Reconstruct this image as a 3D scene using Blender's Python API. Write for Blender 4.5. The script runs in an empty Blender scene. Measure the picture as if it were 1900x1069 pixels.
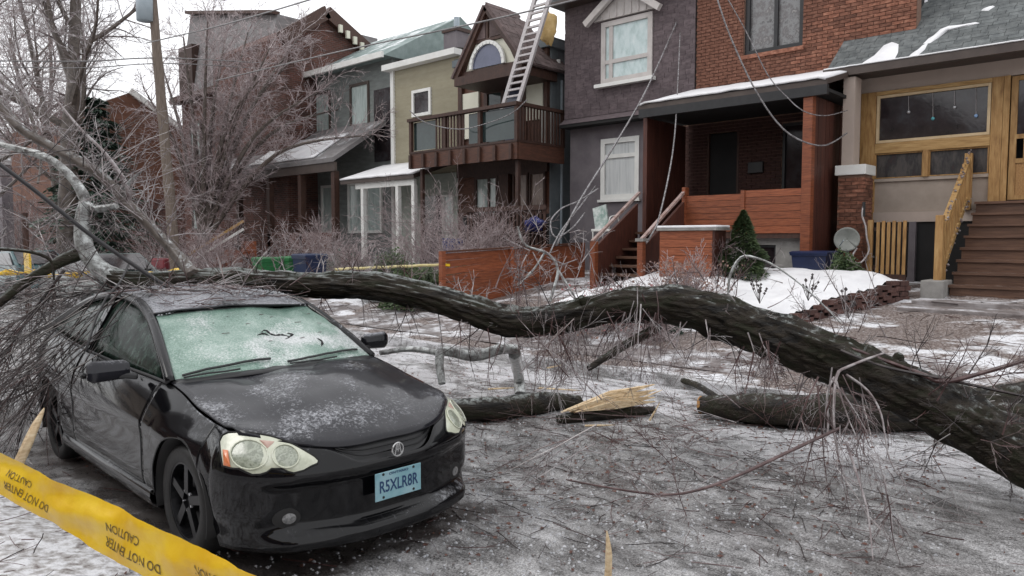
import bpy, math, random
from mathutils import Vector, Matrix, noise
R = math.radians
S = bpy.context.scene
col = S.collection
rng = random.Random(7)

# ---------------------------------------------------------------- camera, sky, sun, exposure
HEAD = R(47.5); FPX = 1382.0; PITCH = math.atan(89.5/FPX); CAMZ = 1.752
cam = bpy.data.cameras.new('camera'); camo = bpy.data.objects.new('camera', cam); col.objects.link(camo)
cam.sensor_width = 36; cam.lens = 36*FPX/1900; cam.clip_end = 900; cam.clip_start = .05
camo.location = (0, 0, CAMZ); camo.rotation_euler = (math.pi/2-PITCH, 0, -HEAD)
S.camera = camo
SUN_EL, SUN_AZ = R(48), R(-50)
wd = bpy.data.worlds.new('World'); S.world = wd; wd.use_nodes = True
nt = wd.node_tree; nt.nodes.clear()
wo = nt.nodes.new('ShaderNodeOutputWorld'); mx = nt.nodes.new('ShaderNodeMixShader')
b1 = nt.nodes.new('ShaderNodeBackground'); b2 = nt.nodes.new('ShaderNodeBackground')
sk = nt.nodes.new('ShaderNodeTexSky'); sk.sky_type = 'NISHITA'; sk.sun_disc = False
sk.sun_elevation = SUN_EL; sk.sun_rotation = SUN_AZ
b1.inputs['Strength'].default_value = .1
b2.inputs['Color'].default_value = (.985, .985, 1, 1); b2.inputs['Strength'].default_value = 1.3   # the closed cloud layer
mx.inputs[0].default_value = .88
nt.links.new(sk.outputs[0], b1.inputs[0]); nt.links.new(b1.outputs[0], mx.inputs[1]); nt.links.new(b2.outputs[0], mx.inputs[2]); nt.links.new(mx.outputs[0], wo.inputs[0])
sl = bpy.data.lights.new('sun', 'SUN'); so = bpy.data.objects.new('sun', sl); col.objects.link(so)
sl.energy = .6; sl.angle = R(25); sl.color = (1, .97, .93)
# direction to the sun: up, behind the camera's left shoulder
sd = Vector((math.cos(SUN_EL)*math.sin(SUN_AZ), math.cos(SUN_EL)*math.cos(SUN_AZ), math.sin(SUN_EL)))
so.rotation_euler = sd.to_track_quat('Z', 'Y').to_euler()
S.view_settings.view_transform = 'Standard'; S.view_settings.look = 'None'
S.view_settings.exposure = 0.2; S.view_settings.gamma = 1; S.view_settings.use_curve_mapping = False

# ---------------------------------------------------------------- helpers
Fh = Vector((math.sin(HEAD), math.cos(HEAD), 0)); Rt = Vector((math.cos(HEAD), -math.sin(HEAD), 0))
Fw = (Fh*math.cos(PITCH)+Vector((0, 0, -math.sin(PITCH)))).normalized(); Up = Rt.cross(Fw)
C0 = Vector((0, 0, CAMZ))
def ray(px, py): return Fw+Rt*((px-950)/FPX)+Up*((534.5-py)/FPX)
def at(px, py, d): return C0+ray(px, py)*d
def on(i, v, px, py):
    r = ray(px, py); return C0+r*((v-C0[i])/r[i])
def sm(a, b, x):
    t = min(1, max(0, (x-a)/(b-a))); return t*t*(3-2*t)
def gz(x, y):           # height of the land: flat street, then a bank up to the houses
    if x < 7.95: return 0.0
    v = .1+.72*min(1, max(0, (x-7.95)/6.2))
    return v+.1*sm(14.1, 16, x)
def ong(px, py):
    a, b = 1.0, 60.0
    r = ray(px, py)
    for _ in range(400):
        a += .05
        p = C0+r*a
        if p.z < gz(p.x, p.y): break
    return p
def tag(o, label=None, cat=None, group=None, kind=None):
    if label: o['label'] = label
    if cat: o['category'] = cat
    if group: o['group'] = group
    if kind: o['kind'] = kind
    return o
def empty(name, loc, label, cat, group=None, rz=0):
    o = bpy.data.objects.new(name, None); col.objects.link(o); o.location = loc; o.rotation_euler = (0, 0, rz)
    o.empty_display_size = .1
    return tag(o, label, cat, group)
INV = {}
class MB:
    def __init__(s): s.v = []; s.f = []
    def box(s, x0, x1, y0, y1, z0, z1):
        n = len(s.v)
        s.v += [(x0, y0, z0), (x1, y0, z0), (x1, y1, z0), (x0, y1, z0), (x0, y0, z1), (x1, y0, z1), (x1, y1, z1), (x0, y1, z1)]
        s.f += [(n, n+3, n+2, n+1), (n+4, n+5, n+6, n+7), (n, n+1, n+5, n+4), (n+1, n+2, n+6, n+5), (n+2, n+3, n+7, n+6), (n+3, n, n+4, n+7)]
        return s
    def beam(s, a, b, w, h, up=(0, 0, 1)):
        a = Vector(a); b = Vector(b); d = (b-a).normalized(); up = Vector(up)
        sx = d.cross(up)
        if sx.length < 1e-4: sx = d.cross(Vector((1, 0, 0)))
        sx.normalize(); sz = sx.cross(d); n = len(s.v)
        for p in (a, b):
            for i, j in ((-1, -1), (1, -1), (1, 1), (-1, 1)): s.v.append(tuple(p+sx*(i*w/2)+sz*(j*h/2)))
        s.f += [(n, n+1, n+2, n+3), (n+7, n+6, n+5, n+4), (n, n+4, n+5, n+1), (n+1, n+5, n+6, n+2), (n+2, n+6, n+7, n+3), (n+3, n+7, n+4, n)]
        return s
    def prism(s, pts, ext):
        ext = Vector(ext); n = len(s.v); k = len(pts)
        s.v += [tuple(p) for p in pts]+[tuple(Vector(p)+ext) for p in pts]
        s.f += [tuple(range(n, n+k))[::-1], tuple(range(n+k, n+2*k))]
        for i in range(k): s.f.append((n+i, n+(i+1) % k, n+k+(i+1) % k, n+k+i))
        return s
    def tube(s, pts, rads, n=6, cap=True):
        m = len(pts)
        if m < 2: return s
        base = len(s.v); prev = None
        for i in range(m):
            p = pts[i]
            d = (pts[min(i+1, m-1)]-pts[max(i-1, 0)])
            if d.length < 1e-9: d = Vector((0, 0, 1))
            d.normalize()
            if prev is None:
                q = Vector((0, 0, 1)) if abs(d.z) < .9 else Vector((1, 0, 0))
                u = d.cross(q).normalized()
            else:
                u = (prev-d*prev.dot(d))
                if u.length < 1e-6: u = d.orthogonal()
                u.normalize()
            prev = u; w = d.cross(u); r = rads[i] if not isinstance(rads, float) else rads
            for k in range(n):
                a = 6.28318*k/n
                s.v.append(tuple(p+u*(math.cos(a)*r)+w*(math.sin(a)*r)))
        for i in range(m-1):
            for k in range(n):
                k2 = (k+1) % n; a = base+i*n
                s.f.append((a+k, a+k2, a+n+k2, a+n+k))
        if cap and n > 3:
            s.f.append(tuple(range(base, base+n))[::-1]); s.f.append(tuple(range(base+(m-1)*n, base+m*n)))
        return s
    def grid(s, rows, flip=False):
        n = len(s.v); h = len(rows); w = len(rows[0])
        for r in rows: s.v += [tuple(p) for p in r]
        for i in range(h-1):
            for j in range(w-1):
                q = (n+i*w+j, n+i*w+j+1, n+(i+1)*w+j+1, n+(i+1)*w+j)
                s.f.append(q[::-1] if flip else q)
        return s
    def lathe(s, prof, c, axis='y', n=24):
        n0 = len(s.v); k = len(prof)
        for a in range(n):
            t = 2*math.pi*a/n
            for r, h in prof:
                if axis == 'y': s.v.append((c[0]+r*math.cos(t), c[1]+h, c[2]+r*math.sin(t)))
                elif axis == 'z': s.v.append((c[0]+r*math.cos(t), c[1]+r*math.sin(t), c[2]+h))
                else: s.v.append((c[0]+h, c[1]+r*math.cos(t), c[2]+r*math.sin(t)))
        for a in range(n):
            b = (a+1) % n
            for i in range(k-1): s.f.append((n0+a*k+i, n0+a*k+i+1, n0+b*k+i+1, n0+b*k+i))
        return s
    def build(s, name, m, parent=None, smooth=False, bevel=0, solid=0, sub=0):
        me = bpy.data.meshes.new(name); me.from_pydata(s.v, [], s.f); me.update()
        o = bpy.data.objects.new(name, me); col.objects.link(o)
        if m: me.materials.append(m)
        if smooth: me.polygons.foreach_set('use_smooth', [True]*len(me.polygons))
        if parent is not None:
            o.parent = parent
            r = parent
            while r.parent: r = r.parent
            if r not in INV: INV[r] = (Matrix.Translation(r.location)@r.rotation_euler.to_matrix().to_4x4()).inverted()
            if not getattr(s, 'local', False):
                if parent is r: o.matrix_parent_inverse = INV[r]
        if solid:
            md = o.modifiers.new('solid', 'SOLIDIFY'); md.thickness = solid; md.offset = -1
        if sub:
            md = o.modifiers.new('sub', 'SUBSURF'); md.levels = sub; md.render_levels = sub
        if bevel:
            md = o.modifiers.new('bevel', 'BEVEL'); md.width = bevel; md.segments = 2; md.limit_method = 'ANGLE'
        return o
UNIT = {}
def pieces(parent, name, m, boxes, limit=300, stuffname=None):
    """alike pieces sharing one unit block; a box = (centre, (sx,sy,sz), rotation matrix or None); beyond the limit joined as stuff"""
    key = (name, m.name)
    if key not in UNIT:
        b = MB().box(-.5, .5, -.5, .5, -.5, .5); me = bpy.data.meshes.new(name); me.from_pydata(b.v, [], b.f); me.materials.append(m); UNIT[key] = me
    boxes = sorted(boxes, key=lambda b: (Vector(b[0])-C0).length)
    r = parent
    while r.parent: r = r.parent
    if r not in INV: INV[r] = (Matrix.Translation(r.location)@r.rotation_euler.to_matrix().to_4x4()).inverted()
    for c, sz, rot in boxes[:limit]:
        o = bpy.data.objects.new(name, UNIT[key]); col.objects.link(o); o.parent = parent
        if parent is r: o.matrix_parent_inverse = INV[r]
        M = Matrix.Translation(c)@(rot.to_4x4() if rot else Matrix())@Matrix.Diagonal((*sz, 1))
        o.matrix_basis = M
    rest = boxes[limit:]
    if rest:
        b = MB()
        for c, sz, rot in rest:
            n = len(b.v); t = MB().box(-.5, .5, -.5, .5, -.5, .5)
            for v in t.v:
                w = Vector((v[0]*sz[0], v[1]*sz[1], v[2]*sz[2]))
                if rot: w = rot@w
                b.v.append(tuple(w+Vector(c)))
            b.f += [tuple(i+n for i in f) for f in t.f]
        tag(b.build(stuffname or name, m, parent), kind='stuff')
def wallx(mb, x0, x1, y0, y1, z0, z1, holes=()):
    ys = sorted({y0, y1, *[h[0] for h in holes], *[h[1] for h in holes]}); zs = sorted({z0, z1, *[h[2] for h in holes], *[h[3] for h in holes]})
    for a, b in zip(ys, ys[1:]):
        run = None
        for c, d in zip(zs, zs[1:]):
            my, mz = (a+b)/2, (c+d)/2
            hit = any(h[0] < my < h[1] and h[2] < mz < h[3] for h in holes)
            if a < y0-1e-6 or b > y1+1e-6 or c < z0-1e-6 or d > z1+1e-6: hit = True
            if not hit:
                run = (run[0], d) if run else (c, d)
            if (hit or d == zs[-1]) and run:
                mb.box(x0, x1, a, b, run[0], run[1]); run = None
    return mb
def spline(P, step=.08, rads=None):
    """Catmull-Rom through points, with radii"""
    out = []; ro = []
    n = len(P)
    for i in range(n-1):
        p0, p1, p2, p3 = P[max(i-1, 0)], P[i], P[i+1], P[min(i+2, n-1)]
        k = max(1, int((p2-p1).length/step))
        for j in range(k):
            t = j/k
            out.append(.5*((2*p1)+(p2-p0)*t+(2*p0-5*p1+4*p2-p3)*t*t+(3*p1-p0-3*p2+p3)*t**3))
            if rads: ro.append(rads[i]+(rads[i+1]-rads[i])*t)
    out.append(P[-1].copy()); 
    if rads: ro.append(rads[-1])
    return (out, ro) if rads else out
def rv(s=1.0, g=rng): return Vector((g.uniform(-s, s), g.uniform(-s, s), g.uniform(-s, s)))

# ---------------------------------------------------------------- materials (all procedural)
def new(name):
    m = bpy.data.materials.new(name); m.use_nodes = True; n = m.node_tree; b = n.nodes['Principled BSDF']; return m, n, b
def noise_n(n, src, scale, detail=5, rough=.6, dist=0):
    t = n.nodes.new('ShaderNodeTexNoise'); t.inputs['Scale'].default_value = scale; t.inputs['Detail'].default_value = detail
    t.inputs['Roughness'].default_value = rough; t.inputs['Distortion'].default_value = dist
    n.links.new(src, t.inputs['Vector']); return t.outputs['Fac']
def ramp(n, fac, stops):
    r = n.nodes.new('ShaderNodeValToRGB'); e = r.color_ramp.elements
    while len(e) < len(stops): e.new(.5)
    for i, (p, c) in enumerate(stops):
        e[i].position = p; e[i].color = (*c, 1) if len(c) == 3 else c
    n.links.new(fac, r.inputs[0]); return r.outputs[0]
def mathn(n, op, a, b=None, clamp=False):
    t = n.nodes.new('ShaderNodeMath'); t.operation = op; t.use_clamp = clamp
    for i, x in enumerate((a, b)):
        if x is None: continue
        if isinstance(x, (int, float)): t.inputs[i].default_value = x
        else: n.links.new(x, t.inputs[i])
    return t.outputs[0]
def mixc(n, f, a, b, mode='MIX'):
    t = n.nodes.new('ShaderNodeMix'); t.data_type = 'RGBA'; t.blend_type = mode
    if isinstance(f, (int, float)): t.inputs[0].default_value = f
    else: n.links.new(f, t.inputs[0])
    for i, x in ((6, a), (7, b)):
        if isinstance(x, tuple): t.inputs[i].default_value = (*x[:3], 1)
        else: n.links.new(x, t.inputs[i])
    return t.outputs[2]
def g3(v): return (v, v, v)
def pmat(name, cols, scale=4, stretch=(1, 1, 1), rough=.7, bump=.25, bscale=60, bdist=.004, snow=None, var=0, metal=0, coat=0, obj=False, rrough=None, spec=.5, along=None):
    m, n, b = new(name)
    g = n.nodes.new('ShaderNodeNewGeometry'); src = g.outputs['Position']
    if obj:
        tc = n.nodes.new('ShaderNodeTexCoord'); src = tc.outputs['Object']
    mp = n.nodes.new('ShaderNodeMapping'); mp.inputs['Scale'].default_value = stretch; n.links.new(src, mp.inputs['Vector'])
    v = mp.outputs[0]
    if along:
        mp.inputs['Scale'].default_value = (1, 1, 1); mp.inputs['Rotation'].default_value = (0, 0, along[0])
        m2 = n.nodes.new('ShaderNodeMapping'); m2.inputs['Scale'].default_value = along[1]; n.links.new(v, m2.inputs['Vector']); v = m2.outputs[0]
    f = noise_n(n, v, scale, 6, .65)
    k = len(cols); c = ramp(n, f, [(.3+.4*i/max(1, k-1), cc) for i, cc in enumerate(cols)])
    if var:
        oi = n.nodes.new('ShaderNodeObjectInfo')
        q = mathn(n, 'MULTIPLY_ADD', oi.outputs['Random'], var); q.node.inputs[2].default_value = 1-var/2
        cb = n.nodes.new('ShaderNodeCombineColor')
        for i in range(3): n.links.new(q, cb.inputs[i])
        c = mixc(n, 1.0, c, cb.outputs[0], 'MULTIPLY')
    b.inputs['Roughness'].default_value = rough
    if snow:
        thr, cov, sc, scol = snow
        sx = n.nodes.new('ShaderNodeSeparateXYZ'); n.links.new(g.outputs['Normal'], sx.inputs[0])
        up = mathn(n, 'MULTIPLY', mathn(n, 'SUBTRACT', sx.outputs['Z'], thr), 3.0, True)
        nn = noise_n(n, src, sc, 6, .7)
        mk = mathn(n, 'MULTIPLY', up, mathn(n, 'MULTIPLY', mathn(n, 'SUBTRACT', nn, 1-cov), 9.0, True), True)
        c = mixc(n, mk, c, scol)
    n.links.new(c, b.inputs['Base Color'])
    b.inputs['Metallic'].default_value = metal; b.inputs['Specular IOR Level'].default_value = spec
    if coat: b.inputs['Coat Weight'].default_value = coat; b.inputs['Coat Roughness'].default_value = .12
    if rrough:
        rr = n.nodes.new('ShaderNodeMapRange'); n.links.new(f, rr.inputs[0]); rr.inputs[1].default_value = .3; rr.inputs[2].default_value = .7
        rr.inputs[3].default_value, rr.inputs[4].default_value = rrough; n.links.new(rr.outputs[0], b.inputs['Roughness'])
    if bump:
        bn = n.nodes.new('ShaderNodeBump'); bn.inputs['Strength'].default_value = bump; bn.inputs['Distance'].default_value = bdist
        n.links.new(noise_n(n, v, bscale, 4, .6), bn.inputs['Height']); n.links.new(bn.outputs[0], b.inputs['Normal'])
    return m
SNOW = (.84, .84, .86)
M = {}
M['brick'] = pmat('orange_brick', [(.085, .034, .022), (.19, .075, .045), (.31, .15, .10)], 9, (1, 1, 2.5), .85, .5, 90, var=.7)
M['mortar'] = pmat('mortar', [(.15, .085, .06), (.24, .15, .11)], 20, rough=.9)
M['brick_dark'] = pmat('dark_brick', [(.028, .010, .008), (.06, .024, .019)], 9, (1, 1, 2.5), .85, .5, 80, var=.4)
def brickwall_mat(name, c1, c2, mo):
    m, n, b = new(name); g = n.nodes.new('ShaderNodeNewGeometry'); sx = n.nodes.new('ShaderNodeSeparateXYZ'); n.links.new(g.outputs['Position'], sx.inputs[0])
    cb = n.nodes.new('ShaderNodeCombineXYZ'); n.links.new(mathn(n, 'ADD', sx.outputs['X'], sx.outputs['Y']), cb.inputs[0]); n.links.new(sx.outputs['Z'], cb.inputs[1])
    t = n.nodes.new('ShaderNodeTexBrick'); n.links.new(cb.outputs[0], t.inputs['Vector']); t.inputs['Scale'].default_value = 1; t.inputs['Brick Width'].default_value = .22; t.inputs['Row Height'].default_value = .075; t.inputs['Mortar Size'].default_value = .008
    t.inputs['Color1'].default_value = (*c1, 1); t.inputs['Color2'].default_value = (*c2, 1); t.inputs['Mortar'].default_value = (*mo, 1)
    f = noise_n(n, g.outputs['Position'], 1.1, 5, .7); c = mixc(n, 1.0, t.outputs[0], ramp(n, f, [(.3, g3(.45)), (.7, g3(1.15))]), 'MULTIPLY')
    n.links.new(c, b.inputs['Base Color']); b.inputs['Roughness'].default_value = .85
    bn = n.nodes.new('ShaderNodeBump'); bn.inputs['Strength'].default_value = .5; bn.inputs['Distance'].default_value = .01; bn.invert = True; n.links.new(t.outputs['Fac'], bn.inputs['Height']); n.links.new(bn.outputs[0], b.inputs['Normal']); return m
M['brick_far'] = brickwall_mat('far_brick', (.16, .058, .042), (.085, .035, .028), (.15, .12, .105))
M['shingle_grey'] = pmat('mauve_asphalt_siding', [(.07, .052, .056), (.115, .088, .094), (.15, .12, .125)], 7, (1, 1, 3), .85, .5, 90, var=.3)
M['stucco_grey'] = pmat('lilac_stucco', [(.12, .105, .115), (.19, .17, .18)], 2, rough=.9, bscale=120)
M['tan'] = pmat('tan_stucco', [(.34, .285, .235), (.43, .36, .31)], 3, rough=.85, bscale=120)
M['tanpost'] = pmat('pink_tan_paint', [(.44, .36, .31), (.52, .43, .37)], 2, rough=.6)
M['yellow_wood'] = pmat('new_yellow_pine', [(.2, .1, .03), (.36, .2, .07), (.46, .29, .12)], 3, (6, 6, 1), .6, .3, 30, var=.25)
M['yellow_wood_h'] = pmat('new_yellow_pine_rail', [(.24, .13, .04), (.4, .24, .09), (.5, .33, .14)], 3, (6, 1, 12), .6, .3, 30, var=.2)
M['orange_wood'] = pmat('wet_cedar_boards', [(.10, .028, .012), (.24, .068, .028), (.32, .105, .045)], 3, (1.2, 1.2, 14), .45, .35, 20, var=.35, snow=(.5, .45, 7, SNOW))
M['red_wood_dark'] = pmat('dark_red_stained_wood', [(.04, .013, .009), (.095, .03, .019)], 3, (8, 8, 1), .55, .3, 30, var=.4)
M['brown_wood'] = pmat('dark_brown_wood', [(.028, .012, .008), (.07, .03, .019)], 4, (4, 4, 2), .6, .3, 40, var=.4, snow=(.6, .4, 9, (.5, .5, .52)))
M['brown_fascia'] = pmat('red_brown_wood', [(.05, .02, .012), (.13, .05, .028)], 4, (1, 1, 6), .6, .3, 40, var=.3)
M['step_wood'] = pmat('brown_step_boards', [(.07, .034, .022), (.15, .08, .05)], 5, (1, .6, 6), .5, .3, 30, var=.3, snow=(.5, .45, 8, (.36, .32, .3)))
M['white'] = pmat('white_paint', [(.66, .66, .63), (.78, .78, .75)], 3, rough=.5, bump=.1)
M['cream'] = pmat('cream_panel', [(.62, .61, .5), (.72, .71, .6)], 2, rough=.7, bump=.1)
M['beige_siding'] = pmat('beige_siding', [(.3, .27, .19), (.36, .33, .24)], 3, (1, 1, 4), .7, .2, 60, var=.12)
M['grey_siding'] = pmat('blue_grey_siding', [(.1, .12, .13), (.17, .19, .2)], 2, rough=.8)
M['roof'] = pmat('grey_roof_shingles', [(.06, .066, .07), (.11, .12, .12), (.16, .17, .17)], 6, (1, 1, 1), .8, .6, 120, var=.4)
M['roof_brown'] = pmat('brown_roof_shingles', [(.075, .05, .048), (.15, .11, .105)], 6, rough=.85, bump=.5, var=.4)
M['roof_far'] = pmat('far_roof', [(.13, .12, .12), (.22, .21, .21)], 2, (1, 1, 3), .8, .3, 30, snow=(.2, .45, 1.2, (.6, .62, .64)))
M['roof_green'] = pmat('frosted_green_roof', [(.15, .2, .19), (.28, .34, .33)], 2, rough=.8, bump=.3, snow=(.2, .5, 1, (.7, .73, .74)))
M['snow'] = pmat('snow', [(.72, .72, .74), (.87, .87, .88)], 2.5, rough=.55, bump=.5, bscale=18, bdist=.02)
M['snow_dirty'] = pmat('pitted_snow', [(.10, .07, .06), (.45, .43, .42), (.78, .78, .8), (.86, .86, .87)], 14, rough=.6, bump=.6, bscale=25, bdist=.02)
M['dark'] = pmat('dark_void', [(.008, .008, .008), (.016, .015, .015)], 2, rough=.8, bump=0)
M['trim_black'] = pmat('black_plastic', [(.012, .012, .013), (.022, .022, .024)], 8, rough=.45, bump=.1)
M['gutter'] = pmat('dark_brown_gutter', [(.05, .035, .03), (.08, .06, .05)], 3, rough=.5, bump=0)
M['concrete'] = pmat('concrete', [(.2, .19, .18), (.32, .31, .29)], 5, rough=.9, bump=.4)
M['blue_plastic'] = pmat('blue_bin_plastic', [(.008, .015, .05), (.014, .024, .075)], 3, rough=.4, bump=.1)
M['green_plastic'] = pmat('green_bin_plastic', [(.02, .12, .04), (.035, .18, .06)], 3, rough=.4, bump=.1)
M['dkblue_plastic'] = pmat('navy_bin_plastic', [(.01, .018, .05), (.015, .028, .08)], 3, rough=.4, bump=.1)
M['alum'] = pmat('frosted_aluminium', [(.36, .33, .33), (.55, .52, .52)], 20, rough=.45, metal=.3, bump=.2)
M['cable'] = pmat('black_rubber', [(.012, .011, .012), (.03, .028, .03)], 10, rough=.5, bump=0)
M['cable_ice'] = pmat('iced_cable', [(.05, .045, .045), (.33, .32, .33), (.09, .08, .08), (.4, .38, .38)], 16, rough=.25, bump=.4, bscale=50)
M['pole'] = pmat('weathered_pole', [(.1, .075, .06), (.2, .16, .13)], 5, (6, 6, .6), .85, .5, 30)
M['steel'] = pmat('pale_painted_steel', [(.3, .36, .4), (.4, .46, .5)], 3, rough=.5, bump=.1)
M['foam'] = pmat('yellow_spray_foam', [(.5, .33, .12), (.68, .5, .25)], 8, rough=.9, bump=.8, bscale=14, bdist=.03)
def glassy(name, cols, scale=3, rough=.08, stretch=(1, 1, 1)): return pmat(name, cols, scale, stretch, rough, .08, 6, bdist=.01, spec=.6)
M['glass_dark'] = glassy('dark_window_glass', [(.012, .011, .013), (.03, .022, .024), (.05, .05, .055)], 2.5)
M['glass_curtain'] = glassy('curtained_window', [(.28, .34, .33), (.42, .49, .47), (.52, .58, .56)], 2.2, stretch=(1, 5, 1))
M['glass_tree'] = glassy('painted_reflection_window', [(.05, .045, .045), (.2, .2, .2), (.1, .09, .09), (.34, .33, .32)], 6)  # mottled tree reflections painted into the pane colour
M['glass_blue'] = glassy('blue_grey_glass', [(.07, .08, .13), (.12, .13, .2)], 2)
M['glass_green'] = glassy('tinted_panel', [(.018, .03, .03), (.04, .06, .058)], 2)
# bark and twigs
M['bark'] = pmat('wet_black_bark', [(.003, .0022, .002), (.009, .007, .005), (.028, .021, .014), (.018, .019, .009), (.045, .036, .025)], 9, (1, 1, 1), .5, 1.0, 26, bdist=.03, along=(R(42.5), (.22, 1, 1)), snow=(.62, .50, 16, (.26, .28, .27)), rrough=(.3, .8), spec=.28)
_n = M['bark'].node_tree
for _q in list(_n.nodes):       # ice clings more thickly towards the crown end, up the street
    if _q.type == 'MATH' and _q.operation == 'SUBTRACT' and not _q.inputs[1].is_linked and abs(_q.inputs[1].default_value-.50) < 1e-4:
        _g = _n.nodes.new('ShaderNodeNewGeometry'); _v = _n.nodes.new('ShaderNodeVectorMath'); _v.operation = 'DOT_PRODUCT'; _n.links.new(_g.outputs['Position'], _v.inputs[0]); _v.inputs[1].default_value = tuple(Rt)
        _k = mathn(_n, 'MULTIPLY_ADD', _v.outputs['Value'], .055); _k.node.inputs[2].default_value = .46
        _n.links.new(mathn(_n, 'MINIMUM', mathn(_n, 'MAXIMUM', _k, .40), .53), _q.inputs[1])
M['bark_ice'] = pmat('iced_pale_bark', [(.03, .025, .022), (.13, .125, .12), (.3, .31, .3), (.4, .42, .41)], 14, rough=.35, bump=.9, bscale=30, bdist=.012, snow=(.15, .52, 12, (.6, .63, .62)), coat=.4)
M['bark_mid'] = pmat('grey_brown_bark', [(.03, .022, .018), (.09, .07, .058), (.13, .105, .09)], 8, rough=.6, bump=.6, bscale=40, snow=(.55, .5, 14, (.42, .44, .44)), coat=.2)
M['twig_ice'] = pmat('iced_twigs', [(.05, .03, .028), (.16, .12, .12), (.33, .3, .3), (.45, .43, .43)], 9, rough=.3, bump=0, coat=.5)
M['twig_dark'] = pmat('wet_dark_twigs', [(.010, .006, .006), (.025, .015, .014), (.075, .052, .05)], 9, rough=.4, bump=0, coat=.4)
M['twig_red'] = pmat('red_brown_twigs', [(.03, .012, .012), (.075, .032, .03), (.17, .11, .105)], 9, rough=.35, bump=0, coat=.4)
M['twig_frost'] = pmat('frosted_garden_twigs', [(.13, .085, .085), (.36, .29, .29), (.56, .5, .5)], 7, rough=.3, bump=0, coat=.4)
M['offwhite'] = pmat('grey_white_trim', [(.42, .39, .37), (.55, .51, .49)], 4, rough=.6, bump=.1)
M['twig_pink'] = pmat('pinkish_iced_twigs', [(.08, .045, .042), (.22, .15, .148), (.4, .33, .33)], 5, rough=.35, bump=0, coat=.4)
M['wood_raw'] = pmat('fresh_split_wood', [(.40, .26, .13), (.66, .5, .31), (.8, .68, .48)], 6, (1, 5, 9), .7, .6, 30, bdist=.01)
M['wood_cut'] = pmat('orange_cut_wood', [(.3, .13, .04), (.48, .26, .09)], 12, rough=.7)
M['leaf_dark'] = pmat('dark_evergreen', [(.012, .022, .014), (.028, .045, .028), (.06, .075, .055)], 8, rough=.6, bump=0, spec=.3)
M['leaf_green'] = pmat('garden_evergreen', [(.022, .038, .016), (.05, .078, .032), (.10, .13, .055)], 10, rough=.6, bump=0, spec=.3)
M['leaf_brown'] = pmat('dry_leaves', [(.1, .045, .035), (.22, .13, .1), (.3, .2, .17)], 10, rough=.7, bump=0)
M['leaf_red'] = pmat('red_leaves', [(.2, .05, .05), (.36, .12, .12)], 10, rough=.7, bump=0)
M['litter'] = pmat('leaf_litter', [(.05, .022, .018), (.13, .06, .045), (.2, .11, .08)], 20, rough=.7, bump=0)

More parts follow.
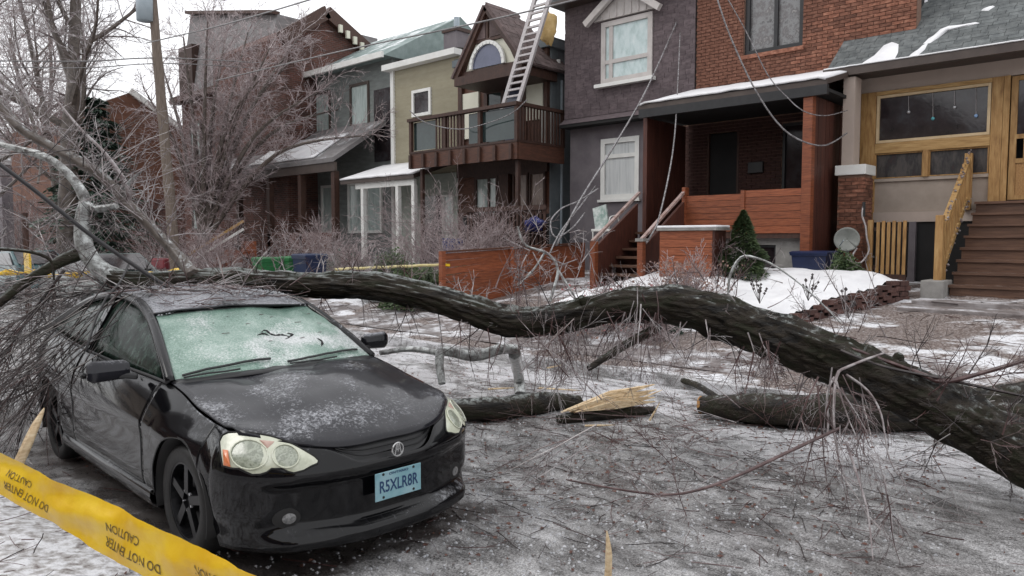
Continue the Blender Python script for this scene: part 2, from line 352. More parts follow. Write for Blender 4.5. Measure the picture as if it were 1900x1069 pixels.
# ---------------------------------------------------------------- ground
_h = Rt*math.sin(R(44.85))-Fh*math.cos(R(44.85)); _m = Rt*-.628+Fh*3.984-_h*2.18
CARMID = (_m.x, _m.y, 0); CARANG = math.atan2(_h.y, _h.x)
def ground_mat():
    m, n, b = new('icy_street')
    g = n.nodes.new('ShaderNodeNewGeometry'); P = g.outputs['Position']
    sx = n.nodes.new('ShaderNodeSeparateXYZ'); n.links.new(P, sx.inputs[0])
    mp = n.nodes.new('ShaderNodeMapping'); mp.inputs['Scale'].default_value = (1.0, .45, 1); n.links.new(P, mp.inputs[0])
    fine = noise_n(n, P, 95, 4, .9); mid = noise_n(n, mp.outputs[0], 5, 6, .7); big = noise_n(n, mp.outputs[0], .8, 4, .6)
    fac = mathn(n, 'ADD', mathn(n, 'MULTIPLY', fine, .62), mathn(n, 'MULTIPLY', mid, .38))
    ice = ramp(n, fac, [(.37, (.018, .017, .017)), (.45, (.10, .097, .095)), (.515, (.29, .285, .285)), (.60, (.68, .675, .68))])
    muck = ramp(n, fac, [(.37, (.022, .018, .017)), (.48, (.09, .078, .075)), (.6, (.36, .34, .34))])
    c = mixc(n, mathn(n, 'MULTIPLY', mathn(n, 'SUBTRACT', big, .53), 7, True), ice, muck)
    # bare wet asphalt and mulch where the car has kept the ice off
    sb = n.nodes.new('ShaderNodeVectorMath'); sb.operation = 'SUBTRACT'; n.links.new(P, sb.inputs[0]); sb.inputs[1].default_value = CARMID
    ro = n.nodes.new('ShaderNodeMapping'); ro.inputs['Rotation'].default_value = (0, 0, -CARANG); n.links.new(sb.outputs[0], ro.inputs[0])
    s2 = n.nodes.new('ShaderNodeSeparateXYZ'); n.links.new(ro.outputs[0], s2.inputs[0])
    ex = mathn(n, 'SUBTRACT', mathn(n, 'ABSOLUTE', s2.outputs['X']), 2.15); ey = mathn(n, 'SUBTRACT', mathn(n, 'ABSOLUTE', s2.outputs['Y']), .95)
    dd = mathn(n, 'ADD', mathn(n, 'MAXIMUM', ex, ey), mathn(n, 'MULTIPLY', mathn(n, 'SUBTRACT', noise_n(n, P, 3.2, 5, .7), .5), 1.0))
    bare = mathn(n, 'MULTIPLY', dd, -6.0, True)
    c = mixc(n, mathn(n, 'MULTIPLY', bare, .9), c, ramp(n, fac, [(.4, (.012, .009, .008)), (.52, (.04, .03, .026)), (.6, (.14, .12, .11))]))
    # trodden snow left along the far half of the street
    far = mathn(n, 'MULTIPLY', mathn(n, 'SUBTRACT', sx.outputs['X'], 5.4), .8, True)
    sn = mathn(n, 'MULTIPLY', far, mathn(n, 'MULTIPLY', mathn(n, 'SUBTRACT', noise_n(n, mp.outputs[0], 1.6, 6, .75), .45), 14, True), True)
    c = mixc(n, sn, c, ramp(n, fine, [(.38, (.3, .26, .26)), (.5, (.62, .62, .64)), (.6, (.8, .81, .84))]))
    n.links.new(c, b.inputs['Base Color'])
    rr = n.nodes.new('ShaderNodeMapRange'); n.links.new(mid, rr.inputs[0]); rr.inputs[1].default_value = .35; rr.inputs[2].default_value = .65; rr.inputs[3].default_value = .16; rr.inputs[4].default_value = .5
    n.links.new(rr.outputs[0], b.inputs['Roughness'])
    bn = n.nodes.new('ShaderNodeBump'); bn.inputs['Strength'].default_value = .7; bn.inputs['Distance'].default_value = .012
    n.links.new(fac, bn.inputs['Height']); n.links.new(bn.outputs[0], b.inputs['Normal'])
    return m
def bank_mat():
    m, n, b = new('snowy_bank')
    g = n.nodes.new('ShaderNodeNewGeometry'); P = g.outputs['Position']
    mp = n.nodes.new('ShaderNodeMapping'); mp.inputs['Scale'].default_value = (1, .7, 1); n.links.new(P, mp.inputs[0])
    fine = noise_n(n, P, 30, 5, .75); mid = noise_n(n, mp.outputs[0], 1.1, 6, .7)
    dirt = ramp(n, fine, [(.36, (.05, .035, .028)), (.5, (.17, .13, .115)), (.62, (.38, .35, .34))])
    snow = ramp(n, fine, [(.36, (.55, .54, .55)), (.5, (.76, .77, .8)), (.6, (.84, .85, .88))])
    c = mixc(n, mathn(n, 'MULTIPLY', mathn(n, 'SUBTRACT', mid, .5), 12, True), dirt, snow)
    n.links.new(c, b.inputs['Base Color']); b.inputs['Roughness'].default_value = .6
    bn = n.nodes.new('ShaderNodeBump'); bn.inputs['Strength'].default_value = .7; bn.inputs['Distance'].default_value = .03
    n.links.new(noise_n(n, P, 12, 5, .7), bn.inputs['Height']); n.links.new(bn.outputs[0], b.inputs['Normal'])
    return m
M['street'] = ground_mat(); M['bank'] = bank_mat()
base = MB()
base.grid([[(x, y, -.06) for y in (-300, -60, 120, 400)] for x in (-300, -60, 90, 400)], True)
tag(base.build('ground', M['snow_dirty']), kind='structure')
def axis(a, b, s): n = max(1, round((b-a)/s)); return [a+(b-a)*i/n for i in range(n)]
ys = axis(-25, -1.5, .5)+axis(-1.5, 9, .045)+axis(9, 16, .12)+axis(16, 110, 1.0)+[110]
xs = axis(1.5, 7.8, .05)+[7.8]
def road_z(x, y):
    z = .006+.014*noise.noise((x*1.1, y*.5, 3))+.010*noise.noise((x*4.5, y*2.2, 1))+.006*noise.noise((x*15, y*11, 5))
    rut = math.sin((x-2.2)*2.1+.5*noise.noise((y*.4, 1, 2)))
    return z+.012*rut
rd = MB(); rd.grid([[(x, y, road_z(x, y) if y < 16 else .005) for y in ys] for x in xs], True)
tag(rd.build('road', M['street'], smooth=True), kind='structure')
kb = MB(); [kb.box(7.8, 7.95, -25+1.5*i, -23.504+1.5*i, -.05, .118+.010*noise.noise((i*.7, 0, 0))) for i in range(90)]; tag(kb.build('far_kerb', M['street'], bevel=.015), kind='structure')

vg = MB(); vx = [-40, -20, -10, -5, -3]+axis(-2.5, 1.56, .05)+[1.56]; vy = axis(-25, 0, 1.5)+axis(0, 9, .08)+axis(9, 110, 2)+[110]
vg.grid([[(x, y, .085+.05*noise.noise((x*1.2, y*1.2, 4))+.02*noise.noise((x*6, y*6, 4))-(.10*sm(.9, 1.54, x+.12*noise.noise((x, y*1.6, 8))))) for y in vy] for x in vx], True)
tag(vg.build('near_verge', M['snow_dirty'], smooth=True), kind='structure')
bk = MB(); bx = axis(7.95, 17, .12)+[17, 25, 60, 140]; by = axis(-25, -1, 1)+axis(-1, 16, .12)+axis(16, 60, .7)+axis(60, 200, 10)+[200]
bk.grid([[(x, y, gz(x, y)+(.05*noise.noise((x*.9, y*.9, 2))+.02*noise.noise((x*4, y*4, 2)))*sm(7.95, 8.6, x)) for y in by] for x in bx], True)
tag(bk.build('sloping_bank', M['bank'], smooth=True), kind='structure')
pv = MB(); pv.grid([[(x, y, gz(x, y)+.012+.006*noise.noise((x*5, y*5, 7))) for y in axis(-20, 90, .5)] for x in axis(8.3, 9.9, .2)], True)
M['pave'] = pmat('wet_pavement', [(.09, .075, .07), (.2, .175, .17), (.34, .32, .32)], 6, (1, .5, 1), .45, .6, 40, snow=(.4, .5, 2.2, (.6, .6, .62)))
tag(pv.build('far_pavement', M['pave'], smooth=True), kind='structure')
# low step in front of the stairs
st = MB(); st.box(13.2, 13.9, 1.0, 3.35, .6, .79); st.box(12.6, 13.2, 1.0, 3.4, .55, .71)
tag(st.build('path_step', M['pave'], bevel=.02), kind='structure')

# ---------------------------------------------------------------- the crushed black car (local axes: x forward, y left, z up; nose at 0)
YAW = R(44.85)
hx = Rt*math.sin(YAW)-Fh*math.cos(YAW)
carloc = Rt*-.628+Fh*3.984
CAR = empty('parked_car', (carloc.x, carloc.y, 0), 'black two-door car with a shattered windshield lying crushed beneath the fallen tree', 'car', rz=math.atan2(hx.y, hx.x))
CARM = Matrix.Translation(CAR.location)@CAR.rotation_euler.to_matrix().to_4x4(); CARI = CARM.inverted()
class LB(MB):
    local = True
def paint(name, ice, icescale, base=(.007, .0072, .009)):
    m, n, b = new(name)
    tc = n.nodes.new('ShaderNodeTexCoord'); P = tc.outputs['Object']
    g = n.nodes.new('ShaderNodeNewGeometry'); sx = n.nodes.new('ShaderNodeSeparateXYZ'); n.links.new(g.outputs['Normal'], sx.inputs[0])
    up = mathn(n, 'MULTIPLY', mathn(n, 'SUBTRACT', sx.outputs['Z'], .55), 2.6, True)
    a = noise_n(n, P, icescale, 8, .78, .6); big = noise_n(n, P, 2.3, 4, .6)
    mk = mathn(n, 'MULTIPLY', up, mathn(n, 'MULTIPLY', mathn(n, 'SUBTRACT', mathn(n, 'ADD', mathn(n, 'MULTIPLY', a, .6), mathn(n, 'MULTIPLY', big, .55)), .62-ice), 9, True), True)
    mp = n.nodes.new('ShaderNodeMapping'); mp.inputs['Scale'].default_value = (2, 26, 2); n.links.new(P, mp.inputs[0])
    st = noise_n(n, mp.outputs[0], 3, 4, .6)
    stm = mathn(n, 'MULTIPLY', up, mathn(n, 'MULTIPLY', mathn(n, 'SUBTRACT', st, .56), 2.2, True))
    grime = ramp(n, big, [(.35, base), (.7, tuple(x*1.6+.0015 for x in base))])
    c = mixc(n, mathn(n, 'MULTIPLY', stm, .5), grime, (.10, .10, .115))
    c = mixc(n, mk, c, ramp(n, a, [(.4, (.16, .16, .18)), (.6, (.45, .46, .49))]))
    n.links.new(c, b.inputs['Base Color']); 
    rg = n.nodes.new('ShaderNodeMapRange'); n.links.new(mathn(n, 'MAXIMUM', mk, mathn(n, 'MULTIPLY', up, .55)), rg.inputs[0]); rg.inputs[3].default_value = .06; rg.inputs[4].default_value = .5
    n.links.new(rg.outputs[0], b.inputs['Roughness'])
    b.inputs['Coat Weight'].default_value = .3; b.inputs['Coat Roughness'].default_value = .04; b.inputs['Specular IOR Level'].default_value = .2
    bn = n.nodes.new('ShaderNodeBump'); bn.inputs['Strength'].default_value = .35; bn.inputs['Distance'].default_value = .006
    n.links.new(mathn(n, 'MULTIPLY', a, mathn(n, 'MAXIMUM', mk, .12)), bn.inputs['Height']); n.links.new(bn.outputs[0], b.inputs['Normal'])
    return m
M['paint'] = paint('wet_black_paint', 0.0, 22, (.0025, .0025, .0032)); M['paint_ice'] = paint('iced_black_paint', .015, 52, (.013, .013, .0165)); M['paint_roof'] = paint('roof_under_ice', .15, 60)
CP = [Vector(p) for p in [(0, 0), (-.006, .18), (-.03, .32), (-.075, .46), (-.145, .60), (-.26, .725), (-.44, .812), (-.80, .848), (-1.25, .855), (-2.0, .862), (-3.0, .865), (-3.7, .85), (-4.1, .78), (-4.3, .62), (-4.36, .3), (-4.37, 0)]]
ZT = [.668, .668, .672, .69, .715, .738, .752, .80, .893, .93, .965, 1.0, 1.0, .98, .97, .97]
IT = [.065, .065, .07, .085, .11, .12, .11, .12, .135, .10, .105, .13, .12, .1, .08, .08]
def cr(A, u):
    i = min(len(A)-2, max(0, int(u))); t = u-i; p = [A[max(i-1, 0)], A[i], A[i+1], A[min(i+2, len(A)-1)]]
    if i == 0: p[0] = 2*p[1]-p[2] if not isinstance(p[1], Vector) else Vector((p[2].x, -p[2].y))
    return .5*((2*p[1])+(p[2]-p[0])*t+(2*p[0]-5*p[1]+4*p[2]-p[3])*t*t+(3*p[1]-p[0]-3*p[2]+p[3])*t**3)
def SH(u, z, off=0.0):
    """outer skin of the left half; mirror y for the right half"""
    p = cr(CP, u); q = cr(CP, u+.02) if u < 14.95 else p; q0 = cr(CP, u-.02) if u > .02 else p
    d = (q-q0).normalized(); nn = Vector((d.y, -d.x)) if True else None     # outward
    if nn.x*1+nn.y*0 < 0 and u < 3: nn = -nn
    zt = cr(ZT, u); it = cr(IT, u); z0 = max(.56, zt-.24)
    t = (z-z0)/max(.02, zt-z0); ins = it*max(0, t)**1.6 if t > 0 else 0
    front = 1-sm(3.6, 5.2, u)
    if z < .52:
        ins += front*(.05*sm(.525, .49, z)*sm(.24, .29, z)-.026*sm(.265, .235, z)*sm(.16, .185, z)) + (1-front)*(.035*sm(.38, .2, z))
    if front < 1: ins -= (1-front)*.008*math.exp(-((z-.66*1.0)/.05)**2)
    ins -= off
    return Vector((p.x-nn.x*ins, p.y-nn.y*ins, z))
def uofx(x):
    lo, hi = 0, 15
    for _ in range(40):
        m = (lo+hi)/2
        if cr(CP, m).x > x: lo = m
        else: hi = m
    return lo
WHX = (-.87, -3.44); WR = .31; AR = .355
def arch(x, base):
    for w in WHX:
        d = abs(x-w)
        if d < AR: return max(base, WR+math.sqrt(AR*AR-d*d))
    return base
def skin(u0, u1, zb, zt, nu, nv, off=0, xs=None):
    rows = []
    us = [u0+(u1-u0)*i/nu for i in range(nu+1)] if xs is None else [uofx(x) for x in xs]
    for u in us:
        a = zb(u); b = zt(u)
        rows.append([SH(u, a+(b-a)*(j/nv), off) for j in range(nv+1)])
    return rows
def mir(rows): return [[Vector((p.x, -p.y, p.z)) for p in r] for r in rows]
ztf = lambda u: cr(ZT, u)
# front bumper: one skin across the nose; the top dips under the grille
def bump_top(u): return .585+(ztf(u)-.585)*sm(.9, 2.6, u) if u < 2.6 else ztf(u)
hu = [i/12 for i in range(0, 74)]        # 0 .. 6.08
UE = uofx(-.60); hu = [u for u in hu if u < UE-.02]+[UE]
def bcol(u, s): 
    a, b = .17, bump_top(u)
    a = max(.17, arch(cr(CP, u).x, .17))
    return [Vector((p.x, s*p.y, p.z)) for p in (SH(u, a+(b-a)*j/26) for j in range(27))]
rows = [bcol(u, -1) for u in hu[::-1]]+[bcol(u, 1) for u in hu[1:]]
LB().grid(rows, True).build('front_bumper', M['paint'], CAR, True, solid=.012)
# fenders
for s in (-1, 1):
    for nm, x0, x1 in (('front_fender', -.604, -1.358), ('door', -1.368, -2.735), ('rear_quarter', -2.747, -4.25)):
        n_ = max(14, int((x0-x1)/.022)); xs_ = [x0+(x1-x0)*i/n_ for i in range(n_+1)]
        rows = skin(0, 0, lambda u: arch(cr(CP, u).x, .30 if nm == 'door' else .2), ztf, 0, 22, xs=xs_)
        b = LB().grid(mir(rows) if s < 0 else rows, s > 0)
        o = b.build(nm, M['paint'], CAR, True, solid=.01)
        if nm == 'door':
            hd = LB(); c = SH(uofx(-2.55), .80, .012); c.y *= s
            hd.box(c.x-.09, c.x+.09, c.y-.018, c.y+.018, .785, .82); hd.build('door_handle', M['paint'], o, bevel=.012)
    # sill
    xs_ = [-1.24-(1.83)*i/30 for i in range(31)]
    rows = [[Vector((x, s*(.83+.0*j), 0)) for j in range(1)] for x in xs_]
    b = LB()
    for i, x in enumerate(xs_):
        pass
    b.grid([[(x, s*y, z) for y, z in ((.70, .17), (.80, .17), (.845, .20), (.862, .25), (.855, .292), (.80, .30))] for x in xs_], s < 0)
    b.build('sill', M['paint'], CAR, True)
# tail
rows = [[Vector((p.x, p.y, p.z)) for p in (SH(u, .2+(ztf(u)-.2)*j/10) for j in range(11))] for u in [12.4+2.6*i/16 for i in range(17)]]
b = LB(); b.grid(rows, True); b.grid(mir(rows)); b.build('rear_bumper', M['paint'], CAR, True, solid=.01)
# inner dark body so that gaps read black
LB().box(-4.1, -.30, -.66, .66, .22, .60).box(-1.3, -.5, -.56, .56, .58, .66).box(-4.1, -1.3, -.69, .69, .59, .86).build('inner_body', M['dark'], CAR)
# hood
HU = []
def hood_u0():
    if not HU:
        lo, hi = 0, 6.2
        for _ in range(24):
            m_ = (lo+hi)/2
            if SH(m_, ztf(m_)).y < .695: lo = m_
            else: hi = m_
        HU.append(lo)
    return HU[0]
def hood_pt(s, v, dz=0):
    a = abs(s); y = .695*a
    # find u on the plan curve where the inset top edge has this y
    lo, hi = 0, 6.2
    for _ in range(24):
        m_ = (lo+hi)/2
        if SH(m_, ztf(m_)).y < y: lo = m_
        else: hi = m_
    F = SH(lo, ztf(lo)); F.y = y; F.z += .004
    Rr = Vector((-1.27+.17*(1-s*s), .712*a, .898+.036*(1-s*s)))
    p = F.lerp(Rr, v)
    p.z = F.z+(Rr.z-F.z)*(1-(1-v)**1.55)+.012*math.sin(math.pi*v)*(1-.3*a)
    p.z += .012*sm(.72, .56, a)*sm(0, .25, v)*(1-.35*v)      # raised centre
    if v < .04: p.z -= .012*(1-v/.04)
    p.z += dz
    e_u = hood_u0()+(8.05-hood_u0())*v; E = SH(e_u, ztf(e_u)); E0 = F.lerp(Rr, v)
    yedge = E.y-.003
    x1 = SH(lo, ztf(lo)).x
    w = a**3*sm(0, .22, v) if a < .995 else 1
    zed = E.z+.002
    base1 = .745+(.898-.745)*(1-(1-v)**1.55)
    p.y = a*((.695*(1-v)+.712*v)*(1-w)+yedge*w)
    p.x = p.x*(1-w)+E.x*w
    p.z = p.z*(1-w)+zed*w
    return Vector((p.x, y if s >= 0 else -y, p.z)) if False else Vector((p.x, (1 if s >= 0 else -1)*p.y, p.z))
def hood_dent(p):
    return p.z-.03*math.exp(-(((p.x+1.0)/.22)**2+((p.y+.32)/.16)**2))-.018*math.exp(-(((p.x+1.05)/.2)**2+((p.y-.05)/.2)**2))+.008*noise.noise((p.x*5, p.y*5, 1))
rows = []
for i in range(41):
    s = -1+2*i/40; r_ = []
    for j in range(31):
        p = hood_pt(s*.992, j/30); p.z = hood_dent(p); r_.append(p)
    rows.append(r_)
LB().grid(rows).build('hood', M['paint_ice'], CAR, True, solid=.012)
# loose ice crumbs lying on hood and roof
cr_ = LB()
for i in range(900):
    s = rng.uniform(-.95, .95); v = rng.random()**.6
    if noise.noise((s*2.2, v*2.6, 9)) < -.02: continue
    p = hood_pt(s, v); p.z = hood_dent(p)+.003
    r0 = rng.uniform(.002, .0065); n = len(cr_.v)
    for q in ((r0, 0, 0), (-r0, r0, 0), (-r0, -r0, 0), (0, 0, r0*1.1)): cr_.v.append((p.x+q[0]*rng.uniform(.6, 1.6), p.y+q[1]*rng.uniform(.6, 1.6), p.z+q[2]))
    cr_.f += [(n, n+1, n+3), (n+1, n+2, n+3), (n+2, n, n+3)]
M['crumb'] = pmat('ice_crumbs', [(.35, .36, .38), (.6, .61, .64)], 30, rough=.3, bump=0)
tag(cr_.build('ice_crumbs', M['crumb'], CAR), kind='stuff')
# grille: recessed dark smile with bars, emblem
g_ = LB()
gr = []
for i in range(25):
    u = -2.5+5*i/24; a = abs(u); lo = bump_top(a)-.01; hi = ztf(a)
    top = SH(a, hi, -.02); bot = SH(a, lo, -.035); s = 1 if u >= 0 else -1
    gr.append([Vector((bot.x, s*bot.y, lo)), Vector((top.x-.01, s*top.y, hi-.002))])
go = LB(); go.grid(gr); go = go.build('grille', M['trim_black'], CAR)
for k in (.3, .62):
    pts = []
    for i in range(25):
        u = -2.1+4.2*i/24; a = abs(u); lo = bump_top(a); hi = ztf(a); z = lo+(hi-lo)*k
        p = SH(a, z, -.012); pts.append(Vector((p.x, (1 if u >= 0 else -1)*p.y, z)))
    LB().tube(pts, .004, 6).build('grille_bar', M['paint'], go)
M['chrome'] = pmat('dull_chrome', [(.5, .5, .5), (.66, .66, .65)], 9, rough=.25, metal=.8, bump=0)
eb = LB(); cx, cz, er = .012, .618, .036
ring = [Vector((cx, er*math.cos(t*math.pi/12), cz+er*math.sin(t*math.pi/12))) for t in range(25)]
eb.tube(ring, .0045, 6, False)
for s in (-1, 1):
    eb.beam((cx, s*.007, cz+er*.95), (cx, s*.021, cz-er*.75), .006, .009, (1, 0, 0))
eb.beam((cx, -.012, cz+.002), (cx, .012, cz+.002), .006, .006, (1, 0, 0)); eb.beam((cx, 0, cz+.028), (cx, 0, cz-.012), .006, .006, (1, 0, 0))
eb.build('emblem', M['chrome'], CAR)
# plate with its lettering
M['plate'] = pmat('pale_blue_plate', [(.13, .28, .33), (.2, .37, .42), (.3, .45, .5)], 6, rough=.4, bump=.2)
M['ink'] = pmat('dark_blue_ink', [(.008, .03, .1), (.012, .05, .13)], 5, rough=.5, bump=0)
px_ = .018
pl = LB().box(px_-.006, px_, -.152, .152, .362, .514).build('licence_plate', M['plate'], CAR, bevel=.004)
def text_mesh(body, size, mat, parent, name, fn, font_scale=(1, 1), bold=.0):
    cu = bpy.data.curves.new('text', 'FONT'); cu.body = body; cu.size = size; cu.align_x = 'CENTER'; cu.align_y = 'CENTER'; cu.offset = bold; cu.resolution_u = 3
    to = bpy.data.objects.new('text', cu); col.objects.link(to); dg = bpy.context.evaluated_depsgraph_get(); dg.update()
    me = bpy.data.meshes.new_from_object(to.evaluated_get(dg)); bpy.data.objects.remove(to)
    b = LB(); b.v = [tuple(fn(v.co.x*font_scale[0], v.co.y*font_scale[1])) for v in me.vertices]; b.f = [tuple(p.vertices) for p in me.polygons]
    if parent is not CAR and (parent.parent is None): b.local = False
    return b.build(name, mat, parent)
text_mesh('R5XLR8R', .078, M['ink'], pl, 'plate_lettering', lambda x, y: (px_+.0015, x, .432+y), (.82, 1.15), .0014)
text_mesh('ONTARIO', .022, M['ink'], pl, 'plate_lettering', lambda x, y: (px_+.0015, x, .498+y), (1.3, .8), .0006)
bo = LB()
for y in (-.10, .10):
    for z in (.378, .502): bo.lathe([(0, .004), (.006, .004), (.008, 0)], (px_, y, z), 'x', 8)
tag(bo.build('plate_screws', M['dark'], pl), kind='stuff')
# headlights: outline traced on the nose skin
def to_skin(px, py, off=.006):
    """the point of the right half skin seen at a pixel"""
    u, z = 4.0, .65; best = None
    for it in range(60):
        def pr(u, z):
            p = SH(min(6.4, max(0.01, u)), z, off); w = CARM@Vector((p.x, -p.y, p.z)); d = w-C0
            return Vector((950+FPX*d.dot(Rt)/d.dot(Fw), 534.5-FPX*d.dot(Up)/d.dot(Fw))), Vector((p.x, -p.y, p.z))
        a, P_ = pr(u, z); e = Vector((px, py))-a
        if e.length < .3: return P_
        du = (pr(u+.02, z)[0]-a)/.02; dz = (pr(u, z+.004)[0]-a)/.004
        det = du.x*dz.y-du.y*dz.x
        if abs(det) < 1e-9: break
        su = (e.x*dz.y-e.y*dz.x)/det; sz = (du.x*e.y-du.y*e.x)/det
        u = min(6.4, max(.3, u+max(-.4, min(.4, su)))); z = min(.78, max(.4, z+max(-.05, min(.05, sz))))
    return P_
def zz(x, y): return (380+x/4.857, 780+y/4.857)
OUT = [(140, 190), (165, 140), (215, 118), (300, 113), (400, 118), (500, 132), (600, 150), (700, 182), (800, 222), (900, 275), (985, 325), (1020, 360), (1010, 385), (950, 410), (890, 445), (800, 468), (745, 455), (700, 430), (600, 430), (560, 460), (500, 480), (430, 482), (370, 458), (310, 430), (240, 425), (165, 405), (148, 300)]
M['lens'] = pmat('yellowed_headlight_lens', [(.42, .44, .33), (.56, .58, .46), (.62, .64, .53)], 12, rough=.18, bump=.1, coat=.7)
M['bowl'] = pmat('headlight_bowl', [(.12, .13, .10), (.38, .41, .33), (.2, .22, .17), (.45, .48, .4)], 26, rough=.15, bump=.2, coat=.8)
M['amber'] = pmat('amber_lens', [(.6, .16, .05), (.72, .24, .1)], 12, rough=.2, bump=0, coat=.6)
M['pink'] = pmat('reddish_reflector', [(.4, .25, .2), (.5, .34, .28)], 12, rough=.2, bump=0, coat=.6)
def ell(cx, cy, rx, ry, rot=0, k=20):
    o = []
    for i in range(k):
        t = 2*math.pi*i/k; x = rx*math.cos(t); y = ry*math.sin(t); o.append((cx+x*math.cos(rot)-y*math.sin(rot), cy+x*math.sin(rot)+y*math.cos(rot)))
    return o
def poly_skin(pts2, off, shrink=None, bulge=0, ringn=5):
    """fan of rings from outline to centre following the skin"""
    cx = sum(p[0] for p in pts2)/len(pts2); cy = sum(p[1] for p in pts2)/len(pts2)
    rings = []
    for k in range(ringn+1):
        f = 1-k/ringn*.999
        rings.append([to_skin(*zz(cx+(x-cx)*f, cy+(y-cy)*f), off+bulge*(1-f*f)) for x, y in pts2])
    return rings
def outline_dense(pts, k=3):
    o = []
    for i in range(len(pts)):
        a, b = pts[i], pts[(i+1) % len(pts)]
        for j in range(k): o.append((a[0]+(b[0]-a[0])*j/k, a[1]+(b[1]-a[1])*j/k))
    return o
lens_r = poly_skin(outline_dense(OUT, 2), .004, bulge=.010)
rim_r = [to_skin(*zz(580+(x-580)*1.018, 300+(y-300)*1.05), .003) for x, y in OUT]
LAMPS = {}
for s in (1, -1):                     # 1 = the right hand lamp as traced, -1 = its mirror
    f = (lambda p: p.copy()) if s == 1 else (lambda p: Vector((p.x, -p.y, p.z)))
    b = LB()
    for r in lens_r: r_ = [f(p) for p in r]; b.v += [tuple(p) for p in r_+[r_[0]]]
    k = len(lens_r[0])+1
    for i in range(len(lens_r)-1):
        for j in range(k-1):
            q = (i*k+j, i*k+j+1, (i+1)*k+j+1, (i+1)*k+j); b.f.append(q if s == 1 else q[::-1])
    hl = b.build('headlight', M['lens'], CAR, True)
    rr_ = [f(p) for p in rim_r]; LB().tube(rr_+[rr_[0]], .005, 6, False).build('headlight_rim', M['dark'], hl)
    for nm, e, mt in (('lamp_bowl', ell(400, 308, 170, 134, .12), 'bowl'), ('lamp_bowl', ell(728, 322, 124, 104, .25), 'bowl'), ('turn_signal', [(160, 262), (208, 268), (232, 420), (168, 404)], 'amber'), ('reflector', [(490, 175), (628, 190), (565, 262)], 'pink')):
        rg = poly_skin(e if len(e) > 6 else outline_dense(e, 3), .010, bulge=.009, ringn=3); b = LB()
        for r in rg: r_ = [f(p) for p in r]; b.v += [tuple(p) for p in r_+[r_[0]]]
        k = len(rg[0])+1
        for i in range(len(rg)-1):
            for j in range(k-1):
                q = (i*k+j, i*k+j+1, (i+1)*k+j+1, (i+1)*k+j); b.f.append(q if s == 1 else q[::-1])
        b.build(nm, M[mt], hl, True)
        if nm == 'lamp_bowl':
            r_ = [f(to_skin(*zz(*p), .014)) for p in e]; LB().tube(r_+[r_[0]], .0045, 6, False).build('bowl_ring', M['lens'], hl, True)
# fog lamps
M['fog'] = pmat('dull_fog_lamp', [(.06, .06, .06), (.25, .25, .25)], 60, rough=.2, bump=0, coat=.5)
for s in (-1, 1):
    c = SH(3.85, .335, -.03); c.y *= s
    fo = LB(); nrm = Vector((.93, .36*s, 0)).normalized()
    for k in range(14):
        pass
    def disk(rad, off, mt, nm, par, elong=1.5):
        b = LB(); side = Vector((-nrm.y, nrm.x, 0)); n = len(b.v)
        b.v = [tuple(c+nrm*(off+.012))]+[tuple(c+nrm*off+side*(rad*elong*math.cos(t*math.pi/10))+Vector((0, 0, rad*math.sin(t*math.pi/10)))) for t in range(20)]
        b.f = [(0, 1+t, 1+(t+1) % 20) for t in range(20)]
        return b.build(nm, mt, par, True)
    d0 = disk(.052, .030, M['dark'], 'fog_lamp', CAR, 1.6); disk(.028, .040, M['fog'], 'fog_lamp_lens', d0, 1.25)
# bumper split line and lower lip
for s in (-1, 1):
    pts = [SH(u, .555 if u < 3 else .555+.0*(u-3), .002) for u in [3.2+.1*i for i in range(28)]]
# windshield
def base_pt(s): a = abs(s); return Vector((-1.275+.17*(1-s*s), .70*s, .905+.034*(1-s*s)))
def head_pt(s): return Vector((-1.95+.10*(1-s*s), .575*s, 1.238+.03*(1-s*s)))
def ws_dent(p, s, v):
    d = .05*math.exp(-(((s-.15)/.3)**2+((v-.55)/.2)**2))+.03*math.exp(-(((s-.5)/.28)**2+((v-.9)/.22)**2))+.02*math.exp(-(((s+.4)/.2)**2+((v-.7)/.18)**2))
    return p+Vector((-.4, 0, -.85))*d+Vector((0, 0, .006))*noise.noise((p.x*11, p.y*11, 2))
rows = []
for i in range(49):
    s = -1+2*i/48; r_ = []
    for j in range(33):
        v = j/32; p = base_pt(s).lerp(head_pt(s), v); p.z += .022*math.sin(math.pi*v); p = ws_dent(p, s, v); r_.append(p)
    rows.append(r_)
m, n, b = new('shattered_green_glass')
tc = n.nodes.new('ShaderNodeTexCoord'); P = tc.outputs['Object']
vo = n.nodes.new('ShaderNodeTexVoronoi'); vo.feature = 'DISTANCE_TO_EDGE'; vo.inputs['Scale'].default_value = 60; n.links.new(P, vo.inputs['Vector'])
a = noise_n(n, P, 3.2, 5, .6, .2); fn_ = noise_n(n, P, 75, 4, .85)
c = ramp(n, mathn(n, 'ADD', mathn(n, 'MULTIPLY', a, .55), mathn(n, 'MULTIPLY', fn_, .45)), [(.36, (.04, .095, .07)), (.46, (.13, .235, .185)), (.55, (.23, .34, .285)), (.66, (.45, .54, .5))])
sxp = n.nodes.new('ShaderNodeSeparateXYZ'); n.links.new(P, sxp.inputs[0])
band = mathn(n, 'MULTIPLY', mathn(n, 'SUBTRACT', 1.0, mathn(n, 'MULTIPLY', mathn(n, 'ABSOLUTE', mathn(n, 'ADD', sxp.outputs['X'], 1.42)), 3.0)), .13, True)
low = mathn(n, 'MULTIPLY', mathn(n, 'ADD', sxp.outputs['X'], 1.23), 7, True)
ice = mathn(n, 'MULTIPLY', mathn(n, 'SUBTRACT', mathn(n, 'ADD', mathn(n, 'ADD', mathn(n, 'ADD', mathn(n, 'MULTIPLY', noise_n(n, P, 2.6, 4, .6), .62), mathn(n, 'MULTIPLY', fn_, .38)), band), mathn(n, 'MULTIPLY', low, .13)), .585), 9, True)
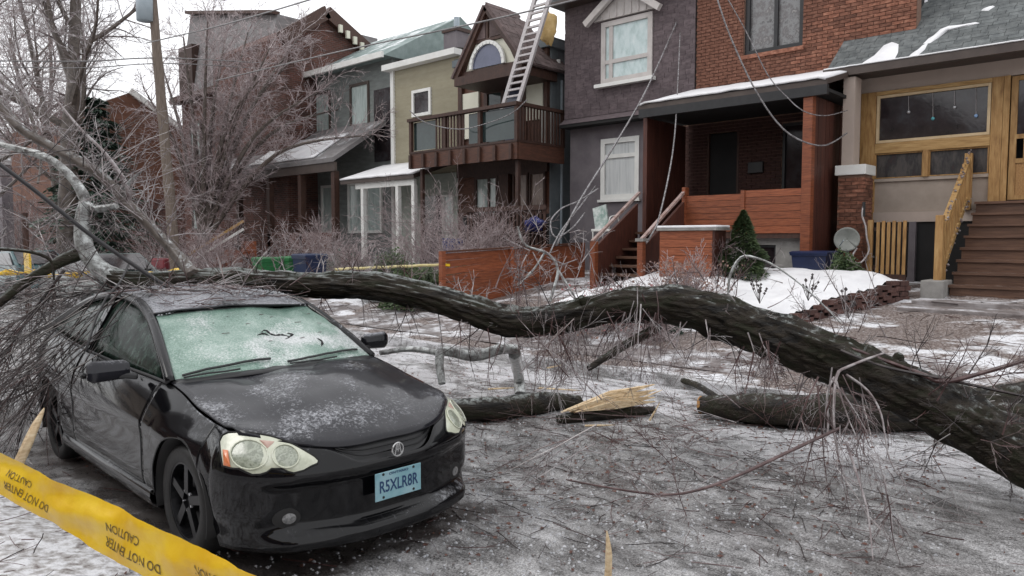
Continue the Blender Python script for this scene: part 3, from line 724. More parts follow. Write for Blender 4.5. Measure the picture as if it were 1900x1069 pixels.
c = mixc(n, ice, c, ramp(n, fn_, [(.4, (.42, .46, .45)), (.6, (.68, .7, .7))]))
ed = mathn(n, 'MULTIPLY', mathn(n, 'SUBTRACT', .035, vo.outputs['Distance']), 22, True)
c = mixc(n, mathn(n, 'MULTIPLY', ed, .5), c, (.62, .72, .67))
n.links.new(c, b.inputs['Base Color']); b.inputs['Roughness'].default_value = .3; b.inputs['Coat Weight'].default_value = .3
bn = n.nodes.new('ShaderNodeBump'); bn.inputs['Strength'].default_value = .6; bn.inputs['Distance'].default_value = .006; n.links.new(fn_, bn.inputs['Height']); n.links.new(bn.outputs[0], b.inputs['Normal'])
M['shatter'] = m
wsd = LB().grid(rows).build('windshield', M['shatter'], CAR, True, solid=.006)
def surf_ws(s, v, up=.012):
    p = base_pt(s).lerp(head_pt(s), v); p.z += .022*math.sin(math.pi*v); return ws_dent(p, s, v)+Vector((.35, 0, .85))*up
# cracks gaping black in the glass
ck = LB()
for pts in ([(-.02, .56), (.06, .6), (.1, .52), (.2, .5), (.24, .44), (.16, .4)], [(-.1, .5), (0, .54), (.05, .50)], [(.45, .2), (.52, .27), (.5, .34)], [(.24, .44), (.3, .47), (.27, .52)]):
    P_ = [surf_ws(s, v, .005) for s, v in pts]; q = spline(P_, .01); ck.tube(q, [.002+.009*math.sin(math.pi*i/max(1, len(q)-1))*rng.uniform(.4, 1.3) for i in range(len(q))], 5)
tag(ck.build('glass_tear', M['dark'], wsd), kind='stuff')
# black seal round the windshield, cowl and wipers
sl_ = LB(); e = [surf_ws(-.995, v/12, .004) for v in range(13)]; sl_.tube(e, .010, 6)
e = [surf_ws(.995, v/12, .004) for v in range(13)]; sl_.tube(e, .010, 6)
e = [head_pt(-1+2*i/20)+Vector((0, 0, .004)) for i in range(21)]; sl_.tube(e, .007, 6)
sl_.build('windshield_seal', M['trim_black'], CAR, True)
cw = LB(); cw.grid([[base_pt(-1+2*i/24)+Vector((.05, 0, -.016)), base_pt(-1+2*i/24)+Vector((-.02, 0, .004))] for i in range(25)]); cw.build('cowl', M['trim_black'], CAR, True, solid=.01)
for s0, s1, v1 in ((-.93, -.18, .10), (-.05, .86, .09)):
    b = LB(); q = [surf_ws(s0+(s1-s0)*i/12, .03+(v1-.03)*math.sin(math.pi*i/12*.55), .022) for i in range(13)]
    b.tube(q, .008, 5); q = [surf_ws(s0+(s1-s0)*i/12, .015+.02*i/12, .02)+Vector((.02, 0, 0)) for i in range(8)]; b.tube(q, .006, 5)
    b.build('wiper', M['trim_black'], CAR)
# pillars, roof rails, roof, glass
RAIL = [Vector(p) for p in [(-1.275, .712, .905), (-1.5, .668, 1.03), (-1.74, .62, 1.15), (-1.95, .583, 1.235), (-2.2, .557, 1.305), (-2.5, .548, 1.335), (-2.85, .55, 1.335), (-3.2, .565, 1.29), (-3.6, .60, 1.18), (-3.95, .645, 1.05), (-4.15, .67, .985)]]
def railx(x):
    for a, b_ in zip(RAIL, RAIL[1:]):
        if a.x >= x >= b_.x:
            t = (a.x-x)/(a.x-b_.x); return a.lerp(b_, t)
    return RAIL[-1].copy()
def beltx(x):
    u = uofx(x); return SH(u, ztf(u))
for s in (-1, 1):
    q, rr2 = spline(RAIL, .05, [.03, .034, .034, .034, .032, .03, .03, .032, .04, .05, .05])
    q = [Vector((p.x, s*p.y, p.z)) for p in q]
    LB().tube(q, rr2, 8).build('pillar', M['paint'], CAR, True)
    for nm, x0, x1 in (('side_window', -1.42, -2.68), ('rear_side_window', -2.78, -3.85)):
        rows = []
        for i in range(17):
            x = x0+(x1-x0)*i/16; a = beltx(x); c = railx(x); a.z -= .01
            rows.append([Vector((x, s*(a.y+(c.y-a.y)*t+.012*math.sin(math.pi*t)-.012), a.z+(c.z-a.z)*t)) for t in (0, .25, .5, .75, 1)])
        LB().grid(rows, s > 0).build(nm, M['glass_side'] if 'glass_side' in M else M.setdefault('glass_side', pmat('frosted_dark_green_glass', [(.004, .007, .005), (.007, .013, .009), (.025, .045, .035), (.07, .10, .085)], 12, (1.6, 1.6, .8), .2, .2, 20, spec=.2)), CAR, True, solid=.005)
    a = beltx(-2.72); c = railx(-2.72)
    LB().beam((a.x, s*a.y, a.z-.01), (c.x, s*c.y, c.z), .09, .03, (0, 1, 0)).build('pillar', M['paint'], CAR)
    b = LB(); q = [beltx(-1.3-.1*i) for i in range(26)]; b.tube([Vector((p.x, s*p.y, p.z+.002)) for p in q], .008, 5); b.build('belt_trim', M['trim_black'], CAR)
rows = []
for i in range(31):
    x = -1.93-1.55*i/30; r_ = railx(min(x, -1.951)); rw = []
    for j in range(25):
        s = -1+2*j/24; fx = x+(.10*(1-s*s) if i == 0 else .10*(1-s*s)*max(0, 1-i/6))
        z = r_.z+.012+.045*(1-s*s)
        if i < 4: z = min(z, head_pt(s).z+.016+.018*i)
        # pressed in under the trunk
        z -= .045*math.exp(-(((x+2.25)/.28)**2+((s-.45)/.5)**2))+.008*noise.noise((x*6, s*4, 3))
        rw.append(Vector((fx, s*r_.y, z)))
    rows.append(rw)
LB().grid(rows, True).build('roof', M['paint_roof'], CAR, True, solid=.01)
rows = [[Vector((-3.48-.62*i/10-.0*s, s*railx(-3.48-.6*i/10).y, railx(-3.48-.62*i/10).z+.012+.045*(1-s*s)*(1-i/14))) for s in [-1+2*j/10 for j in range(11)]] for i in range(11)]
LB().grid(rows, True).build('rear_window', M['glass_side'], CAR, True, solid=.006)
rows = [[Vector((-4.10-.27*i/5, s*(.68-.10*i/5), .985-.01*i/5+.02*(1-s*s))) for s in [-1+2*j/10 for j in range(11)]] for i in range(6)]
LB().grid(rows, True).build('tailgate', M['paint'], CAR, True, solid=.01)
# mirrors
for s, ice_ in ((-1, 1), (1, 0)):
    b = LB(); c = Vector((-1.60, s*.955, .965))
    rows = []
    for i in range(9):
        t = i/8; w = .118*math.sin(math.pi*(.08+.84*t))**.25 if True else 0
        rows.append([c+Vector((.055*math.cos(a_)*(.85 if math.cos(a_) > 0 else .35)*(1 if 0 < i < 8 else .5), s*(t-.5)*.235, .068*math.sin(a_)*(1 if 0 < i < 8 else .65)*(.85+.15*t))) for a_ in [2*math.pi*k/14 for k in range(15)]])
    b.grid(rows, s > 0); n0 = len(b.v)
    b.v += [tuple(sum((Vector(p) for p in rows[0][:-1]), Vector())/14), tuple(sum((Vector(p) for p in rows[8][:-1]), Vector())/14)]
    b.f += [(n0, k, k+1) for k in range(14)]+[(n0+1, 8*15+k+1, 8*15+k) for k in range(14)]
    mo = b.build('wing_mirror', M['paint_ice'] if ice_ else M['paint_roof'], CAR, True)
    LB().beam((-1.56, s*.80, .915), (-1.59, s*.90, .935), .05, .035).build('mirror_arm', M['trim_black'], mo, bevel=.01)
# wheels
M['tyre'] = pmat('wet_tyre', [(.005, .005, .005), (.013, .0125, .0125)], 20, rough=.6, bump=.5, obj=True)
M['rim'] = pmat('dark_alloy', [(.004, .004, .005), (.014, .014, .016)], 14, rough=.35, metal=.5, bump=.2, obj=True)
M['nut'] = pmat('bright_nuts', [(.45, .46, .48), (.7, .7, .72)], 14, rough=.3, metal=.6, bump=0)
for wx in WHX:
    for s in (-1, 1):
        b = LB(); cy = s*.715
        b.lathe([(.215, -.09), (.235, -.098), (.285, -.10), (.306, -.08), (.31, -.03), (.31, .03), (.306, .08), (.285, .10), (.235, .098), (.215, .09)], (wx, cy, WR), 'y', 40)
        w = b.build('wheel', M['tyre'], CAR, True)
        b = LB(); b.lathe([(.222, -s*.02), (.222, s*.088), (.205, s*.088), (.195, s*.03), (.07, s*.035), (.065, s*.06), (0, s*.062)], (wx, cy, WR), 'y', 32)
        for k in range(5):
            t = 2*math.pi*(k+.2)/5; d = Vector((math.cos(t), 0, math.sin(t)))
            o_ = Vector((wx, cy+s*.066, WR)); b.beam(o_+d*.04, o_+d*.205, .05, .028, (0, 1, 0))
        b.build('rim', M['rim'], w)
        b = LB()
        for k in range(5):
            t = 2*math.pi*(k+.7)/5; b.lathe([(0, s*.012), (.009, s*.010), (.010, 0)], (wx+.055*math.cos(t), cy+s*.066, WR+.055*math.sin(t)), 'y', 6)
        tag(b.build('wheel_nuts', M['nut'], w), kind='stuff')
    # arch liner
for wx in WHX:
    for s in (-1, 1):
        b = LB(); rows = [[Vector((wx+AR*math.cos(math.pi*i/20), s*y, WR+AR*math.sin(math.pi*i/20))) for y in (.52, .83)] for i in range(-2, 23)]
        b.grid(rows, s > 0); b.build('wheel_arch', M['dark'], CAR, True, solid=.01)
# chin shadow tray
LB().box(-.55, -.30, -.60, .60, .17, .2).build('undertray', M['trim_black'], CAR)

# ---------------------------------------------------------------- house helpers
def window(parent, x, y0, y1, z0, z1, frame, glass, fw=.07, depth=.08, mull=(), rails=(), sill=None, recess=.05):
    """a framed window in a street-facing (x = const) wall; x is the outer face of the frame"""
    b = MB(); b.box(x, x+depth, y0, y0+fw, z0, z1); b.box(x, x+depth, y1-fw, y1, z0, z1)
    b.box(x, x+depth, y0+fw, y1-fw, z0, z0+fw); b.box(x, x+depth, y0+fw, y1-fw, z1-fw, z1)
    for m_ in mull: b.box(x+.01, x+depth, m_-fw/2.4, m_+fw/2.4, z0+fw, z1-fw)
    for r_ in rails: b.box(x+.012, x+depth, y0+fw, y1-fw, r_-fw/2.6, r_+fw/2.6)
    w = b.build('window', frame, parent)
    MB().box(x+recess, x+recess+.02, y0+fw*.9, y1-fw*.9, z0+fw*.9, z1-fw*.9).build('pane', glass, w)
    if sill: MB().box(x-.06, x+.05, y0-.06, y1+.06, z0-.07, z0-.002).build('sill', sill, w)
    return w
def bricks(parent, name, m, x, y0, y1, z0, z1, holes=(), bl=.225, bh=.075, pro=.012, limit=300, seed=1, axisv='x'):
    g = random.Random(seed); out = []; k = 0; z = z0
    while z+bh <= z1+.02:
        segs = [(y0, y1)]
        for h in holes:
            if h[2] < z+bh/2 < h[3]:
                segs = [q for a, c in segs for q in ((a, min(c, h[0])), (max(a, h[1]), c)) if q[1]-q[0] > .02]
        y = y0-(bl/2 if k % 2 else 0)
        while y < y1:
            for s0, s1 in segs:
                a, c = max(y, s0), min(y+bl, s1)
                if c-a > .035:
                    my = (a+c)/2; mz = z+bh/2; p = pro*g.uniform(.6, 1.3)
                    if axisv == 'x': out.append(((x-p/2+.01, my, mz), (p+.02, c-a-.012, bh-.012), None))
                    else: out.append(((my, x-p/2+.01, mz), (c-a-.012, p+.02, bh-.012), None))
            y += bl
        z += bh; k += 1
    pieces(parent, name, m, out, limit)
def shingles(parent, name, m, A, du, dv, nu, nv, th=.012, limit=300, jit=.2, seed=2, skip=None):
    """courses of shingles on a sloping plane from corner A along du (courses) and dv (up the slope)"""
    g = random.Random(seed); U = Vector(du).normalized(); V = Vector(dv).normalized(); N = U.cross(V).normalized()
    if N.z < 0: N = -N
    Lu = Vector(du).length; Lv = Vector(dv).length; rot = Matrix((U, V, U.cross(V))).transposed(); out = []
    tilt = Matrix.Rotation(0, 3, 'X')
    for j in range(nv):
        u = -g.random()*Lu/nu
        while u < Lu:
            w = Lu/nu*g.uniform(1-jit, 1+jit); a, c = max(0, u), min(Lu, u+w)
            if c-a > .03:
                q = Vector(A)+U*((a+c)/2)+V*((j+.5)*Lv/nv)+N*(th*g.uniform(.6, 1.4))
                if not (skip and skip(q)): out.append((q, (c-a-.008, Lv/nv*1.0-.006, th*2), rot))
            u += w
    pieces(parent, name, m, out, limit)
def boards(parent, name, m, x0, x1, y0, y1, z0, z1, n, horiz=True, gap=.008, jit=.004, seed=3):
    g = random.Random(seed); out = []
    for i in range(n):
        j = g.uniform(0, jit)
        if horiz:
            a = z0+(z1-z0)*i/n; c = z0+(z1-z0)*(i+1)/n-gap; out.append((((x0+x1)/2-j, (y0+y1)/2, (a+c)/2), (x1-x0, y1-y0, c-a), None))
        else:
            a = y0+(y1-y0)*i/n; c = y0+(y1-y0)*(i+1)/n-gap; out.append((((x0+x1)/2-j, (a+c)/2, (z0+z1)/2), (x1-x0, c-a, z1-z0), None))
    pieces(parent, name, m, out)
def boards_y(parent, name, m, y0, y1, x0, x1, z0, z1, n, gap=.008, seed=3, horiz=False, jit=.004):
    g = random.Random(seed); out = []
    for i in range(n):
        j = g.uniform(0, jit)
        if horiz:
            a = z0+(z1-z0)*i/n; c = z0+(z1-z0)*(i+1)/n-gap; out.append((((x0+x1)/2, (y0+y1)/2-j, (a+c)/2), (x1-x0, y1-y0, c-a), None))
        else:
            a = x0+(x1-x0)*i/n; c = x0+(x1-x0)*(i+1)/n-gap; out.append((((a+c)/2, (y0+y1)/2-j, (z0+z1)/2), (c-a, y1-y0, z1-z0), None))
    pieces(parent, name, m, out)

# ---------------------------------------------------------------- right house: tan front with new yellow window frames
H = empty('house', (16, 3, 0), 'tan fronted house with new yellow pine window frames and grey shingled roof, rightmost', 'house', 'houses along the far side of the street')
b = MB()
b.box(16.0, 16.25, -4, 5.43, 4.68, 5.06)                      # header beam
b.box(15.985, 16.25, 5.10, 5.43, 3.2, 4.676)                  # corner pilaster
b.build('header_beam', M['tanpost'], H)
wallx(MB(), 16.02, 16.2, 2.84, 4.97, 2.30, 2.92).build('knee_wall', M['tan'], H)
MB().box(15.97, 16.2, 2.84, 4.98, 2.9, 2.96).build('sill', M['tan'], H)
MB().box(15.96, 16.2, 2.84, 5.43, 2.10, 2.296).build('floor_beam', M['tanpost'], H)
MB().box(16.1, 16.3, 3.95, 5.4, .7, 2.1).box(15.9, 16.3, 4.0, 4.12, .7, 2.1).box(15.9, 16.0, 4.12, 4.96, .8, 1.02).build('basement_wall', M['stucco_grey'], H)
MB().box(16.6, 16.7, 2.8, 4.2, .7, 2.1).build('basement_recess', M['dark'], H)
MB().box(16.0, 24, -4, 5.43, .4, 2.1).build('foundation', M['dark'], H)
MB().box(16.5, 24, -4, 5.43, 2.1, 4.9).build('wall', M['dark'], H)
bricks(H, 'brick', M['brick'], 15.1, 4.72, 5.2, .85, 3.0, seed=5)
bricks(H, 'brick', M['brick'], 4.72, 15.1, 15.6, .85, 3.0, seed=6, axisv='y')
MB().box(15.108, 15.6, 4.728, 5.2, .6, 3.0).build('brick_pier', M['mortar'], H)
MB().box(15.04, 15.66, 4.68, 5.25, 3.0, 3.19).build('pier_cap', M['white'], H, bevel=.01)
MB().box(15.25, 15.6, 4.98, 5.2, 3.19, 4.9).build('pillar', M['tanpost'], H)
for y0, y1, z0, z1, nm in ((4.8, 5.09, 2.1, 4.68, 'window_post'), (2.66, 2.84, 2.4, 4.68, 'window_post'), (2.9, 2.84, 0, 0, '')):
    if nm: MB().box(15.95, 16.1, y0, y1, z0, z1).build(nm, M['yellow_wood'], H, bevel=.006)
MB().box(15.94, 16.1, 2.84, 4.8, 4.6, 4.676).build('window_rail', M['yellow_wood_h'], H, bevel=.006)
MB().box(15.94, 16.1, 2.84, 4.8, 3.46, 3.66).build('window_rail', M['yellow_wood_h'], H, bevel=.006)
MB().box(15.93, 16.1, 3.83, 3.93, 2.96, 3.46).build('window_mullion', M['yellow_wood'], H, bevel=.006)
M['pine_pale'] = pmat('pale_pine_trim', [(.5, .36, .2), (.62, .48, .3)], 5, rough=.6)
w = window(H, 15.96, 2.85, 4.79, 3.665, 4.595, M['pine_pale'], M['glass_dark'], .05, .08)
M['inside'] = pmat('dim_porch_interior', [(.05, .018, .016), (.02, .018, .02), (.07, .06, .055), (.03, .03, .035)], 2.2, (1, 2.4, .8), rough=.4, bump=0)
w2 = window(H, 15.97, 3.93, 4.8, 2.965, 3.455, M['yellow_wood'], M['inside'], .02, .06); window(H, 15.97, 2.85, 3.83, 2.965, 3.455, M['yellow_wood'], M['inside'], .02, .06)
# storm door
MB().box(15.95, 16.1, 2.56, 2.655, 2.45, 4.68).build('door_post', M['yellow_wood'], H)
dr = MB(); dr.box(15.98, 16.03, 1.6, 1.68, 2.47, 4.66).box(15.98, 16.03, 2.44, 2.54, 2.47, 4.66).box(15.98, 16.03, 1.68, 2.44, 4.58, 4.66).box(15.98, 16.03, 1.68, 2.44, 3.55, 3.63).box(15.98, 16.03, 1.68, 2.44, 3.12, 3.2).box(15.98, 16.03, 1.68, 2.44, 2.47, 2.55)
for y in (1.85, 2.0, 2.15, 2.3): dr.box(15.985, 16.02, y, y+.03, 3.2, 3.55)
do = dr.build('door', M['yellow_wood'], H)
MB().box(16.0, 16.02, 1.68, 2.44, 2.55, 3.12).build('lattice_panel', pmat('orange_lattice', [(.22, .1, .03), (.42, .24, .09)], 40, rough=.6), do)
MB().box(16.01, 16.02, 1.68, 2.44, 3.63, 4.58).build('pane', M['glass_dark'], do)
# ornaments hanging in the window
for i, (px, py, pyt, mt) in enumerate([(1686, 208, 178, 'nut'), (1731, 220, 172, 'teal'), (1771, 199, 168, 'nut'), (1811, 215, 163, 'bluebead')]):
    if mt not in M: M[mt] = pmat(mt+'_bauble', [(.1, .4, .45), (.2, .55, .6)] if mt == 'teal' else [(.2, .35, .6), (.35, .5, .75)], 9, rough=.2, bump=0)
    p = on(0, 15.985, px, py); q = on(0, 15.985, px, pyt)
    o = empty('hanging_ornament', p, ['small silver bauble on a thread, first from the left in the porch window', 'teal glass bauble hanging lowest in the porch window', 'small silver bauble second from the right in the porch window', 'pale blue bauble hanging at the right end of the porch window'][i], 'ornament', 'baubles hanging in the porch window')
    MB().lathe([(0, -.035), (.022, -.025), (.034, 0), (.022, .025), (0, .035)], p, 'z', 10).build('bauble', M[mt], o, True)
    MB().tube([p, q], .004, 4).build('thread', M['alum'], o)
# roof
def rfz(x): return 5.08+(x-15.3)*.80
rA = Vector((15.25, 5.56, rfz(15.25)))
MB().prism([(15.25, 5.56, rfz(15.25)), (21.5, 5.56, rfz(21.5)), (21.5, 5.56, rfz(21.5)-.15), (15.3, 5.56, rfz(15.3)-.15)], (0, -10, 0)).build('roof', M['roof'], H)
shingles(H, 'shingle', M['roof'], (15.25, 5.56, rfz(15.25)+.004), (0, -4.5, 0), (6.2, 0, 6.2*.8), 18, 62, th=.006, seed=8)
MB().box(15.18, 15.28, -4.4, 5.58, 4.93, 5.09).build('gutter', M['gutter'], H)
MB().box(15.28, 16.1, -4.4, 5.50, 4.97, 5.05).build('soffit', M['gutter'], H)
ice = MB(); ice.tube([Vector((15.17, 5.56-.1*i, 5.098+.006*noise.noise((i*.7, 0, 0)))) for i in range(60)], .014, 5); ice.build('eave_ice', M['snow'], H, True)
# snow patches on this roof, following its slope
sp = MB()
def roofsnow(pts, h=.03):
    P_ = []
    for x, y in pts:
        r = ray(x, y); nrm = Vector((-.8, 0, 1)).normalized(); o_ = Vector((15.25, 0, rfz(15.25)+.02)); t = (o_-C0).dot(nrm)/r.dot(nrm); P_.append(C0+r*t)
    c = sum(P_, Vector())/len(P_); n0 = len(sp.v); k = len(P_)
    sp.v += [tuple(p) for p in P_]+[tuple(p.lerp(c, .35)+Vector((-.4, 0, 1)).normalized()*h) for p in P_]+[tuple(c+Vector((-.4, 0, 1)).normalized()*h*1.1)]
    for i in range(k):
        j = (i+1) % k; sp.f += [(n0+i, n0+j, n0+k+j, n0+k+i), (n0+k+i, n0+k+j, n0+2*k)]
roofsnow([(1590, 127), (1600, 117), (1622, 103), (1640, 84), (1655, 78), (1668, 82), (1666, 98), (1658, 114), (1630, 120)])
roofsnow([(1685, 106), (1700, 97), (1708, 90), (1714, 84), (1722, 80), (1716, 92), (1702, 104)])
roofsnow([(1712, 82), (1722, 72), (1732, 66), (1745, 54), (1760, 48), (1790, 45), (1810, 41), (1818, 43), (1790, 50), (1758, 58), (1742, 70), (1726, 80)])
roofsnow([(1820, 20), (1836, 14), (1846, 12), (1834, 20)]); roofsnow([(1706, 2), (1716, -2), (1722, 2), (1714, 6)])
tag(sp.build('snow_patch', M['snow'], H, True), kind='stuff')
# stairs up to the door
ST = empty('stairs', (15, 2, .8), 'brown board stairs climbing to the yellow framed door', 'stairs')
n_ = 8; X0, X1, Z0, Z1 = 14.0, 16.0, .80, 2.44
tr = []; ri = []
for i in range(n_):
    x = X0+(X1-X0)*i/n_; z = Z0+(Z1-Z0)*(i+1)/n_
    tr.append(((x+.12, 1.1, z-.02), (.31, 3.8, .045), None)); ri.append(((x+.02, 1.1, z-.125), (.025, 3.76, .165), None))
pieces(ST, 'tread', M['step_wood'], tr); pieces(ST, 'riser', M['step_wood'], ri)
MB().prism([(X0+.04, -.8, .5), (X1, -.8, .5), (X1, -.8, Z1-.1), (X0+.06, -.8, Z0+.04)], (0, 3.75, 0)).build('stair_base', M['dark'], ST)
RL = empty('stair_railing', (15, 3.15, .8), 'yellow pine stair railing with frosted balusters left of the brown stairs', 'railing')
rp = [(13.98, .78, 2.16), (14.16, .85, 2.05), (15.9, 2.3, 3.34)]
for x, za, zb in rp: MB().box(x-.06, x+.06, 3.09, 3.21, za, zb).build('post', M['yellow_wood'], RL, bevel=.008)
MB().box(13.7, 14.3, 3.0, 3.35, .7, 1.08).build('footing', M['concrete'], RL, bevel=.02)
MB().beam((14.15, 3.15, 1.98), (15.9, 3.15, 3.26), .09, .045).build('handrail', M['yellow_wood_h'], RL)
MB().beam((14.15, 3.15, 1.15), (15.9, 3.15, 2.52), .04, .09).build('bottom_rail', M['yellow_wood_h'], RL)
bl_ = []
for i in range(13):
    t = (i+.6)/13.6; x = 14.2+1.66*t; za = 1.16+1.32*t; bl_.append(((x, 3.17, za+.42), (.045, .04, .84), None))
pieces(RL, 'baluster', M['yellow_wood'], bl_)
gl = MB()
for i in range(70):
    t = rng.random(); z_ = 1.15+1.37*t+rng.choice((0, .86))*1; p = Vector((14.15+1.75*t, 3.12+rng.uniform(-.03, .03), z_+rng.uniform(-.02, .05)))
    r0 = rng.uniform(.012, .03); n0 = len(gl.v)
    gl.v += [tuple(p+Vector(q)*r0) for q in ((1, 0, 0), (-1, 0, 0), (0, 1, 0), (0, -1, 0), (0, 0, 1), (0, 0, -1))]
    gl.f += [(n0+a, n0+c, n0+d) for a, c, d in ((0, 2, 4), (2, 1, 4), (1, 3, 4), (3, 0, 4), (2, 0, 5), (1, 2, 5), (3, 1, 5), (0, 3, 5))]
tag(gl.build('icy_leaves', M['twig_ice'], RL), kind='stuff')
FG = empty('picket_gate', (14.8, 4.2, 1), 'short yellow picket gate beside the brick pier', 'gate')
MB().box(14.77, 14.83, 4.44, 4.53, .9, 2.12).build('post', M['yellow_wood'], FG)
pieces(FG, 'picket', M['yellow_wood'], [((14.8, 3.90+.09*i, 1.6), (.03, .055, .96 if i % 2 else 1.0), None) for i in range(6)])
MB().box(14.81, 14.85, 3.86, 4.44, 1.92, 1.98).box(14.81, 14.85, 3.86, 4.44, 1.2, 1.28).build('gate_rail', M['brown_wood'], FG)
MB().box(14.78, 14.84, 3.86, 4.5, .95, 1.12).build('kick_board', M['brown_wood'], FG)

# ---------------------------------------------------------------- middle house: orange brick with cedar porch
H = empty('house', (16.5, 7.2, 0), 'orange brick house with a deep cedar porch under a snow edged roof', 'house', 'houses along the far side of the street')
hole = (6.42, 7.76, 5.92, 8.4)
UX = 16.25
wallx(MB(), UX+.012, UX+.3, 4.2, 8.95, 4.9, 9.2, [hole]).build('wall', M['mortar'], H)
bricks(H, 'brick', M['brick'], UX, 4.2, 8.95, 5.1, 8.6, [hole], seed=11)
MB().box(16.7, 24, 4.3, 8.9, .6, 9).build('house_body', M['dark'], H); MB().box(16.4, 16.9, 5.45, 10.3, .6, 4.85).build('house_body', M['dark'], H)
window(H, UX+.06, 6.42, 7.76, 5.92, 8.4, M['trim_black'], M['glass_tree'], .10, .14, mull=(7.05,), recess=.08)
MB().box(UX-.05, UX+.1, 6.38, 7.8, 5.83, 5.915).build('sill', M['brick'], H)
MB().prism([(14.1, 5.1, 4.70), (16.25, 5.1, 5.27), (16.25, 5.1, 5.17), (14.1, 5.1, 4.60)], (0, 4.06, 0)).build('porch_roof', M['gutter'], H)
sn = MB(); rows = []
for i in range(9):
    x = 14.06+2.15*i/8
    rows.append([Vector((x, 5.12+4.0*j/30, 4.715+(x-14.06)*.264+.035*(1 if 0 < j < 30 else 0)+.02*noise.noise((x*1.5, j*.4, 3)))) for j in range(31)])
sn.grid(rows, True); sn.build('roof_snow', M['snow'], H, True, solid=.04)
MB().box(14.1, 14.2, 5.1, 9.15, 4.42, 4.60).build('porch_beam', M['trim_black'], H)
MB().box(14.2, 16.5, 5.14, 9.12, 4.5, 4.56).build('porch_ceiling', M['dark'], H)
dh = (7.80, 8.60, 1.9, 4.25); wh = (6.2, 6.8, 2.75, 4.3)
wallx(MB(), 16.22, 16.4, 5.45, 10.3, .7, 4.5, [dh, wh]).build('porch_back_wall', M['mortar'], H)
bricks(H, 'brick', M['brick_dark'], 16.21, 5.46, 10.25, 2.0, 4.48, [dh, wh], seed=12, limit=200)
d_ = MB().box(16.27, 16.33, 7.85, 8.55, 1.9, 4.2).build('front_door', M['dark'], H)
MB().box(16.2, 16.3, 7.80, 7.85, 1.9, 4.25).box(16.2, 16.3, 8.55, 8.6, 1.9, 4.25).build('door_frame', M['brown_wood'], H)
window(H, 16.23, 6.2, 6.8, 2.75, 4.3, M['trim_black'], M['glass_dark'], .06)
MB().box(16.13, 16.2, 7.2, 7.55, 3.25, 3.5).build('letter_box', M['trim_black'], H, bevel=.01)
MB().box(14.2, 16.4, 5.43, 9.15, 1.78, 1.92).build('porch_floor', M['brown_wood'], H)
wallx(MB(), 14.35, 14.5, 5.43, 8.05, .6, 1.78, [(6.1, 6.9, 1.0, 1.65)]).build('foundation', M['concrete'], H)
window(H, 14.4, 6.1, 6.9, 1.0, 1.65, M['trim_black'], M['glass_dark'], .05)
MB().box(14.15, 14.32, 5.37, 5.55, .75, 4.45).build('porch_post', M['orange_wood'], H, bevel=.01)
MB().box(14.15, 14.3, 6.68, 6.76, 1.92, 2.74).build('rail_post', M['orange_wood'], H)
MB().box(14.15, 14.3, 8.0, 8.08, 1.8, 2.86).build('rail_post', M['orange_wood'], H)
MB().box(14.3, 14.4, 9.05, 9.15, 1.9, 4.5).build('porch_post', M['red_wood_dark'], H)
boards(H, 'porch_board', M['orange_wood'], 14.18, 14.22, 5.55, 6.68, 1.88, 2.74, 6, seed=1)
boards(H, 'porch_board', M['orange_wood'], 14.18, 14.22, 6.76, 8.0, 1.92, 2.68, 6, seed=2)
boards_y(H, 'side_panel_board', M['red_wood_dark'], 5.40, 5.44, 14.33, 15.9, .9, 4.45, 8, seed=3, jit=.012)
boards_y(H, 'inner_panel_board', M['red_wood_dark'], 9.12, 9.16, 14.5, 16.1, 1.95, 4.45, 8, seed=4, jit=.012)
ST = empty('stairs', (13.4, 8.6, .8), 'dark porch stairs with solid cedar sides between sloping rails', 'stairs')
tr = []; 
for i in range(6):
    x = 12.8+.25*i; z = .85+.175*(i+1); tr.append(((x+.13, 8.63, z), (.3, 1.05, .05), None)); 
pieces(ST, 'tread', M['step_wood'], tr)
for y in (8.05, 9.2):
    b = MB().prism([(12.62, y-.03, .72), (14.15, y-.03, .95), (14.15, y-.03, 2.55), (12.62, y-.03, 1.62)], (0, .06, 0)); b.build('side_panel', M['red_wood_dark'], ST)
    MB().beam((12.5, y, 1.72), (14.25, y, 2.80), .07, .05).build('handrail', pmat('iced_pink_rail', [(.22, .12, .09), (.5, .4, .38)], 9, rough=.4), ST)
    MB().box(12.5, 12.62, y-.06, y+.06, .7, 1.72).build('post', M['orange_wood'], ST)
MB().box(12.47, 12.65, 7.96, 8.14, 1.72, 1.78).build('post_cap', M['concrete'], ST)
PL = empty('planter', (12.6, 7, .9), 'boxy cedar planter with a snow covered slab on top', 'planter')
boards(PL, 'board', M['orange_wood'], 12.5, 12.54, 6.5, 7.6, .85, 1.92, 7, seed=6)
boards_y(PL, 'board', M['red_wood_dark'], 6.46, 6.5, 12.5, 12.95, .85, 1.92, 1, seed=6)
MB().box(12.54, 12.95, 6.5, 7.6, .7, 1.9).build('box', M['red_wood_dark'], PL); MB().box(12.45, 13.0, 6.4, 7.65, 1.925, 1.97).build('slab', M['concrete'], PL)
MB().box(12.45, 13.0, 6.4, 7.65, 1.972, 2.02).build('snow_cap', M['snow'], PL, bevel=.02)
FN = empty('board_fence', (12, 11.1, .5), 'low orange board fence crossing the yard behind the trunk', 'fence')
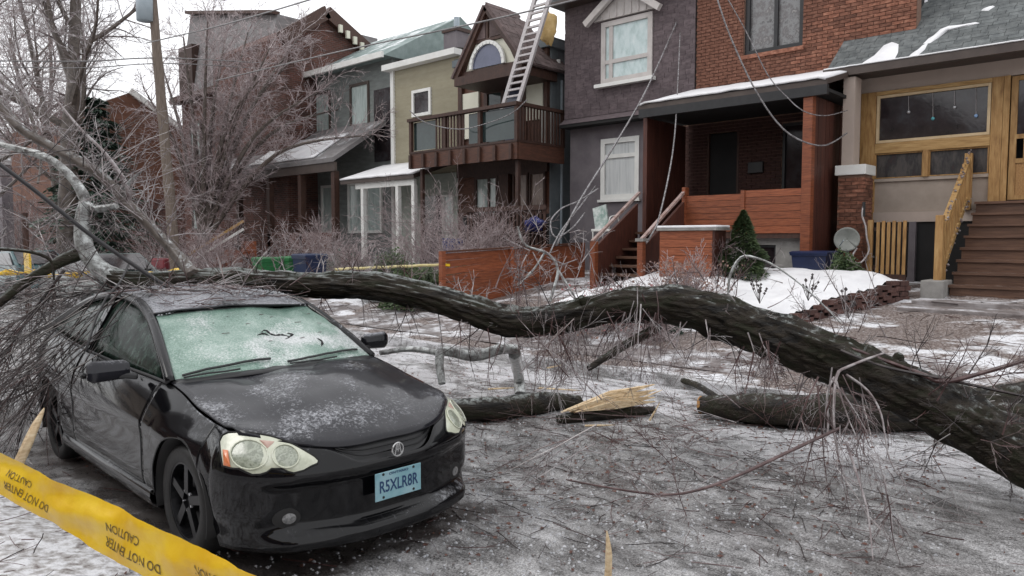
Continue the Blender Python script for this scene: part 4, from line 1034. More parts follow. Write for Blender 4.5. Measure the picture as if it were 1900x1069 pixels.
def fence_seg(xa, xb, za, zb, ya, yb, n, seed):
    out = []; g = random.Random(seed)
    for i in range(n):
        f0 = i/n; f1 = (i+1)/n; lo = .30
        a = Vector((xa, ya, gz(xa, 0)-.05+(za-gz(xa, 0)+.05)*(f0+f1)/2)); c = Vector((xb, yb, gz(xb, 0)-.05+(zb-gz(xb, 0)+.05)*(f0+f1)/2)); d = (c-a); L = d.length; d.normalize()
        sx = Vector((-d.y, d.x, 0)).normalized(); up = d.cross(sx); 
        if up.z < 0: up = -up
        rot = Matrix((d, sx, up)).transposed(); out.append(((a+c)/2+Vector((0, g.uniform(-.006, .006), 0)), (L, .03, abs(za-gz(xa, 0))/n*.93), rot))
    pieces(FN, 'board', M['orange_wood'], out)
fence_seg(10.05, 12.0, 1.48, 1.54, 11.1, 11.1, 8, 1); fence_seg(12.08, 14.6, 1.55, 1.64, 11.1, 11.1, 7, 2)
for x, z in ((10.02, 1.5), (12.04, 1.58), (14.62, 1.66)): MB().box(x-.05, x+.05, 11.02, 11.12, .1, z+.02).build('post', M['orange_wood'], FN)
MB().beam((10.0, 11.08, 1.51), (14.65, 11.08, 1.67), .10, .035).build('cap_rail', M['brown_fascia'], FN)

# ---------------------------------------------------------------- mauve-grey house
H = empty('house', (16.5, 11, 0), 'mauve-grey sided house with a white pedimented upstairs window', 'house', 'houses along the far side of the street')
hole = (10.12, 11.66, 5.8, 7.38)
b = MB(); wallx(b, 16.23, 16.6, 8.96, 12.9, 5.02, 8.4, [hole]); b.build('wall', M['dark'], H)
g_ = random.Random(4); out = []
zc = 5.03
while zc < 8.4:
    y = 8.96-g_.random()*.3
    segs = [(8.96, hole[0]), (hole[1], 12.9)] if hole[2] < zc+.06 < hole[3] else [(8.96, 12.9)]
    while y < 12.9:
        w_ = g_.uniform(.24, .34)
        for s0, s1 in segs:
            a, c = max(s0, y), min(s1, y+w_)
            if c-a > .03: out.append(((16.215, (a+c)/2, zc+.058), (.03, c-a-.008, .112), Matrix.Rotation(-.10, 3, 'Y')))
        y += w_
    zc += .115
pieces(H, 'siding_shingle', M['shingle_grey'], out)
MB().prism([(15.98, 9.05, 4.86), (16.23, 9.05, 5.03), (16.5, 9.05, 5.03), (16.5, 9.05, 4.86)], (0, 3.87, 0)).build('skirt_flare', M['shingle_grey'], H)
MB().box(16.0, 16.5, 9.2, 12.92, 4.78, 4.855).build('soffit', M['dark'], H)
wl = (10.62, 11.82, 2.82, 4.42)
wallx(MB(), 16.42, 16.7, 9.1, 12.86, .6, 4.8, [wl]).build('lower_wall', M['stucco_grey'], H)
window(H, 16.40, *wl, M['white'], pmat('white_net_curtain', [(.4, .42, .42), (.55, .57, .57), (.62, .63, .62)], 3, (1, 7, .4), rough=.3, bump=.2), .13, .14, rails=(3.95,), sill=M['white'])
MB().box(16.46, 16.49, 10.76, 11.66, 4.02, 4.30).build('upper_sash', M['glass_dark'], H)
MB().box(16.455, 16.48, 10.76, 10.86, 2.96, 4.3).build('reflection_strip', pmat('painted_teal_reflection', [(.16, .28, .26), (.3, .42, .4)], 3, rough=.15), H)  # teal reflection painted as a strip along the pane edge
wu = window(H, 16.16, 10.12, 11.66, 5.8, 7.38, M['offwhite'], pmat('blue_green_net_curtain', [(.34, .44, .43), (.5, .6, .6), (.62, .69, .69)], 2.4, (1, 2.5, 1.2), rough=.2, bump=.2), .13, .14, mull=(11.36,), rails=(6.35,))
MB().box(16.02, 16.2, 10.02, 11.78, 5.7, 5.79).build('sill', M['white'], wu)
pd = MB().prism([(16.1, 9.98, 7.42), (16.1, 11.86, 7.42), (16.1, 10.92, 8.08)], (.2, 0, 0)).build('pediment', M['offwhite'], H)
for s_, y_ in ((-1, 9.80), (1, 12.04)):
    MB().beam((15.98, y_, 7.36), (15.98, 10.92+s_*-.02, 8.16), .16, .13, (1, 0, 0)).build('pediment_rake', M['offwhite'], H)
b = MB()
for k in range(-3, 4): b.box(16.07, 16.1, 10.92+.22*k-.015, 10.92+.22*k+.015, 7.44, 7.98-abs(k)*.14)
tag(b.build('fan_ribs', M['offwhite'], H), kind='stuff')
MB().prism([(15.7, 9.1, 8.15), (20, 9.1, 9.5), (20, 9.1, 9.35), (15.7, 9.1, 8.02)], (0, 4.0, 0)).build('roof', M['roof'], H)
MB().box(15.68, 16.6, 9.1, 13.05, 7.98, 8.06).build('eave_board', M['gutter'], H)
MB().box(16.6, 20, 12.82, 12.9, .6, 8.4).build('side_wall', M['shingle_grey'], H)

# ---------------------------------------------------------------- tudor house with balcony
H = empty('house', (16.5, 15, 0), 'half-timbered house with steep gabled dormer, arched window and brown balcony', 'house', 'houses along the far side of the street')
MB().box(16.5, 20, 13.67, 17.45, .6, 7.15).build('wall', M['brown_fascia'], H)
boards_y(H, 'side_board', M['grey_siding'], 13.62, 13.67, 16.5, 20, 4.0, 7.15, 12, seed=2)
MB().box(16.5, 20, 13.63, 13.67, .6, 4.0).build('side_wall', M['grey_siding'], H)
MB().box(16.3, 20.2, 13.5, 17.5, 7.15, 7.36).build('flat_roof_edge', M['grey_siding'], H); MB().box(16.4, 20.2, 13.5, 17.5, 7.362, 7.42).build('flat_roof', M['roof'], H)
MB().box(16.42, 16.5, 13.86, 14.5, 5.2, 6.3).build('cream_panel', M['cream'], H); MB().box(16.42, 16.5, 13.86, 14.5, 6.33, 7.15).build('cream_panel', M['cream'], H)
MB().box(16.38, 16.5, 13.67, 13.80, 4.2, 7.15).build('corner_post', M['brown_wood'], H); MB().box(16.38, 16.5, 14.5, 14.72, 4.2, 6.6).build('corner_post', M['brown_wood'], H)
MB().box(16.42, 16.5, 16.45, 17.15, 4.9, 6.3).build('cream_panel', M['cream'], H)
window(H, 16.40, 15.35, 16.2, 4.4, 6.3, M['brown_wood'], M['glass_green'], .14)
MB().box(16.38, 16.5, 14.72, 15.3, 4.2, 6.3).build('dark_door', M['glass_blue'], H)
MB().box(16.38, 16.5, 17.15, 17.3, 4.2, 7.0).build('corner_post', M['brown_wood'], H)
MB().tube([Vector((16.9, 13.56, 6.3)), Vector((16.9, 13.56, 1.2))], .035, 8).build('downpipe', M['steel'], H)
MB().tube([Vector((16.75, 13.56, 6.75)), Vector((16.75, 13.56, 6.85))], .06, 6).build('wall_lamp', M['white'], H)
# dormer gable
D0, D1 = 13.5, 16.1; PK = (14.9, 8.2); ZB = 6.45
tri = [(15.32, D0, ZB), (15.32, D1, ZB), (15.32, PK[0], PK[1])]
db = MB().prism(tri, (.1, 0, 0)).build('dormer_gable', M['cream'], H)
MB().box(15.1, 16.6, D0-.02, D1+.02, 6.2, 6.45).build('dormer_floor', M['brown_wood'], H)
for (y0, z0), (y1, z1) in (((D0-.05, ZB), PK), ((D1+.05, ZB), PK)):
    MB().beam((15.22, y0, z0), (15.22, y1, z1+.05), .2, .15, (1, 0, 0)).build('bargeboard', M['brown_wood'], H)
MB().box(15.25, 15.33, 14.22, 15.65, 7.32, 7.40).build('timber', M['brown_wood'], H); MB().box(15.25, 15.33, D0+.15, D1-.1, 6.45, 6.6).build('timber', M['brown_wood'], H)
MB().box(15.25, 15.33, 14.9, 14.97, 7.4, 8.2).build('timber', M['brown_wood'], H)
MB().beam((15.28, 15.6, 7.32), (15.28, 15.9, 6.6), .1, .06, (1, 0, 0)).build('timber', M['brown_wood'], H); MB().beam((15.28, 14.2, 7.32), (15.28, 13.85, 6.7), .1, .06, (1, 0, 0)).build('timber', M['brown_wood'], H)
MB().prism([(15.26, 14.28, 7.42), (15.26, 14.84, 7.42), (15.26, 14.84, 8.1)], (.05, 0, 0)).build('pink_infill', M['roof_brown'], H)
MB().prism([(15.26, 15.02, 7.42), (15.26, 15.5, 7.42), (15.26, 15.02, 8.1)], (.05, 0, 0)).build('pink_infill', M['roof_brown'], H)
arc = [(15.24, 14.9+.60*math.cos(math.pi*k/14), 6.62+.62*math.sin(math.pi*k/14)) for k in range(15)]
aw = MB().prism(arc, (.04, 0, 0)).build('arched_window', M['glass_blue'], H)
ar = MB(); 
for k in range(14): ar.beam((15.22, 14.9+.64*math.cos(math.pi*k/14), 6.62+.66*math.sin(math.pi*k/14)), (15.22, 14.9+.64*math.cos(math.pi*(k+1.08)/14), 6.62+.66*math.sin(math.pi*(k+1.08)/14)), .1, .08, (1, 0, 0))
ar.build('arch_trim', M['white'], aw)
MB().prism([(15.1, D0-.12, ZB-.02), (15.1, PK[0], PK[1]+.06), (16.35, PK[0], PK[1]+.06), (17.2, D0-.12, ZB-.02)], (0, -.06, .03)).build('dormer_roof', M['roof_brown'], H)
MB().prism([(15.1, D1+.12, ZB-.02), (15.1, PK[0], PK[1]+.06), (16.35, PK[0], PK[1]+.06), (17.2, D1+.12, ZB-.02)], (0, .06, .03)).build('dormer_roof', M['roof_brown'], H)
MB().prism([(16.3, PK[0], PK[1]+.06), (17.25, D0-.1, ZB), (17.25, D1+.1, ZB)], (.06, 0, .03)).build('dormer_roof', M['roof_brown'], H)
dv = Vector((0, PK[0]-D0+.12, PK[1]+.1-ZB)); 
shingles(H, 'roof_shingle', M['roof_brown'], (15.1, D0-.15, ZB+.02), (2.05, 0, 0), dv, 8, 14, th=.02, seed=9, limit=130, skip=lambda q: q.x > 16.35+(PK[1]-q.z)/2.0*.85)
# balcony
B = 'balcony'
BO = MB().box(14.55, 16.5, 13.15, 17.4, 4.18, 4.28).build('balcony', M['brown_wood'], H)
f_ = MB().box(14.5, 14.56, 13.12, 17.44, 3.86, 4.30).box(14.56, 16.45, 13.1, 13.16, 3.86, 4.30).build('balcony_fascia', M['brown_fascia'], BO)
pieces(H, 'fascia_block', M['brown_wood'], [((14.46, 13.3+.58*i, 4.06), (.07, .09, .40), None) for i in range(8)])
MB().box(14.44, 14.62, 13.08, 17.48, 5.24, 5.33).box(14.62, 16.45, 13.06, 13.18, 5.24, 5.33).build('balcony_rail', M['brown_wood'], BO)
MB().box(14.48, 14.6, 13.1, 17.44, 4.30, 4.36).box(14.6, 16.45, 13.08, 13.14, 4.30, 4.36).build('bottom_rail', M['brown_wood'], BO)
pieces(H, 'balcony_post', M['brown_wood'], [((14.54, y, 4.8), (.1, .1, 1.0), None) for y in (13.15, 14.5, 15.9, 17.4)]+[((16.4, 13.12, 4.8), (.1, .1, 1.0), None)])
pieces(H, 'baluster', M['brown_wood'], [((14.54, 15.15+.125*i, 4.8), (.035, .05, .9), None) for i in range(10)]+[((14.7+.125*i, 13.12, 4.8), (.05, .035, .9), None) for i in range(14)])
MB().box(14.6, 14.62, 13.2, 15.0, 4.4, 5.22).build('balcony_screen', M['glass_green'], BO); MB().box(14.6, 14.62, 16.35, 17.35, 4.4, 5.22).build('balcony_screen', M['glass_green'], BO)
pieces(H, 'white_board', M['white'], [((15.9, 13.4, 4.85), (.16, .03, .9), None), ((16.25, 13.4, 4.85), (.16, .03, .9), None)])
MB().box(14.7, 14.8, 13.25, 13.35, .7, 3.86).build('balcony_support', M['brown_wood'], H); MB().box(14.7, 14.8, 17.1, 17.2, .7, 3.86).build('balcony_support', M['brown_wood'], H)
MB().box(16.38, 16.5, 13.67, 17.4, 3.7, 4.1).build('lintel', M['brown_wood'], H)
M['warm_curtain'] = pmat('warm_curtain', [(.12, .07, .05), (.3, .22, .18)], 3, (1, 4, 1), rough=.3)
window(H, 16.38, 13.75, 14.35, 2.7, 3.7, M['brown_wood'], M['warm_curtain'], .06); window(H, 16.38, 14.4, 15.0, 2.7, 3.7, M['brown_wood'], M['warm_curtain'], .06)
window(H, 16.38, 15.6, 16.6, 2.2, 3.7, M['brown_wood'], M['glass_curtain'], .09, mull=(16.0,))
MB().box(16.3, 16.5, 15.1, 15.5, .7, 3.7).build('door', M['brown_wood'], H)
LF = empty('dark_rail_fence', (14.2, 13, 1), 'dark brown slatted fence under the balcony hung with icicles', 'fence')
pieces(LF, 'slat', M['brown_wood'], [((14.3, 12.0+.13*i, 1.95), (.03, .08, 1.3), None) for i in range(22)]); MB().box(14.22, 14.28, 11.9, 15.0, 2.5, 2.62).box(14.22, 14.28, 11.9, 15.0, 1.4, 1.5).build('rail', M['brown_wood'], LF)
MB().box(14.33, 14.36, 11.9, 15.0, .7, 2.4).build('backing', M['dark'], LF)
# spray foam lump, ladder
p = on(0, 15.5, 1017, 52)
fm = MB(); bmv = []
FO = MB(); rows = []
for i in range(11):
    th = math.pi*i/10; rows.append([p+Vector((.22*math.sin(th)*math.cos(a), .26*math.sin(th)*math.sin(a), .42*math.cos(th)))*(1+.35*noise.noise((i*.5, a, 1))) for a in [2*math.pi*k/14 for k in range(15)]])
FO.grid(rows); tag(FO.build('insulation_foam', M['foam'], None, True), 'ragged lump of yellow foam insulation on the flat roof corner', 'foam')
LD = empty('ladder', on(0, 14.9, 940, 222), 'frosted aluminium extension ladder leaning from the balcony past the roof', 'ladder')
a0 = on(0, 14.9, 926, 222); a1 = on(0, 15.0, 1004, -40); c0 = on(0, 14.9, 953, 220); c1 = on(0, 15.0, 1031, -40)
for q0, q1 in ((a0, a1), (c0, c1)): MB().beam(q0, q1, .07, .11, (0, 1, 0)).build('stile', M['alum'], LD)
pieces(LD, 'rung', M['alum'], [((a0.lerp(a1, t)+c0.lerp(c1, t))/2 if False else tuple((a0.lerp(a1, t)+c0.lerp(c1, t))/2), ((c0-a0).length, .07, .05), Matrix.Rotation(math.atan2((c0-a0).y, (c0-a0).x), 3, 'Z')) for t in [k/20+.02 for k in range(20)]])

# ---------------------------------------------------------------- beige sided house
H = empty('house', (16.5, 19, 0), 'beige clapboard house with a white front porch', 'house', 'houses along the far side of the street')
wh = (18.72, 19.68, 5.87, 6.75)
wallx(MB(), 16.54, 20, 17.45, 20.72, .7, 7.62, [wh]).build('wall', M['beige_siding'], H)
out = []; z = 3.9
while z < 7.6:
    for a, c in ((17.45, 20.72),) if not (wh[2]-.08 < z+.05 < wh[3]+.02) else ((17.45, wh[0]-.01), (wh[1]+.01, 20.72)):
        out.append(((16.53, (a+c)/2, z+.06), (.03, c-a, .116), Matrix.Rotation(-.22, 3, 'Y')))
    z += .12
pieces(H, 'clapboard', M['beige_siding'], out)
window(H, 16.46, *wh, M['white'], M['glass_dark'], .10, .1)
MB().box(16.2, 16.56, 17.3, 20.95, 7.55, 7.74).build('eave_board', M['white'], H); MB().prism([(16.2, 17.3, 7.742), (20, 17.3, 8.4), (20, 17.3, 8.25), (16.2, 17.3, 7.74)], (0, 3.65, 0)).build('roof', M['roof_far'], H)
MB().box(16.44, 16.56, 20.62, 20.78, .8, 7.55).build('corner_board', M['white'], H)
MB().prism([(14.7, 17.5, 3.72), (16.5, 17.5, 4.32), (16.5, 17.5, 4.2), (14.7, 17.5, 3.6)], (0, 3.8, 0)).build('porch_roof', M['gutter'], H)
rows = [[Vector((14.66+1.85*i/6, 17.5+3.8*j/20, 3.74+.61*i/6+.04+.015*noise.noise((i, j*.6, 0)))) for j in range(21)] for i in range(7)]
MB().grid(rows, True).build('roof_snow', M['snow'], H, True, solid=.05)
MB().box(14.8, 14.9, 17.6, 20.6, 3.42, 3.6).build('porch_beam', M['white'], H)
for y in (20.22, 18.42, 17.65): MB().box(14.78, 14.92, y-.07, y+.07, 1.0, 3.42).build('porch_column', M['white'], H, bevel=.01)
wallx(MB(), 16.46, 16.54, 17.45, 20.72, .8, 3.9, [(18.2, 19.2, .9, 3.2)]).build('porch_back_wall', pmat('pale_green_siding', [(.3, .34, .3), (.42, .45, .4)], 3, (1, 1, 3), rough=.7), H)
MB().box(16.5, 16.54, 18.2, 19.2, .9, 3.2).build('porch_door', M['glass_dark'], H)
window(H, 16.4, 17.6, 18.1, 2.0, 3.2, M['white'], M['glass_curtain'], .07)
CH = MB().box(18.1, 18.7, 19.2, 19.85, 7.6, 9.0).build('chimney', M['stucco_grey'], H)
MB().box(18.05, 18.75, 19.15, 19.9, 9.0, 9.12).build('chimney_cap', M['brown_wood'], CH); MB().tube([Vector((18.4, 19.5, 9.1)), Vector((18.4, 19.5, 9.55))], .1, 8).build('flue', M['steel'], CH)
# ---------------------------------------------------------------- house with sloped snow roof
H = empty('house', (17, 25, 0), 'red-brown house with a long snow streaked porch roof behind the bare bushy tree', 'house', 'houses along the far side of the street')
hs = [(22.7, 23.9, 5.9, 7.6), (25.2, 26.9, 5.9, 7.6), (28.2, 29.3, 5.9, 7.6)]
wallx(MB(), 17.0, 17.3, 21.4, 30.2, .6, 8.2, hs).build('wall', pmat('weathered_grey_green_wall', [(.13, .14, .135), (.22, .24, .23)], 2, (1, 1, 5), rough=.8, var=.1), H)
for h in hs: window(H, 16.95, *h, M['gutter'], M['glass_curtain'], .1, .1)
MB().box(17.3, 24, 21.4, 30.2, .6, 8.2).build('house_body', M['brick_far'], H)
MB().box(16.96, 17.0, 21.3, 22.4, 4.6, 7.2).build('dark_bay', M['glass_dark'], H)
MB().prism([(16.5, 21.2, 8.2), (20.2, 21.2, 10.3), (24, 21.2, 8.2)], (0, 9.2, 0)).build('roof', M['roof_green'], H)
MB().beam((16.45, 21.2, 8.22), (16.45, 30.4, 8.22), .1, .2).build('eave_board', M['white'], H)
MB().prism([(14.7, 21.7, 4.55), (17.0, 21.7, 6.1), (17.0, 21.7, 5.9), (14.7, 21.7, 4.4)], (0, 10.4, 0)).build('porch_roof', M['roof_far'], H)
rows = [[Vector((14.75+1.5*i/8, y, 4.62+1.5*i/8*.66+.05+.02*noise.noise((i*.7, y, 0)))) for y in [23.0+4.5*j/20 for j in range(21)]] for i in range(9)]
MB().grid(rows, True).build('roof_snow', M['snow'], H, True, solid=.05)
MB().box(14.75, 14.85, 21.7, 32.0, 4.1, 4.4).build('porch_beam', M['gutter'], H)
for y in (21.9, 24.0, 26.2, 28.6, 31.8): MB().box(14.8, 15.0, y-.1, y+.1, .8, 4.1).build('porch_column', M['brown_wood'], H)
for y0 in (21.95, 23.1, 24.9, 26.5): window(H, 16.9, y0, y0+.95, 2.0, 3.9, M['white'], M['glass_curtain'], .1)
MB().box(14.8, 14.9, 21.9, 32, .8, 2.0).build('porch_wall', M['brick_far'], H)
# peaked brick house, far brick house
H = empty('house', (19, 28, 0), 'brick house with a dark raked gable rising behind the snow streaked roof', 'house', 'houses along the far side of the street')
gy = 26.2
c_ = on(1, gy, 602, 28); l_ = on(1, gy, 530, 92); r_ = on(1, gy, 690, 100); zb = r_.z
MB().prism([(l_.x, gy, zb), (r_.x, gy, zb), (c_.x, gy, c_.z)], (0, 6, 0)).build('gable_wall', M['brick_far'], H)
MB().box(l_.x, r_.x, gy, gy+6, .5, zb).build('wall', M['brick_far'], H)
for q in ((l_.x-.3, gy-.15, zb-.25), (r_.x+.3, gy-.15, zb-.25)): MB().beam(q, (c_.x, gy-.15, c_.z+.08), .5, .22, (0, 1, 0)).build('bargeboard', M['brown_wood'], H)
pieces(H, 'rake_block', M['cream'], [((c_.x+(r_.x-c_.x)*t, gy-.42, c_.z+(zb-c_.z)*t-.3), (.16, .1, .3), None) for t in (.2, .35, .5, .65, .8)])
H = empty('house', (17, 40, 0), 'tall dark red brick house with a grey shingled upper side, partly hidden by twigs', 'house', 'houses along the far side of the street')
MB().box(17, 23, 30.0, 38.4, .5, 8.9).build('wall', M['brick_far'], H)
zt_ = on(0, 17.6, 347, 30).z; zr_ = on(0, 17.6, 470, 44).z
n0_ = [(16.9, 38.4, 8.9), (16.9, 30, 8.9), (17.6, 30, zr_), (17.6, 38.4, zt_)]
MB().prism(n0_, (5.4, 0, 0)).build('mansard_roof', M['roof_far'], H)
MB().box(16.5, 17.0, 29.9, 38.7, 8.6, 8.9).build('eave_board', M['brown_wood'], H); MB().beam((17.5, 38.45, zt_+.05), (17.5, 30, zr_+.05), .4, .14).build('ridge_board', M['brown_wood'], H)
MB().box(16.9, 17.3, 36.9, 38.4, 8.9, 11.4).build('dark_dormer', M['brown_wood'], H)
for y0 in (31.2, 33.6, 36.2):
    for z0 in (2.2, 5.6): window(H, 16.9, y0, y0+1.2, z0, z0+2.0, M['gutter'], M['glass_curtain'], .12)
bricks_row = []
# far houses at the left
H = empty('house', (15, 47, 0), 'orange-brown brick house with a white edged gable behind the utility pole', 'house', 'houses along the far side of the street')
g0 = on(1, 43, 240, 172); g1 = on(1, 43, 345, 252)
MB().prism([(g0.x-3.4, 43, 4.0), (g1.x, 43, 4.0), (g1.x, 43, g1.z), (g0.x, 43, g0.z), (g0.x-3.4, 43, g1.z+.3)], (0, 9, 0)).build('wall', pmat('orange_brick_far', [(.09, .038, .024), (.17, .075, .045)], 1.5, (1, 1, 4), rough=.8), H)
MB().box(g0.x-3.4, g1.x, 43.01, 52, .3, 4.0).build('lower_wall', M['brick_far'], H)
MB().beam((g0.x, 42.9, g0.z+.1), (g1.x+.2, 42.9, g1.z+.05), .3, .16, (0, 1, 0)).build('rake_board', M['white'], H)
for k, (X, Y, W_, D_, Zh, lb, mt) in enumerate([(17, 56, 9, 9, 6.5, 'low brown house far down the street left of the evergreen', 'brick_far'), (16, 68, 10, 10, 7.5, 'pale grey house at the far left end of the street', 'stucco_grey'), (15, 84, 10, 12, 8, 'distant tan house closing the far left of the street', 'tan')]):
    H = empty('house', (X, Y, 0), lb, 'house', 'houses along the far side of the street')
    MB().box(X, X+W_, Y, Y+D_, .3, Zh).build('wall', M[mt], H)
    MB().prism([(X-.4, Y-.4, Zh), (X-.4, Y+D_/2, Zh+3), (X-.4, Y+D_+.4, Zh)], (W_+.8, 0, 0)).build('roof', M['roof_far'], H)
    for y0 in (Y+1, Y+5):
        for z0 in (1.5, 4.4): window(H, X-.05, y0, y0+1.6, z0, z0+1.5, M['white'], M['glass_curtain'], .12)
# a screen of houses across the foot of the street
H = empty('house', (0, 112, 0), 'hazy grey house across the foot of the street behind the trees', 'house')
MB().box(-14, 2, 112, 122, 0, 7).build('wall', M['stucco_grey'], H); MB().prism([(-14.4, 111.6, 7), (2.4, 111.6, 7), (-6, 111.6, 11)], (0, 11, 0)).build('roof', M['roof_far'], H)
for x0 in (-12, -8, -4, 0): MB().box(x0-1.2, x0, 111.9, 112, 2, 3.8).build('window', M['glass_curtain'], H)

# ---------------------------------------------------------------- trees and twigs
RMIN = [.0012]
def grow(mb, p, d, L, r, lv, g, wob=.25, droop=0.0, seg=None, kids=(3, 5), ang=(.4, 1.0), ratio=(.4, .7), n=4, t0=.15, rr=.55, flat=0, end=.35, up=0.0):
    seg = seg or max(4, int(L/ .12)) if L < 1.2 else (seg or 9)
    seg = min(seg, 12)
    pts = [p.copy()]; ds = [d.copy()]; q = p.copy(); dd = d.copy()
    for i in range(seg):
        dd = dd+rv(wob, g)*(.9 if lv else 1.1)+Vector((0, 0, -droop+up)); dd.normalize()
        q = q+dd*(L/seg); pts.append(q.copy()); ds.append(dd.copy())
    rads = [max(RMIN[0], r*(1-(1-end)*i/seg)) for i in range(seg+1)]
    mb.tube(pts, rads, n if lv else 3, False)
    if lv > 0:
        for k in range(g.randint(*kids)):
            t = g.uniform(t0, 1); i = min(seg, max(1, int(t*seg)))
            a = g.uniform(*ang); ax = ds[i].cross(rv(1, g)).normalized()
            nd = (ds[i]*math.cos(a)+ax*math.sin(a)).normalized()
            if flat: nd.z *= flat; nd.normalize()
            grow(mb, pts[i], nd, L*g.uniform(*ratio)*(1.15-.5*t), rads[i]*rr, lv-1, g, wob, droop, None, kids, ang, ratio, max(3, n-1), t0, rr, flat, end, up)
def limb(name, P, r, m, parent, n=10, rough_=.0, step=.05, seed=1):
    """a modelled limb through control points with its bark in relief"""
    pts, rr = spline([Vector(p) for p in P], step, r)
    b = MB(); prev = None; N = len(pts); rows = []
    for i, p in enumerate(pts):
        d = (pts[min(i+1, N-1)]-pts[max(i-1, 0)]).normalized()
        u = (prev-d*prev.dot(d)).normalized() if prev else d.cross(Vector((0, 0, 1))).normalized()
        prev = u; w = d.cross(u); row = []
        for k in range(n+1):
            a = 2*math.pi*(k % n)/n; dir_ = u*math.cos(a)+w*math.sin(a)
            l = i*step
            h = noise.noise((math.cos(a)*1.3+seed, math.sin(a)*1.3, l*1.6))*.16
            if rough_: h += rough_*(abs(noise.noise((math.cos(a)*7+seed, math.sin(a)*7, l*2.6)))-.22)*.9+rough_*.35*noise.noise((math.cos(a)*14, math.sin(a)*14+seed, l*9))
            row.append(p+dir_*(rr[i]*(1+h)))
        rows.append(row)
    b.grid(rows)
    for e, row in ((pts[0], rows[0]), (pts[-1], rows[-1])):
        n0 = len(b.v); b.v += [tuple(e)]+[tuple(q) for q in row]; b.f += [(n0, n0+1+k, n0+2+k) for k in range(n)]
    return b.build(name, m, parent, True)

# ---- the fallen tree across the picture
TR = [(2500, 1080, 4.9, .17), (2150, 975, 4.75, .18), (1960, 880, 4.65, .185), (1820, 800, 4.9, .19), (1700, 733, 5.1, .195), (1560, 672, 5.3, .19), (1430, 622, 5.45, .175), (1330, 584, 5.6, .165), (1230, 563, 5.7, .145), (1130, 570, 5.8, .128), (1040, 590, 5.9, .128), (950, 598, 5.95, .128), (870, 573, 6.0, .122), (770, 545, 6.03, .118), (680, 530, 6.06, .112), (560, 527, 6.08, .105), (440, 522, 6.05, .10), (350, 522, 6.0, .095), (260, 525, 6.0, .085), (205, 516, 6.0, .078)]
FT = empty('fallen_tree', at(1700, 780, 5.1), 'great fallen tree whose dark icy trunk bridges the street and lies on the car roof', 'tree')
limb('trunk', [at(x, y, d) for x, y, d, r in TR], [r*.92 for *_, r in TR], M['bark'], FT, 56, .42, .024)
def L_(pts, name='limb', m='bark_ice', n=14, rough_=.5, parent=FT, step=.04, seed=1):
    return limb(name, [at(x, y, d) for x, y, d, r in pts], [r for *_, r in pts], M[m], parent, n, rough_, step, seed)
L_([(230, 522, 6.0, .07), (190, 502, 6.02, .072), (160, 462, 6.05, .062), (153, 405, 6.1, .05), (158, 370, 6.12, .044), (130, 326, 6.15, .036), (85, 292, 6.2, .030), (0, 268, 6.3, .022), (-120, 235, 6.4, .02)], seed=3)
L_([(360, 512, 5.95, .06), (318, 462, 6.2, .045), (240, 380, 6.4, .042), (185, 325, 6.5, .042), (100, 275, 6.6, .042), (40, 240, 6.7, .042), (0, 195, 6.8, .04), (-90, 80, 7.0, .03)], m='bark_mid', seed=5)
L_([(150, 470, 6.05, .05), (100, 492, 6.0, .042), (40, 530, 5.9, .035), (0, 562, 5.8, .03), (-90, 625, 5.6, .02)], m='bark', seed=6)
L_([(157, 378, 6.1, .035), (180, 388, 6.1, .028), (216, 381, 6.05, .025)], seed=7)
L_([(238, 378, 6.4, .026), (236, 345, 6.4, .02), (195, 285, 6.45, .014), (150, 240, 6.5, .011), (108, 190, 6.6, .009)], m='twig_ice', seed=8)
L_([(236, 345, 6.4, .018), (248, 330, 6.4, .014), (262, 318, 6.4, .009)], m='bark_ice', seed=9)
L_([(1222, 606, 5.75, .035), (1160, 640, 5.6, .032), (1092, 684, 5.45, .022)], m='bark', seed=10)
L_([(0, 462, 5.6, .016), (60, 468, 5.7, .016), (95, 485, 5.8, .012), (100, 520, 5.8, .009)], m='bark', seed=11, n=6)
L_([(1560, 640, 5.2, .014), (1700, 690, 5.0, .014), (1750, 708, 4.9, .016), (1830, 690, 4.8, .014), (1960, 650, 4.6, .012)], m='twig_red', seed=12, n=8)
L_([(1560, 650, 5.1, .010), (1640, 680, 4.95, .010), (1760, 705, 4.9, .009), (1900, 735, 4.7, .008)], m='twig_dark', seed=12, n=6)
L_([(0, 150, 7.2, .02), (50, 200, 7.1, .018), (75, 290, 7.0, .013), (70, 340, 6.8, .01)], m='bark_mid', seed=13, n=6)
# the broken forked bough hanging from its right part
L_([(1640, 655, 5.0, .008), (1575, 680, 4.8, .010), (1552, 700, 4.75, .010), (1547, 780, 4.6, .009), (1556, 850, 4.5, .006)], m='twig_ice', seed=14, n=8)
L_([(1570, 695, 4.75, .008), (1610, 725, 4.7, .0075), (1635, 770, 4.6, .006), (1650, 850, 4.5, .005), (1680, 900, 4.45, .003)], m='twig_ice', seed=15, n=8)
L_([(1548, 700, 4.75, .009), (1535, 730, 4.7, .008), (1536, 800, 4.6, .007), (1520, 830, 4.5, .004)], m='twig_ice', seed=16, n=8)
L_([(1557, 795, 4.5, .010), (1470, 835, 4.35, .010), (1380, 878, 4.2, .009), (1300, 908, 4.1, .008), (1230, 918, 4.05, .008), (1130, 905, 4.05, .006), (1050, 890, 4.1, .004)], m='twig_red', seed=17, n=8)
L_([(1570, 820, 4.5, .009), (1590, 880, 4.3, .007), (1610, 950, 4.1, .006), (1620, 1040, 3.9, .003)], m='twig_ice', seed=18, n=6)
